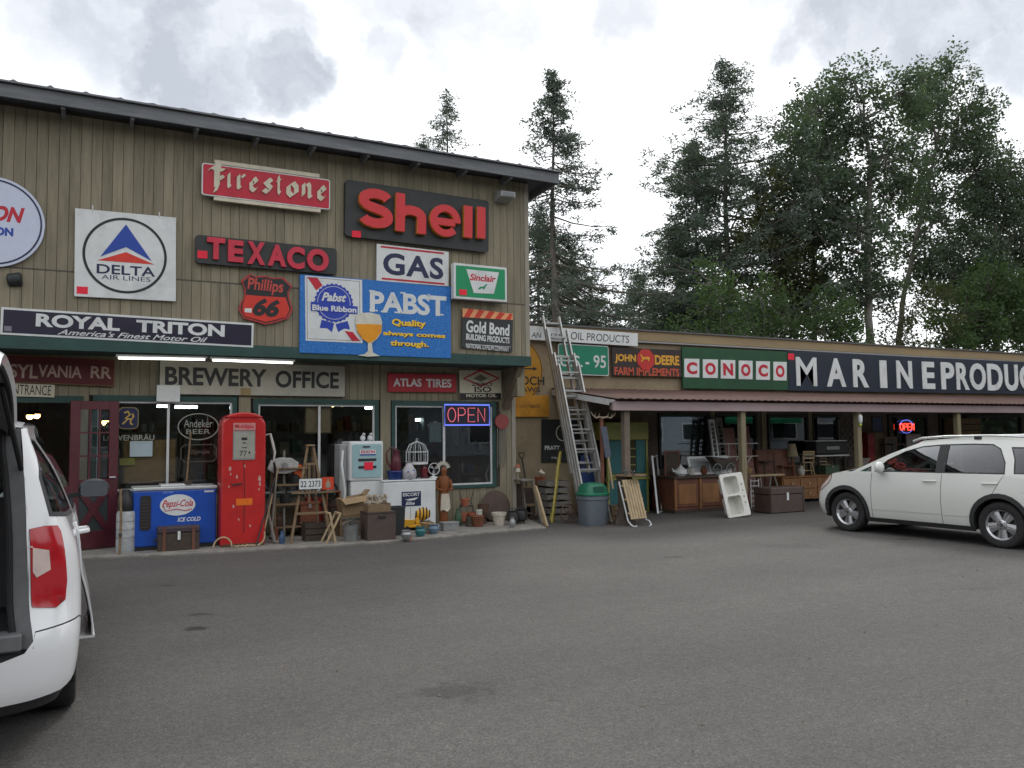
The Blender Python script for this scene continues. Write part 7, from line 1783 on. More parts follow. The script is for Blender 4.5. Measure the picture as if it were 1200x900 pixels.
# --- tall aluminium extension ladder
g0, g1 = G(683, 614, 0), G(712, 612, 0)
Yb = g0.y; Yt = WY-.22
bL = Vector((g0.x, Yb, 0)); bR = Vector((P(709, 600, Yb).x, Yb, 0))
mid = P(650, 398, Yt)
tL, tR = P(638, 370, Yt), P(659, 370, Yt)
t = thing('extension_ladder', 'tall aluminium extension ladder leaning against the wing roof edge', 'ladder', (bL.x, Yb, 0)); o = Vector((bL.x, Yb, 0))
def ladder(fr, to, w0, w1, yo, nr, nm):
    L0, L1 = fr, to
    for sd in (0, 1):
        p0 = bL.lerp(tL, fr)-o; p1 = bL.lerp(tL, to)-o
        W0 = ((bR-bL).x*w0); p0 = p0+Vector((W0*sd, yo, 0)); p1 = p1+Vector((W0*sd*w1, yo, 0))
        MB().bar(p0, p1, .03, .085).build('side_rail', A_alu, t)
    for k in range(nr):
        f_ = (k+.6)/nr; p0 = bL.lerp(tL, fr+(to-fr)*f_)-o+Vector((0, yo, 0)); W0 = (bR-bL).x*w0*(1+(w1-1)*f_)
        MB().bar(p0, p0+Vector((W0, 0, 0)), .035, .03).build('rung', A_alu, t)
ladder(0, .93, 1.0, .96, 0, 9, 'base'); ladder(.22, 1.0, .82, .96, .075, 9, 'fly'); ladder(0, .80, .98, .96, -.095, 9, 'nested'); ladder(0, .74, .98, .96, -.19, 8, 'nested')
for sd in (0, 1): MB().box(sd*(bR-bL).x-.03, -.05, 0, sd*(bR-bL).x+.03, .06, .05).build('foot', I_blk, t)
# --- waste bin with green lid
X, Y, w_, h_ = fp(688, 566, 717, 616, z=0); r = w_/2
t = thing('waste_container', 'blue grey plastic dustbin with a green swing lid at the ladder foot', 'bin', (X, Y+r*.8, 0)); hb_ = h_*.70
mb = MB(); sqr = lambda r_, n=40: [(r_*abs(math.cos(2*math.pi*i/n))**.6*(1 if math.cos(2*math.pi*i/n) >= 0 else -1), r_*.95*abs(math.sin(2*math.pi*i/n))**.6*(1 if math.sin(2*math.pi*i/n) >= 0 else -1)) for i in range(n)]
vs_ = []; lv = [(r*.84, 0), (r*.86, .02), (r*.98, hb_*.86), (r*1.04, hb_*.87), (r*1.04, hb_*.95), (r*.99, hb_*.96), (r*1.0, hb_)]
for (rr, z_) in lv: vs_ += [(x, y, z_) for x, y in sqr(rr)]
fs_ = [(i*40+k, i*40+(k+1) % 40, (i+1)*40+(k+1) % 40, (i+1)*40+k) for i in range(len(lv)-1) for k in range(40)]; mb.add(vs_, fs_+[tuple(reversed(range(40)))]); mb.build('body', K_gbin, t, smooth=True)
mb = MB(); vs_ = []; lv = [(r*1.05, hb_+.001), (r*1.06, hb_+.03), (r*.95, hb_+.05), (r*.88, h_*.88), (r*.7, h_*.97), (r*.3, h_)]
for (rr, z_) in lv: vs_ += [(x, y, z_) for x, y in sqr(rr)]
mb.add(vs_, [(i*40+k, i*40+(k+1) % 40, (i+1)*40+(k+1) % 40, (i+1)*40+k) for i in range(len(lv)-1) for k in range(40)]+[tuple(range(200, 240))]); mb.build('lid', K_glid, t, smooth=True)
MB().prism(rrect(-r*.45, h_*.78, r*.35, h_*.92, .03), -r*.92, -r*.80).build('flap', mat('bin_green_dark', (.01, .09, .055), rough=.4), t)
# --- under the porch
PZ = 0.0
X, Y, w_, h_ = fp(722, 556, 753, 612, z=0)
t = thing('stump_table', 'round plank table top resting on a gnarled dark stump by the first post', 'table', (P(737, 580, PY+.0).x, PY-.05, 0)); rt_ = (P(753, 556, PY-.28).x-P(721, 556, PY-.28).x)/2; hz = P(737, 557, PY-.28).z
mb = MB(); rng = random.Random(2); n = 16; vs_ = []; lv = [(.19, 0), (.15, .10), (.11, .25), (.12, .40), (.10, .55), (.12, hz-.03)]
for i, (rr, z_) in enumerate(lv): vs_ += [(rr*(1+.28*math.sin(k*2.4+i*.7)+rng.uniform(-.06, .06))*math.cos(2*math.pi*k/n)-.13, rr*(1+.2*math.sin(k*3.1+i))*math.sin(2*math.pi*k/n), z_) for k in range(n)]
mb.add(vs_, [(i*n+k, i*n+(k+1) % n, (i+1)*n+(k+1) % n, (i+1)*n+k) for i in range(len(lv)-1) for k in range(n)]); mb.build('stump', mat('stump_bark', (.07, .055, .042), rough=.95, var=.4, scale=9, bump=.7), t, smooth=True)
MB().lathe([(rt_*.97, hz-.03), (rt_, hz-.02), (rt_*.98, hz)], 26).build('top', W_old, t, smooth=True)
for (x, lb, hh) in ((733, 'small clear glass on the left of the stump table', .10), (742, 'small clear glass on the right of the stump table', .08)):
    c = thing('drinking_glass', lb, 'glass', (P(x, 555, PY-.3).x, PY-.3, hz)); MB().lathe([(.03, 0), (.035, hh)], 16, cap=False).build('wall', glass_mat('clear_glass', (.75, .8, .8), 2.0), c, smooth=True); MB().lathe([(.03, 0), (.028, .008)], 16).build('base', glass_mat('clear_glass', (.75, .8, .8)), c)
# sled
a0, a1 = P(731, 563, PY-.42), G(752, 611, 0)
t = thing('wooden_sled', 'slatted wooden sled with white curved runners leaning on the stump table', 'sled', (P(752, 600, PY-.42).x, PY-.42, 0)); top = P(738, 562, PY-.22)-t.location; ll = top.length
ux = Vector((1, .18, 0)).normalized(); dn = top.normalized(); wS = .40
base = Vector((-.06, .0, .13))
for k in range(6):
    f_ = (k-2.5)/6*wS; p0 = base+ux*f_; p1 = base+(top-base)+ux*f_; MB().bar(p0, p1, .052, .015, up=ux.cross(dn)).build('slat', W_pale, t)
for v in (.15, .5, .85): 
    c = base+(top-base)*v; MB().bar(c-ux*wS*.55+Vector((0, .02, 0)), c+ux*wS*.55+Vector((0, .02, 0)), .03, .03).build('crosspiece', W_pale, t)
for sg in (-.5, .5):
    pb = base+ux*sg*wS; pts = [base+(top-base)*v+ux*sg*wS*1.1+Vector((0, .06, -.03)) for v in (1.0, .6, .2, 0)]; pts += [pb+Vector((.02, .02, -.10)), pb+Vector((.03, -.10, -.125)), pb+Vector((-.03, -.20, -.09))] if sg < 0 else [pb+Vector((.07, .03, -.06)), pb+Vector((.05, -.06, -.115)), pb+Vector((-.05, -.14, -.12))]
    MB().tube(pts, .013, 8).build('runner', E_white, t, smooth=True)
# rusty post with antlers and oar
b = P(706, 560, PY+.25); q = P(705, 488, PY+.25)
t = thing('rusty_pole', 'reddish rusty pole carrying antlers, left of the green and yellow hutch', 'pole', (b.x, PY+.25, 0)); MB().tube([(0, 0, 0), (0, 0, q.z)], .035, 10).build('shaft', mat('red_rust', (.17, .07, .045), rough=.85, var=.3, scale=9), t); MB().lathe([(.14, 0), (.13, .03), (.04, .05)], 16).build('foot', I_rust, t, smooth=True)
t = thing('antlers', 'pale branching antlers fixed on top of the rusty pole', 'antlers', (b.x, PY+.22, q.z-.03)); ANT = mat('antler', (.30, .24, .18), rough=.7, var=.2)
for sg in (-1, 1): 
    MB().tube([(0, 0, 0), (sg*.08, -.02, .02), (sg*.16, -.03, .0), (sg*.24, -.04, .06), (sg*.27, -.04, .12)], [.02, .018, .015, .01, .004], 7).build('beam', ANT, t, smooth=True)
    for u in (.09, .17): MB().tube([(sg*u, -.03, .01), (sg*(u+.01), -.05, .09)], [.011, .003], 6).build('tine', ANT, t)
b2 = P(722, 560, PY+.0); q2 = P(708, 500, PY+.1)
t = thing('old_oar', 'worn oar with dark and pale blade leaning between the pole and the post', 'oar', (P(719, 560, PY-.02).x, PY+.0, P(719, 556, PY).z-.25)); dz = q2.z-t.location.z; dx = q2.x-t.location.x
MB().tube([(0, 0, 0), (dx*.5, .06, dz*.5)], .018, 8).build('shaft', W_pale, t); MB().bar((dx*.5, .06, dz*.5), (dx, .12, dz), .12, .02, up=(0, 1, 0)).build('blade', paint('oar_blue', (70, 78, 92), rough=.6, var=.3), t)
b_ = P(693, 560, WY-.25); X0, _, w_, h_, z0 = up(681, 533, 703, 557, WY-.25)
t = thing('blue_board', 'blue painted board standing behind the tall ladder rungs', 'board', (X0, WY-.25, 0)); MB().box(-w_/2, 0, .1, w_/2, .03, z0+h_).build('panel', paint('board_blue', (38, 66, 128), rough=.5, dirt=.2), t); MB().box(-w_/2-.02, -.01, 0, w_/2+.02, .04, .1).build('foot', W_dk, t); MB().box(-w_/2-.005, -.008, z0+h_*.45, w_/2+.005, .0, z0+h_*.52).build('batten', W_dk, t)
# hutch
YH = WY-.62
X0, _, w_, h_, z0 = up(712, 495, 760, 596, YH); H = P(735, 494.5, YH).z; a = w_/2
t = thing('tall_hutch', 'tall yellow green hutch cupboard with teal doors and open middle shelves', 'cupboard', (X0, YH, 0))
MB().box(-a, .03, .05, a, .5, H*.97).build('carcass', mat('hutch_inside', (.16, .17, .045), rough=.7, var=.2), t)
for u in (-a, a-.05): MB().box(u, -.02, 0, u+.05, .5, H*.83).build('stile', K_lime, t)
MB().box(-a-.02, -.04, H*.80, a+.02, .52, H).build('cornice', K_lime, t, bevel=.02)
MB().box(-a+.05, -.025, H*.395, a-.05, .03, H*.43).build('rail', K_lime, t); MB().box(-a-.015, -.06, H*.365, a+.015, .5, H*.39).build('worktop', K_lime, t)
for (u0, u1) in ((-.90, -.30), (.42, .88)):
    MB().box(a*u0, -.015, H*.435, a*u1, .028, H*.795).build('door', K_teal, t, bevel=.004)
for (u0, u1) in ((-.90, -.02), (.02, .9)): 
    d_ = MB().box(a*u0, -.018, .06, a*u1, .028, H*.36).build('door', K_teal, t, bevel=.004); MB().lathe([(.015, 0), (.02, .02)], 10, Matrix.Translation((a*(u1 if u0 < 0 else u0)-(.04 if u0 < 0 else -.04), -.018, H*.25)) @ Matrix.Rotation(rad(90), 4, 'X')).build('knob', I_blk, d_)
for v in (.52, .61, .70): MB().box(-a*.28, -.012, H*v, a*.40, .028, H*v+.02).build('shelf', K_lime, t)
MB().box(-a*.28, -.005, H*.435, a*.4, .0295, H*.795).build('opening', mat('hutch_recess_shade', (.045, .045, .02), rough=.8), t)  # dark slab standing in for the shade between the open shelves
MB().lathe([(.022, 0), (.022, .012)], 12, Matrix.Translation((.02, -.04, H*.86)) @ Matrix.Rotation(rad(90), 4, 'X')).build('knob', I_blk, t)
# leaning mirror frames
for (xa, ya, xb, yb_, wd, m_, lb) in ((771, 602, 764, 534, .30, E_white, 'narrow white picture frame leaning between the hutch and the wooden counter'), (779, 600, 771, 560, .20, W_red, 'short dark red frame leaning right of the narrow white frame')):
    g = G(xa, ya, 0); q = P(xb, yb_, g.y+.3); t = thing('leaning_frame', lb, 'frame', (g.x, g.y, 0)); d = q-g
    vx_ = Vector((.28*wd/.3, .22, 0))
    for off in (0, 1): MB().bar(vx_*off-Vector((0, 0, 0)), d+vx_*off, .035, .03).build('stile', m_, t)
    for v in (.02, .98): MB().bar(d*v, d*v+vx_, .035, .03).build('rail', m_, t)
    MB().add([tuple(Vector((0, .01, 0))), tuple(vx_+Vector((0, .01, 0))), tuple(d+vx_+Vector((0, .01, 0))), tuple(d+Vector((0, .01, 0)))], [(0, 1, 2, 3)]).build('backing', W_dk, t)
# wooden counter chest
X, Y, w_, h_ = fp(790, 556, 846, 603, z=0)
g0 = G(792, 602, 0); YC = g0.y
xA, xB = P(791, 600, YC).x, P(876, 600, YC).x
hz = P(830, 557, YC).z; L = xB-xA
t = thing('wooden_counter', 'long low reddish wooden counter with framed panels under the porch', 'counter', (xA, YC, 0))
MB().box(0, .02, .05, L, .75, hz-.05).build('body', W_red, t); MB().box(-.03, -.03, hz-.05, L+.03, .78, hz).build('top', W_dk, t, bevel=.008); MB().box(-.01, -.01, 0, L+.01, .76, .07).build('plinth', W_dk, t)
for k in range(3):
    u0 = .05+k*(L-.1)/3; u1 = u0+(L-.1)/3-.05
    pn_ = MB().box(u0, .0, .12, u1, .022, hz-.10).build('panel', W_red, t, bevel=.004); MB().box(u0+.06, -.008, .18, u1-.06, .001, hz-.16).build('inset', W_or, pn_, bevel=.006)
for u in (0, L/3, 2*L/3, L-.05): MB().box(u, -.012, .07, u+.05, .02, hz-.05).build('stile', W_or, t)
TZ = hz
# double sink leaning on its front
g = G(866, 607, 0); 
sx0 = G(853, 607.5, 0); tl = P(845, 556, sx0.y+.22)
t = thing('double_sink', 'white enamel double bowl kitchen sink leaning on end against the counter', 'sink', (sx0.x, sx0.y, 0)); hS = tl.z*1.02; wS = (P(882, 607, sx0.y).x-sx0.x)*.92
t.rotation_euler = (rad(-12), rad(-4), 0)
zs1, zs2, zs3, zs4 = hS*.06, hS*.48, hS*.53, hS*.93; xa_, xb_ = wS*.13, wS*.74
outer = rrect(0, 0, wS, hS, .04); holes = [rrect(xa_, zs1, xb_, zs2, .06), rrect(xa_, zs3, xb_, zs4, .06)]
SK = mat('sink_enamel', (.66, .65, .60), rough=.25, var=.06, scale=3, dirt=.15)
panel('rim', SK, t, outer, lambda a, b: (a, 0, b), holes=holes, step=.2, flip=False, solid=0, sm=False).modifiers.new('s', 'SOLIDIFY').thickness = -.02
for h_l in holes:
    n = len(h_l); cx, cz = sum(p[0] for p in h_l)/n, sum(p[1] for p in h_l)/n; mb = MB()
    r1 = [(p[0], .0, p[1]) for p in h_l]; r2 = [(cx+(p[0]-cx)*.93, .15, cz+(p[1]-cz)*.93) for p in h_l]; r3 = [(cx+(p[0]-cx)*.82, .17, cz+(p[1]-cz)*.82) for p in h_l]
    mb.add(r1+r2+r3, [(i, n+i, n+(i+1) % n, (i+1) % n) for i in range(n)]+[(n+i, 2*n+i, 2*n+(i+1) % n, n+(i+1) % n) for i in range(n)]+[tuple(range(2*n, 3*n))]); bw_ = mb.build('bowl', SK, t, smooth=True)
    MB().lathe([(.035, 0), (.035, .006)], 16, Matrix.Translation((cx-.05, .168, cz)) @ Matrix.Rotation(rad(90), 4, 'X')).build('drain', I_blk, bw_)
for k in range(4): MB().lathe([(.014, 0), (.014, .004)], 12, Matrix.Translation((wS*.87, -.019, hS*(.3+.14*k))) @ Matrix.Rotation(rad(90), 4, 'X')).build('tap_hole', I_blk, t)
# things on the counter
q = P(798, 556, YC+.15)
t = thing('china_teapot', 'white china teapot at the left end of the wooden counter', 'teapot', (q.x, YC+.15, TZ)); MB().lathe([(.09, 0), (.13, .05), (.12, .12), (.06, .17), (.04, .18), (.012, .23)], 20).build('body', E_white, t, smooth=True); MB().tube([(-.11, 0, .08), (-.19, 0, .10), (-.22, 0, .16)], [.025, .018, .012], 8).build('spout', E_white, t, smooth=True); MB().tube([(.11, 0, .12), (.19, 0, .12), (.18, 0, .05), (.11, 0, .04)], .010, 7).build('handle', E_white, t, smooth=True)
q0, q1 = P(808, 556, YC+.4), P(856, 556, YC+.4); hq = P(810, 534, YC+.4).z-TZ
t = thing('window_sash', 'white window sash with dusty panes lying back on the counter', 'window', (q0.x, YC+.35, TZ)); t.rotation_euler = (rad(-18), 0, 0); Lq = q1.x-q0.x
for (u0, v0, u1, v1) in ((0, 0, Lq, .05), (0, hq-.05, Lq, hq), (0, .05, .05, hq-.05), (Lq-.05, .05, Lq, hq-.05), (Lq*.49, .05, Lq*.51, hq-.05)): MB().box(u0, 0, v0, u1, .035, v1).build('rail', E_white, t)
for (u0, u1) in ((.05, Lq*.49), (Lq*.51, Lq-.05)): MB().box(u0, .012, .05, u1, .018, hq-.05).build('pane', mat('dusty_glass', (.30, .32, .33), rough=.3, var=.25, scale=6), t)
q = P(852, 556, YC+.1)
t = thing('toy_wagon', 'dark brown V shaped wooden cart with two spoked wheels on the counter', 'cart', (q.x, YC+.1, TZ)); MB().prism([(-.42, .38), (.28, .30), (.20, .10), (-.10, .10)], 0, .22).build('body', W_dk, t, bevel=.01)
for u in (-.28, .08):
    wl = MB().tube([(u+.11*math.cos(q_*.35), -.03, .115+.11*math.sin(q_*.35)) for q_ in range(18)], .010, 6, closed=True).build('wheel', I_galv, t, smooth=True)
    for k in range(6): MB().bar((u, -.03, .115), (u+.11*math.cos(k*1.05), -.03, .115+.11*math.sin(k*1.05)), .006).build('spoke', I_galv, wl)
# shutters and doors leaning on the porch wall
for (x0, x1, yt, yb_, m_, nm, lb, cat) in ((842, 849, 490, 548, E_white, 'louvre_shutter', 'narrow whitish louvre shutter, left of the pair behind the cart', 'shutter'), (850, 858, 488, 548, W_grey, 'louvre_shutter', 'narrow grey louvre shutter, right of the pair behind the cart', 'shutter'), (858, 870, 500, 548, mat('pink_door', (.24, .12, .10), rough=.7, var=.15, dirt=.2), 'old_door', 'faded pink panel door leaning left of the porch post', 'door'), (877, 888, 498, 548, mat('pink_door', (.24, .12, .10)), 'old_door', 'faded pink panel door leaning right of the porch post', 'door')):
    Yq = WY-.55; X0, _, w_, h_, z0 = up(x0, yt, x1, yb_, Yq); H = z0+h_; a = w_/2
    t = thing(nm, lb, cat, (X0, Yq, 0), 0, rx=rad(-9)); 
    for u in (-a, a-.04): MB().box(u, -.02, 0, u+.04, .02, H).build('stile', m_, t)
    for v in (0, H*.48, H-.08): MB().box(-a+.04, -.018, v, a-.04, .018, v+.08).build('rail', m_, t)
    if nm == 'louvre_shutter':
        for k in range(18):
            v = .1+k*(H-.2)/18; 
            if abs(v-H*.5) > .05: MB().bar((-a+.04, 0, v+.03), (a-.04, 0, v+.03), .04, .008, up=(0, .6, .8)).build('slat', m_, t)
    else:
        for v0, v1 in ((.08, H*.48), (H*.48+.08, H-.08)): MB().box(-a+.04, -.008, v0, a-.04, .008, v1).build('panel', m_, t)
# wire rack
Yq = YC+.62; X0, _, w_, h_, z0 = up(838, 520, 889, 560, Yq)
t = thing('towel_rack', 'spindly whitish wire rack with crossing legs behind the porch post', 'rack', (X0, Yq, TZ if True else 0)); a = w_/2; h_ = P(860, 520, Yq).z-TZ
for v in (h_, h_*.55): MB().tube([(-a, 0, v), (a, 0, v)], .010, 6).build('bar', E_white, t)
for (u0, u1) in ((-.3, .1), (.1, -.3), (.3, .7), (.7, .3)): MB().tube([(a*u0, 0, h_*.55), (a*u1, .08, 0)], .009, 6).build('leg', E_white, t)
for u in (-.35, .35): MB().tube([(a*u, 0, h_), (a*u, 0, h_*.55)], .008, 6).build('upright', E_white, t)
# small ladder rack, folding trestle, trunk, dresser
X, Y, w_, h_ = fp(880, 558, 890, 595, z=0)
t = thing('wire_shelf', 'narrow black and white wire shelf right of the double sink', 'shelf', (P(885, 590, YC+.05).x, YC+.05, 0)); a = .11
for u in (-a, a): MB().bar((u, 0, 0), (u, .0, .62), .014).build('upright', E_white, t)
for k in range(6): MB().bar((-a, 0, .05+k*.105), (a, 0, .05+k*.105), .012).build('rung', E_white, t)
YT = YC+.15; q0, q1 = P(880, 557, YT), P(920, 557.5, YT)
t = thing('folding_trestle', 'thin pale trestle table with splayed legs above the brown trunk', 'trestle', (q0.x, YT, 0)); hT = q0.z; Lt = q1.x-q0.x
MB().box(0, 0, hT-.03, Lt, .3, hT).build('top', W_pale, t); 
for (u0, u1) in ((.15, .02), (.3, .42), (.72, .97), (.62, .5)): MB().bar((Lt*u0, .05, hT-.03), (Lt*u1, .05, 0), .03, .03).build('leg', W_grey, t)
X, Y, w_, h_ = fp(903.5, 571, 943, 601, z=0); a = w_/2
t = thing('steamer_trunk', 'dark brown steamer trunk with a pale latch standing under the trestle', 'trunk', (X, Y, 0)); MB().box(-a, 0, .01, a, .45, h_*.72).build('body', mat('trunk_brown', (.075, .05, .042), rough=.6, var=.2, dirt=.2), t, bevel=.01); MB().box(-a-.008, -.008, h_*.73, a+.008, .458, h_).build('lid', mat('trunk_brown', (.075, .05, .042)), t, bevel=.015); MB().box(-.025, -.02, h_*.50, .025, -.006, h_*.80).build('latch', E_white, t)
for u in (-a, a-.03): MB().box(u-.003, -.012, 0, u+.033, -.0, h_).build('corner_band', W_dk, t)
YD = YC+.5; q0, q1 = P(917, 556, YD), P(978, 556, YD); hD = P(945, 557.5, YD).z
t = thing('long_dresser', 'long orange brown wooden dresser behind the trunk, reaching to the parked car', 'dresser', (q0.x, YD, 0)); Ld = q1.x-q0.x
MB().box(0, .02, .08, Ld, .55, hD-.03).build('carcass', W_or, t); MB().box(-.02, -.02, hD-.03, Ld+.02, .57, hD).build('top', W_or, t, bevel=.006)
for k in range(3):
    u0 = .03+k*(Ld-.06)/3; u1 = u0+(Ld-.06)/3-.03
    for (v0, v1) in ((.12, hD*.5), (hD*.53, hD-.06)): d_ = MB().box(u0, .0, v0, u1, .022, v1).build('drawer', W_or, t, bevel=.005); MB().lathe([(.018, 0), (.024, .03)], 10, Matrix.Translation(((u0+u1)/2, 0, (v0+v1)/2)) @ Matrix.Rotation(rad(90), 4, 'X')).build('knob', W_pale, d_)
for u in (.02, Ld-.08): MB().box(u, .03, 0, u+.06, .09, .08).build('foot', W_dk, t)
# chairs on the dresser
def chair(x, Yc, z, H, rz, m, label):
    t = thing('wooden_chair', label, 'chair', (x, Yc, z), rz); s = H/.85
    for (u, v) in ((-.19, -.18), (.19, -.18), (-.17, .18), (.17, .18)): MB().tube([(u*s*1.15, v*s*1.15, 0), (u*s*.8, v*s*.8, .43*s)], .017*s, 7).build('leg', m, t)
    MB().prism([(u*s, v*s) for u, v in rrect(-.21, -.20, .21, .20, .05)], 0, .03*s, Matrix.Translation((0, 0, .43*s)) @ Matrix.Rotation(rad(90), 4, 'X') @ Matrix.Scale(-1, 4, (0, 0, 0.0001)) if False else Matrix(((1,0,0,0),(0,0,1,0),(0,1,0,.43*s),(0,0,0,1)))).build('seat', m, t)
    for u in (-.18, .18): MB().tube([(u*s, .18*s, .44*s), (u*s*1.05, .26*s, .85*s)], .016*s, 7).build('back_post', m, t)
    for v in (.60, .74, .82): MB().bar((-.19*s, (.18+.08*(v-.44)/.41)*s, v*s), (.19*s, (.18+.08*(v-.44)/.41)*s, v*s), .018*s, .055*s).build('back_slat', m, t)
    for v in (-.2, .2): MB().bar((-.18*s, v*s, .16*s), (.18*s, v*s, .16*s), .015*s).build('stretcher', m, t)
    return t
q = P(946, 556, YD+.25); hC = P(940, 529, YD+.25).z-hD
chair(q.x, YD+.25, hD, hC*1.02, rad(150), mat('blond_wood', (.46, .34, .18), rough=.6, var=.15), 'blond wooden chair standing on the long dresser')
q = P(965, 556, YD+.45); chair(q.x, YD+.42, hD, hC*.75, rad(-30), W_pale, 'smaller brownish wooden chair right of the blond chair on the dresser')
# red cupboard behind
Yr = WY-.45; X0, _, w_, h_, z0 = up(888, 528, 926, 556, Yr); Hh = P(905, 527, Yr).z
t = thing('low_cupboard', 'reddish wooden cupboard behind the trestle against the porch wall', 'cupboard', (X0, Yr, 0)); a = w_/2; MB().box(-a, .02, .05, a, .4, Hh-.03).build('carcass', W_red, t); MB().box(-a-.02, 0, Hh-.03, a+.02, .42, Hh).build('top', W_red, t)
for (u0, u1) in ((-a+.03, -.01), (.01, a-.03)): d_ = MB().box(u0, .0, .1, u1, .022, Hh-.07).build('door', W_red, t, bevel=.004); MB().lathe([(.012, 0), (.018, .02)], 8, Matrix.Translation(((u0+u1)/2+(.1 if u0 < -.1 else -.1), 0, Hh*.6)) @ Matrix.Rotation(rad(90), 4, 'X')).build('knob', I_blk, d_)
# black grill
Yg = WY-.35; X0, _, w_, h_, z0 = up(953, 517, 990, 532, Yg); a = w_/2
t = thing('barbecue_grill', 'black gas barbecue with pale steel edges under the green reflecting window', 'barbecue', (X0, Yg-.1, 0)); MB().box(-a, 0, z0, a, .35, z0+h_).build('hood', I_blk, t, bevel=.03, seg=2); MB().box(-a*.35, -.01, z0+h_*.35, a*.45, .002, z0+h_*.6).build('handle', I_galv, t); MB().box(-a-.03, -.03, z0+h_, a*.9, .36, z0+h_+.02).build('top_plate', E_white, t); MB().box(-a-.02, -.02, z0-.05, a+.02, .36, z0-.02).build('side_shelf', E_white, t)
for u in (-a*.8, a*.8):
    for yy in (.03, .32): MB().bar((u, yy, 0), (u, yy, z0-.05), .03).build('leg', I_blk, t)
# lattice trellis
Yl = WY-.06; X0, _, w_, h_, z0 = up(984, 492, 1004, 536, Yl); a = w_/2
t = thing('trellis_panel', 'dark diamond trellis panel between the window and the third post', 'trellis', (X0, Yl, z0))
for k in range(-2, 6):
    for sg in (-1, 1):
        p0 = Vector((-a if sg > 0 else a, h_*k/5)); p1 = Vector((a if sg > 0 else -a, h_*k/5+2*a)); 
        def cl(p, q):
            if p.y < 0: p = p+(q-p)*((0-p.y)/(q.y-p.y))
            if q.y > h_: q = p+(q-p)*((h_-p.y)/(q.y-p.y))
            return p, q
        if p1.y <= .02 or p0.y >= h_-.02: continue
        p0, p1 = cl(p0, p1); MB().bar((p0.x, -.005*sg, p0.y), (p1.x, -.005*sg, p1.y), .022, .008, up=(0, 1, 0)).build('lath', W_grey, t)
for u in (-a, a): MB().box(u-.015, -.02, 0, u+.015, .02, h_).build('stile', W_grey, t)
t = thing('stone_planter', 'grey square stone planter below the trellis panel', 'planter', (X0, Yl-.25, 0)); hp_ = P(994, 537, Yl-.25).z; MB().add([(-.15, -.15, 0), (.15, -.15, 0), (.15, .15, 0), (-.15, .15, 0), (-.2, -.2, hp_), (.2, -.2, hp_), (.2, .2, hp_), (-.2, .2, hp_)], [(0,3,2,1),(4,5,6,7),(0,1,5,4),(1,2,6,5),(2,3,7,6),(3,0,4,7)]).build('body', M_conc, t); MB().box(-.22, -.22, hp_-.06, .22, .22, hp_).build('rim', M_conc, t)
# board, red cabinet, poster near the entrance
def upbox(x0, y0, x1, y1, Y, name, label, cat, m, th=.03, edge=None):
    X0, _, w_, h_, z0 = up(x0, y0, x1, y1, Y); t = thing(name, label, cat, (X0, Y, z0)); a = w_/2
    MB().box(-a, -th, 0, a, 0, h_).build('panel', m, t, bevel=.003)
    e_ = MB(); 
    for (u0, v0, u1, v1) in ((-a, 0, a, .02), (-a, h_-.02, a, h_), (-a, .02, -a+.02, h_-.02), (a-.02, .02, a, h_-.02)): e_.box(u0, -th-.006, v0, u1, -th+.001, v1)
    e_.build('edge', edge or m, t); return t, a, h_
upbox(1022, 488, 1034, 506, WY-.01, 'blue_poster', 'small blue poster on the dark wall right of the third post', 'poster', paint('poster_blue', (62, 78, 116), rough=.5, var=.3), .01, W_dk)
upbox(1019.5, 507, 1036, 545, WY-.03, 'tan_board', 'tan sheet of board standing left of the neon sign', 'board', mat('tan_board', (.26, .19, .11), rough=.8, var=.15), .03, W_old)
t, a, h_ = upbox(1010, 507, 1018.5, 545, WY-.10, 'red_cabinet', 'narrow bright red metal cabinet right behind the third post', 'cabinet', paint('cab_red', (130, 22, 26), rough=.5, dirt=.2), .2, W_dk)
upbox(1062, 508, 1080, 540, WY-.04, 'white_notice', 'white notice board with scribbled print under the red neon sign', 'notice', paint('notice_white', (150, 148, 146), rough=.7, var=.3, scale=20), .015, W_dk)
q = P(1010.5, 495, PY-.02); t = thing('porch_lamp', 'small pale lamp with a greenish glass fixed on the third post', 'lamp', (q.x, PY+.03, q.z)); MB().lathe([(.03, -.02), (.045, .03), (.045, .14), (.02, .17)], 14).build('shade', E_white, t, smooth=True); MB().ball((0, 0, -.05), .035, 10).build('bulb', paint('bulb_green', (170, 190, 60), rough=.3), t, smooth=True); MB().box(-.02, .0, .03, .02, .05, .1).build('bracket', I_blk, t)
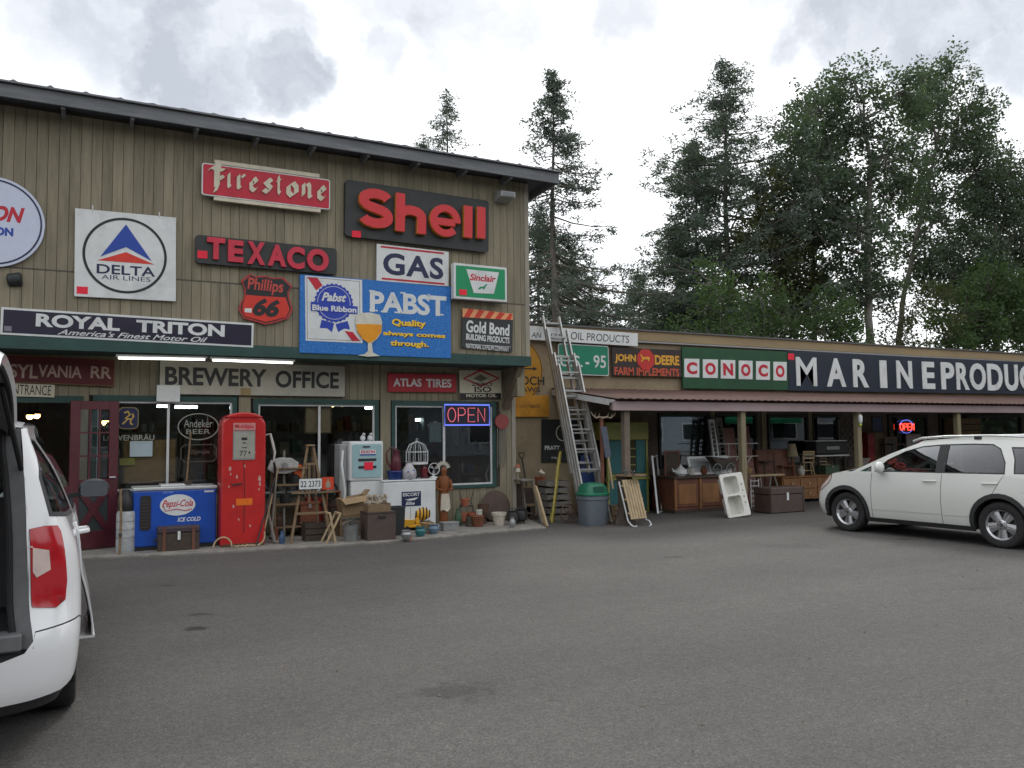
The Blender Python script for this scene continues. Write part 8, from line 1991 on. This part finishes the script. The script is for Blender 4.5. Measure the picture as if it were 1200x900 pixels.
# --- neon and window signs
NB, NR = emit_mat('neon_blue', (.18, .24, 1.0), .75), emit_mat('neon_pink', (1.0, .20, .26), .5)
Yn = LW-.01
c0, c1 = P(520, 497.5, Yn), P(572, 475, Yn); w_, h_ = c1.x-c0.x, P(546, 475, Yn).z-P(546, 498.5, Yn).z
t = thing('neon_sign', 'glowing neon OPEN sign with pink letters in a blue frame in the shop window', 'neon sign', (c0.x, Yn-.05, c0.z-.01))
MB().tube([(0, 0, 0), (w_, 0, 0), (w_, 0, h_), (0, 0, h_)], .013, 8, closed=True).build('frame_tube', NB, t)
MB().box(-.01, .015, -.01, w_+.01, .03, h_+.01).build('backing', mat('neon_back', (.012, .014, .03), rough=.4), t)
def neon_letters(t, w, h, y, m, x0=.06, r=.008):
    cw = (w-x0*2)/4.3; b, tp = h*.16, h*.84; H = tp-b
    def L(k, u): return x0+k*cw*1.1+u*cw*.85
    MB().tube([(L(0, .5+.5*math.cos(q*.3927)), y, (b+tp)/2+H/2*math.sin(q*.3927)) for q in range(16)], r, 6, closed=True).build('letter_tube', m, t)
    MB().tube([(L(1, .05), y, b), (L(1, .05), y, tp), (L(1, .7), y, tp), (L(1, .95), y, tp-H*.15), (L(1, .95), y, tp-H*.38), (L(1, .7), y, tp-H*.52), (L(1, .1), y, tp-H*.52)], r, 6).build('letter_tube', m, t)
    MB().tube([(L(2, .95), y, b), (L(2, .05), y, b), (L(2, .05), y, tp), (L(2, .95), y, tp)], r, 6).build('letter_tube', m, t)
    MB().tube([(L(2, .08), y, (b+tp)/2), (L(2, .85), y, (b+tp)/2)], r, 6).build('letter_tube', m, t)
    MB().tube([(L(3, .05), y, b), (L(3, .05), y, tp), (L(3, .95), y, b), (L(3, .95), y, tp)], r, 6).build('letter_tube', m, t)
neon_letters(t, w_, h_, 0, NR)
Yn2 = WY-.05; c0 = P(1053, 505, Yn2); w_ = P(1071, 505, Yn2).x-c0.x; h_ = P(1062, 493, Yn2).z-P(1062, 507, Yn2).z
t = thing('neon_sign', 'glowing red neon OPEN sign with a small blue arc under the wing porch', 'neon sign', (c0.x, Yn2-.04, c0.z-.02))
neon_letters(t, w_, h_*.8, 0, emit_mat('neon_red', (1.0, .05, .03), 2.2), .02, .012)
MB().tube([(w_*.5+w_*.45*math.cos(rad(a_)), .03, h_*.42+h_*.55*math.sin(rad(a_))) for a_ in range(15, 166, 15)], .009, 6).build('arc_tube', NB, t); MB().tube([(w_*.5+w_*.4*math.cos(rad(a_)), .03, h_*.42+h_*.55*math.sin(rad(a_))) for a_ in range(200, 341, 20)], .007, 6).build('arc_tube', NB, t)
MB().box(0, .035, 0, w_, .05, h_*.8).build('backing', I_blk, t)
# inside / on the left window
Yi = LW+.035
t, a, h_ = upbox(152, 517, 178.5, 535, LW+.0, 'paper_notice', 'blank bluish white sheet taped inside the left shop window', 'paper', paint('paper_blue', (168, 184, 190), rough=.7, var=.04), .003, paint('paper_blue', (168, 184, 190)))
t, a, h_ = upbox(143, 514, 206, 566, Yi+.08, 'wooden_board', 'large tan board standing inside the left window behind the paper notice', 'board', mat('inside_board', (.40, .24, .10), rough=.8, var=.15), .02, W_old)
t, a, h_ = upbox(357, 476, 388, 508, Yi+.08, 'wooden_board', 'tan board hanging inside the middle window near the mullion', 'board', mat('inside_board2', (.42, .30, .18), rough=.8, var=.15), .02, W_old)
t, a, h_ = upbox(140, 537, 158, 545, Yi, 'yellow_notice', 'small yellow strip notice low in the left window', 'paper', paint('note_yellow', (196, 186, 90), rough=.7), .003)
t, a, h_ = upbox(503, 495, 517, 518, Yi, 'grey_notice', 'small grey white notice taped in the right window beside the mullion', 'paper', paint('note_grey', (120, 130, 134), rough=.7), .003)
GL = paint('gilt_line', (150, 150, 140), rough=.5)
q = P(150.5, 490, LW-.0); t = thing('crest_sign', 'dark blue rounded crest with a gold lion and pale lettering LÖWENBRÄU below', 'sign', (q.x, LW+.0, q.z)); r = (P(150, 477, LW).z-P(150, 503, LW).z)/2
MB().prism(rrect(-r*.85, -r, r*.85, r, r*.45), -.008, 0).build('border', paint('crest_gold', (120, 110, 80)), t); MB().prism(rrect(-r*.75, -r*.9, r*.75, r*.9, r*.4), -.012, -.007).build('panel', paint('crest_blue', (30, 32, 70)), t)
MB().strip([(-.06, .08), (-.01, .10), (.02, .05), (-.04, .0), (.04, -.02), (.07, .03), (.05, .07)], .022, -.015, -.011).strip([(.0, 0), (-.05, -.06), (-.08, -.09)], .022, -.0153, -.011).strip([(.03, -.02), (.03, -.08), (.06, -.10)], .022, -.0156, -.011).build('lion', paint('lion_gold', (190, 160, 80)), t)
a_, b_ = P(121, 516.5, LW), P(181, 508, LW); text(t, 'LÖWENBRÄU', a_.x-q.x, a_.z-q.z, b_.x-q.x, b_.z-q.z, GL, y=.0, bold=.01, thick=.003)
q = P(232.5, 500, LW); t = thing('oval_sign', 'oval outline beer lettering sign hung in the left window right pane', 'sign', (q.x, LW+.0, q.z)); rw, rh = (P(256, 500, LW).x-P(209, 500, LW).x)/2, (P(232, 485, LW).z-P(232, 515.5, LW).z)/2
MB().strip([(rw*math.cos(2*math.pi*i/44), rh*math.sin(2*math.pi*i/44)) for i in range(44)], .014, -.006, 0, closed=True).build('ring', GL, t); text(t, 'Andeker', -rw*.72, -.01, rw*.7, rh*.55, GL, y=0, bold=.0, thick=.003); text(t, 'BEER', -rw*.6, -rh*.55, rw*.6, -rh*.2, GL, y=0, bold=.0, thick=.003)
q = P(233, 531, LW); t = thing('eight_sided_sign', 'faint octagonal outline sign below the oval one in the left window', 'sign', (q.x, LW+.0, q.z)); rh = .13; rw = .26
MB().strip([(-rw, rh*.6), (-rw*.8, rh), (rw*.8, rh), (rw, rh*.6), (rw, -rh*.6), (rw*.8, -rh), (-rw*.8, -rh), (-rw, -rh*.6)], .009, -.006, 0, closed=True).build('ring', paint('dim_line', (110, 95, 90)), t); text(t, 'Olympia', -rw*.6, -.03, rw*.6, .06, paint('dim_line', (110, 95, 90)), y=0, bold=0, thick=.002)
# --- inside the shop: shelving, goods, bulbs
rng = random.Random(31)
IM = [paint('inside_%d' % i, c, rough=.6, var=.2) for i, c in enumerate(((120, 40, 40), (60, 80, 110), (150, 140, 120), (60, 90, 70), (130, 100, 60), (170, 170, 165), (90, 60, 50)))]
for i, (xs_, lb) in enumerate(((WX(150), 'dark shelf of goods inside the shop behind the left window'), (WX(250), 'dark shelf of goods inside the shop near the brick red pump'), (WX(330), 'dark shelf of goods inside the shop behind the middle window'), (WX(420), 'dark shelf of goods inside the shop behind the white fuel pump'), (WX(485), 'dark shelf of goods inside the shop behind the bird cage'), (WX(550), 'dark shelf of goods inside the shop below the neon sign'))):
    Ys = 2.0+rng.uniform(-.3, 1.2); t = thing('shop_shelf', lb, 'shelf', (xs_*1.12+.15, Ys, .08)); Wd = 1.25
    for u in (-Wd/2, Wd/2): MB().box(u-.02, 0, 0, u+.02, .35, 1.75).build('upright', W_dk, t)
    for k in range(4):
        z_ = .35+k*.42; sb = MB().box(-Wd/2+.02, 0, z_, Wd/2-.02, .35, z_+.025).build('shelf_board', W_old, t); u = -Wd/2+.1
        while u < Wd/2-.12:
            w__ = rng.uniform(.07, .2); hh = rng.uniform(.1, .32); m_ = rng.choice(IM)
            if rng.random() < .5: MB().box(u, .05, z_+.026, u+w__*.85, .25, z_+.026+hh).build('goods', m_, sb)
            else: MB().lathe([(w__*.35, 0), (w__*.42, hh*.6), (w__*.15, hh*.85), (w__*.15, hh)], 10, Matrix.Translation((u+w__*.42, .15, z_+.026))).build('goods', m_, sb, smooth=True)
            u += w__+.03
def bulb(x, y, Y, lb, col=(1.0, .55, .18), st=9, r=.05):
    q = P(x, y, Y); t = thing('pendant_lamp', lb, 'lamp', (q.x, Y, q.z)); MB().ball((0, 0, 0), r, 10).build('bulb', emit_mat('warm_bulb_%d' % int(st), col, st), t, smooth=True); MB().tube([(0, 0, r), (0, 0, zb0-.03-q.z)], .006, 5).build('cord', I_blk, t); MB().lathe([(r*1.5, r*.4), (r*.6, r*1.6), (r*.3, r*1.8)], 12, cap=False).build('shade', I_blk, t, smooth=True)
bulb(35, 488, 2.2, 'left warm lamp glowing above the minivan in the dark entrance'); bulb(43, 487, 2.4, 'right warm lamp glowing above the minivan in the dark entrance')
bulb(124, 495, 2.0, 'warm amber lamp seen through the maroon door panes', r=.06); bulb(390, 474.5, 1.6, 'left small yellow lamp high in the middle window', (1, .75, .3), 5, .04); bulb(401, 474, 1.6, 'right small yellow lamp high in the middle window', (1, .75, .3), 5, .04)
for i, (x0, x1, y, Y) in enumerate(((184, 196, 476, 3.0), (205, 231, 477, 3.2), (428, 440, 478, 2.6), (482, 496, 492, 3.0), (1143, 1153, 499, 3.4), (912, 930, 492, 3.4))):
    a_, b_ = P(x0, y, Y), P(x1, y, Y); t = thing('ceiling_tube', ['leftmost small white tube light inside the left shop window', 'longer white tube light inside the left shop window right of the mullion', 'small white tube light inside the middle window, top right', 'small white tube light inside the window of the neon sign', 'small white tube light seen above the parked car inside the wing', 'small white tube light in the wing window above the long dresser'][i], 'light', (a_.x, Y, min(a_.z, zb0-.1)))
    MB().tube([(0, 0, 0), (b_.x-a_.x, 0, 0)], .022, 8).build('tube', emit_mat('cool_tube', (.85, .93, 1.0), 16.0), t); MB().box(0, -.04, .025, b_.x-a_.x, .04, .06).build('housing', M_white, t)
# ------------------------------------------------------------------ more of the jumble
def c_tin(t, w, h, m): MB().lathe([(w/2, 0), (w/2*1.02, .01), (w/2, .02), (w/2, h-.02), (w/2*1.02, h-.01), (w/2*.9, h)], 16).build('body', m, t, smooth=True, angle=30); MB().lathe([(w*.15, h), (w*.15, h+.015)], 10).build('cap', I_blk, t)
def c_jar(t, w, h, m): MB().lathe([(w*.35, 0), (w*.5, h*.25), (w*.5, h*.6), (w*.25, h*.85), (w*.3, h), (w*.2, h)], 16).build('body', m, t, smooth=True)
def c_crate(t, w, h, m):
    d = w*.7; a = w/2
    for k in range(3):
        for yy in (0, d-.012): MB().box(-a, yy, h*k/3+.008, a, yy+.012, h*(k+1)/3-.008).build('slat', m, t)
    for u in (-a, a-.02): MB().box(u, .012, 0, u+.02, d-.012, h).build('end', m, t)
    MB().box(-a+.02, .012, .01, a-.02, d-.012, .02).build('bottom', m, t)
def c_stool(t, w, h, m):
    a = w/2; MB().box(-a, -a*.8, h-.03, a, a*.8, h).build('seat', m, t, bevel=.008)
    for sx_ in (-1, 1):
        for sy_ in (-1, 1): MB().bar((sx_*a, sy_*a*.8, 0), (sx_*a*.8, sy_*a*.6, h-.03), .025).build('leg', m, t)
    MB().bar((-a*.9, -a*.7, h*.35), (a*.9, -a*.7, h*.35), .02).build('stretcher', m, t)
def c_box(t, w, h, m):
    a = w/2; d = w*.7; MB().box(-a, 0, 0, a, d, h*.85).build('body', m, t, bevel=.006); MB().box(-a-.008, -.008, h*.855, a+.008, d+.008, h).build('lid', m, t, bevel=.006); MB().box(-.02, -.016, h*.7, .02, -.006, h*.9).build('clasp', I_galv, t)
def c_wheel(t, w, h, m):
    r = h/2; MB().tube([(r*.93*math.cos(k*math.pi/12), .03*0, r+r*.93*math.sin(k*math.pi/12)) for k in range(24)], r*.07, 6, closed=True).build('rim', m, t, smooth=True); MB().lathe([(r*.14, -.03), (r*.14, .03)], 12, Matrix.Translation((0, 0, r)) @ Matrix.Rotation(rad(90), 4, 'X')).build('hub', m, t)
    for k in range(8): MB().bar((r*.1*math.cos(k*.785), 0, r+r*.1*math.sin(k*.785)), (r*.9*math.cos(k*.785), 0, r+r*.9*math.sin(k*.785)), r*.06).build('spoke', m, t)
def c_lampst(t, w, h, m): MB().lathe([(w*.35, 0), (w*.35, .015), (w*.08, .04), (w*.2, h*.3), (w*.06, h*.55), (w*.05, h*.65)], 16).build('base', m, t, smooth=True); MB().lathe([(w*.5, h*.6), (w*.3, h)], 18, cap=False).build('lamp_shade', paint('shade_cream', (150, 138, 112), rough=.8), t, smooth=True)
def c_basket(t, w, h, m):
    for k in range(6): r = w/2*(.78+.22*k/5); MB().tube([(r*math.cos(q*.35), r*math.sin(q*.35), h*(k+.5)/6) for q in range(18)], h/11, 6, closed=True).build('coil', m, t, smooth=True)
    MB().lathe([(w*.37, 0), (w*.37, .01)], 16).build('bottom', m, t)
def c_frame(t, w, h, m):
    a = w/2
    for (u0, v0, u1, v1) in ((-a, 0, a, .03), (-a, h-.03, a, h), (-a, .03, -a+.03, h-.03), (a-.03, .03, a, h-.03)): MB().box(u0, 0, v0, u1, .02, v1).build('rail', m, t)
    MB().box(-a+.03, .006, .03, a-.03, .012, h-.03).build('panel', W_dk, t)
KN = {'tin': c_tin, 'jar': c_jar, 'crate': c_crate, 'stool': c_stool, 'box': c_box, 'wheel': c_wheel, 'table_lamp': c_lampst, 'basket': c_basket, 'picture_frame': c_frame}
CT = {'table_lamp': 'lamp', 'picture_frame': 'frame'}
B_rust, B_gr, B_or = paint('c_rust', (112, 66, 44), rough=.8, var=.3), paint('c_green', (60, 84, 62), rough=.6, var=.2), paint('c_orange', (178, 92, 34), rough=.6, var=.2)
B_bl, B_wh, B_rd, B_tan = paint('c_blue', (62, 88, 124), rough=.5, var=.2), paint('c_white', (182, 180, 170), rough=.5, var=.15), paint('c_red', (140, 34, 30), rough=.5, var=.2), paint('c_tan', (150, 122, 82), rough=.8, var=.2)
SW_ = SWZ
CLUT = [  # kind, x0,y0,x1,y1, Y (None: from the ground), z floor, material, label
 ('tin', 318, 618, 326, 634, None, SW_, B_rust, 'rusty round tin on the walk left of the wooden rack'),
 ('jar', 327, 622, 334, 637, None, SW_, B_bl, 'small blue bottle on the walk before the wooden rack'),
 ('crate', 358, 612, 384, 634, None, SW_, W_dk, 'dark slatted crate between the legs of the A frame ladder'),
 ('box', 352, 588, 374, 612, .25, None, B_rust, 'rusty brown box behind the A frame ladder, above the slatted crate'),
 ('wheel', 366, 560, 394, 592, .42, None, I_blk, 'black spoked wheel hung on the wall below the middle window'),
 ('stool', 380, 575, 398, 612, .35, SW_, B_rust, 'rusty stool against the wall left of the white fuel pump'),
 ('table_lamp', 444, 566, 456, 600, .40, SW_+.25, I_blk, 'old table lamp in the gap between the white pump and the freezer'),
 ('tin', 474, 624, 482, 632, None, SW_, B_or, 'small orange tin in front of the freezer'),
 ('basket', 494, 612, 508, 624, None, SW_, B_tan, 'tan coiled basket among the toys before the freezer'),
 ('box', 520, 612, 538, 622, None, SW_, I_galv, 'flat grey box on the walk before the carved figure'),
 ('jar', 533, 596, 541, 614, None, SW_, B_gr, 'dark green jar between the carved figure and the plant stand'),
 ('tin', 546, 606, 555, 617, None, SW_, W_dk, 'dark tin below the plant stand'),
 ('basket', 554, 604, 566, 617, None, SW_, B_rust, 'brown basket left of the iron urn'),
 ('tin', 558, 597, 565, 608, None, SW_, B_wh, 'small white tin behind the brown basket'),
 ('jar', 597, 606, 604, 618, None, SW_, I_galv, 'grey metal jar between the banded pot and the left cauldron'),
 ('picture_frame', 612, 570, 628, 592, .82, None, W_old, 'small wooden picture frame under the cabinet frame top'),
 ('box', 604, 592, 622, 606, .82, None, B_tan, 'tan box on the low shelf of the cabinet frame'),
 ('wheel', 656, 590, 676, 613, None, 0, I_rust, 'rusty small wheel leaning on the stack of grey trays'),
 ('crate', 717, 592, 731, 611, None, 0, W_old, 'small old crate between the dustbin and the stump table'),
 ('picture_frame', 779, 528, 797, 556, None, None, W_red, 'dark reddish board frame standing at the left end of the counter'),
 ('tin', 806, 548, 813, 557, None, None, B_wh, 'small white tin beside the china teapot'),
 ('jar', 822, 546, 828, 557, None, None, B_rust, 'small brown jar on the counter before the window sash'),
 ('basket', 869, 548, 880, 557, None, None, B_tan, 'tan basket on the right end of the counter'),
 ('stool', 892, 540, 906, 600, 1.0, 0, W_dk, 'dark high stool behind the steamer trunk, left one'),
 ('stool', 912, 545, 928, 598, 1.05, 0, W_red, 'reddish stool behind the steamer trunk, right one'),
 ('table_lamp', 924, 520, 934, 557, None, -1, B_rust, 'table lamp with cream shade on the left of the long dresser'),
 ('jar', 936, 546, 942, 557, None, -1, B_wh, 'white jar on the long dresser left of the blond chair'),
 ('box', 968, 545, 984, 557, None, -1, B_gr, 'green box on the right end of the long dresser'),
 ('crate', 1000, 548, 1018, 566, .9, None, W_old, 'wooden crate under the porch behind the parked car'),
 ('picture_frame', 1038, 512, 1052, 540, 1.2, None, W_red, 'reddish frame leaning left of the neon door'),
 ('stool', 1040, 520, 1056, 560, .8, 0, I_blk, 'black stool in front of the neon door'),
 ('jar', 1072, 520, 1082, 548, .9, None, B_rd, 'red vase seen over the parked car windscreen'),
 ('crate', 1120, 490, 1150, 512, 1.2, None, W_old, 'crate stacked high seen above the parked car roof'),
]
for (kd, x0, y0, x1, y1, Yc, z0, m_, lb) in CLUT:
    if Yc is None and z0 in (SW_, 0): X, Yc, w_, h_ = fp(x0, y0, x1, y1, z=z0); zz = z0
    elif Yc is None:
        Yc = (YC+.35) if z0 is None else (YD+.22); X, _, w_, h_, _z = up(x0, y0, x1, y1, Yc); zz = TZ if z0 is None else hD; h_ = P((x0+x1)/2, y0, Yc).z-zz
    else:
        X, _, w_, h_, zz = up(x0, y0, x1, y1, Yc)
        if z0 is not None: h_ += zz-z0; zz = z0
    t = thing(kd if kd not in ('stool', 'box', 'wheel') else {'stool': 'wooden_stool', 'box': 'storage_box', 'wheel': 'spoked_wheel'}[kd], lb, CT.get(kd, kd), (X, Yc, zz)); KN[kd](t, w_, max(.05, h_), m_)
    if zz > .2 and zz not in (TZ, hD) and kd not in ('wheel',):            # whatever stands high stands on a block
        b_ = thing('wooden_block', 'plain block under the '+' '.join(lb.split(',')[0].split()[:9]), 'block', (X, Yc, (SWZ if X < XLR else 0))); zf = b_.location.z
        MB().box(-w_*.45, .0, 0, w_*.45, w_*.6, zz-zf-.02).build('body', W_dk, b_, bevel=.006); MB().box(-w_*.5, -.01, zz-zf-.02, w_*.5, w_*.65, zz-zf).build('top', W_old, b_)
# leaves and grit along the foot of the walk
gm = MB(); rng = random.Random(90)
for k in range(520):
    if k < 260: u = rng.random()*(len(EYS)-1); i = int(u); f_ = u-i; x = EYS[i][0]*(1-f_)+EYS[i+1][0]*f_; y = EYS[i][1]*(1-f_)+EYS[i+1][1]*f_-abs(rng.gauss(0, .16))-.01
    else: x = rng.uniform(-3, 17); y = rng.uniform(-11, -1.0)
    s_ = rng.uniform(.006, .02); q = rng.uniform(0, 6.28); gm.add([(x+s_*math.cos(q+a_)*rng.uniform(.5, 1), y+s_*math.sin(q+a_)*rng.uniform(.5, 1), .002) for a_ in (0, 1.57, 3.14, 4.71)]+[(x, y, .002+s_*.6)], [(0, 1, 4), (1, 2, 4), (2, 3, 4), (3, 0, 4)])
tag(gm.build('gravel', mat('grit', (.16, .14, .11), rough=.9, var=.5, scale=30)), 'scattered grit, stones and leaf bits on the asphalt', kind='stuff')

# ------------------------------------------------------------------ the store across the lot, behind the viewer
fb_ = thing('far_store', 'long low pale store across the lot, behind the viewer, with a green awning', 'building', (24, -44, 0))
MB().box(0, -8, 0, 52, 0, 4.3).build('wall', paint('far_wall', (150, 160, 168), rough=.8, var=.1), fb_); MB().box(-.5, -8.5, 4.3, 52.5, .6, 4.7).build('roof', paint('far_roof', (120, 130, 140), rough=.7), fb_)
for k in range(9): F_ = MB().box(2+k*5.6, .002, .9, 5.4+k*5.6, .05, 2.6).build('window', paint('far_trim', (200, 204, 206), rough=.6), fb_); MB().box(2.15+k*5.6, .052, 1.05, 5.25+k*5.6, .06, 2.45).build('pane', mat('far_glass', (.04, .05, .055), rough=.1), F_)
MB().add([(26, .05, 3.6), (38, .05, 3.6), (38, 1.6, 2.9), (26, 1.6, 2.9), (26, 1.6, 2.5), (38, 1.6, 2.5)], [(0, 3, 2, 1), (3, 4, 5, 2)]).build('awning', paint('far_green', (0, 120, 82), rough=.6), fb_)
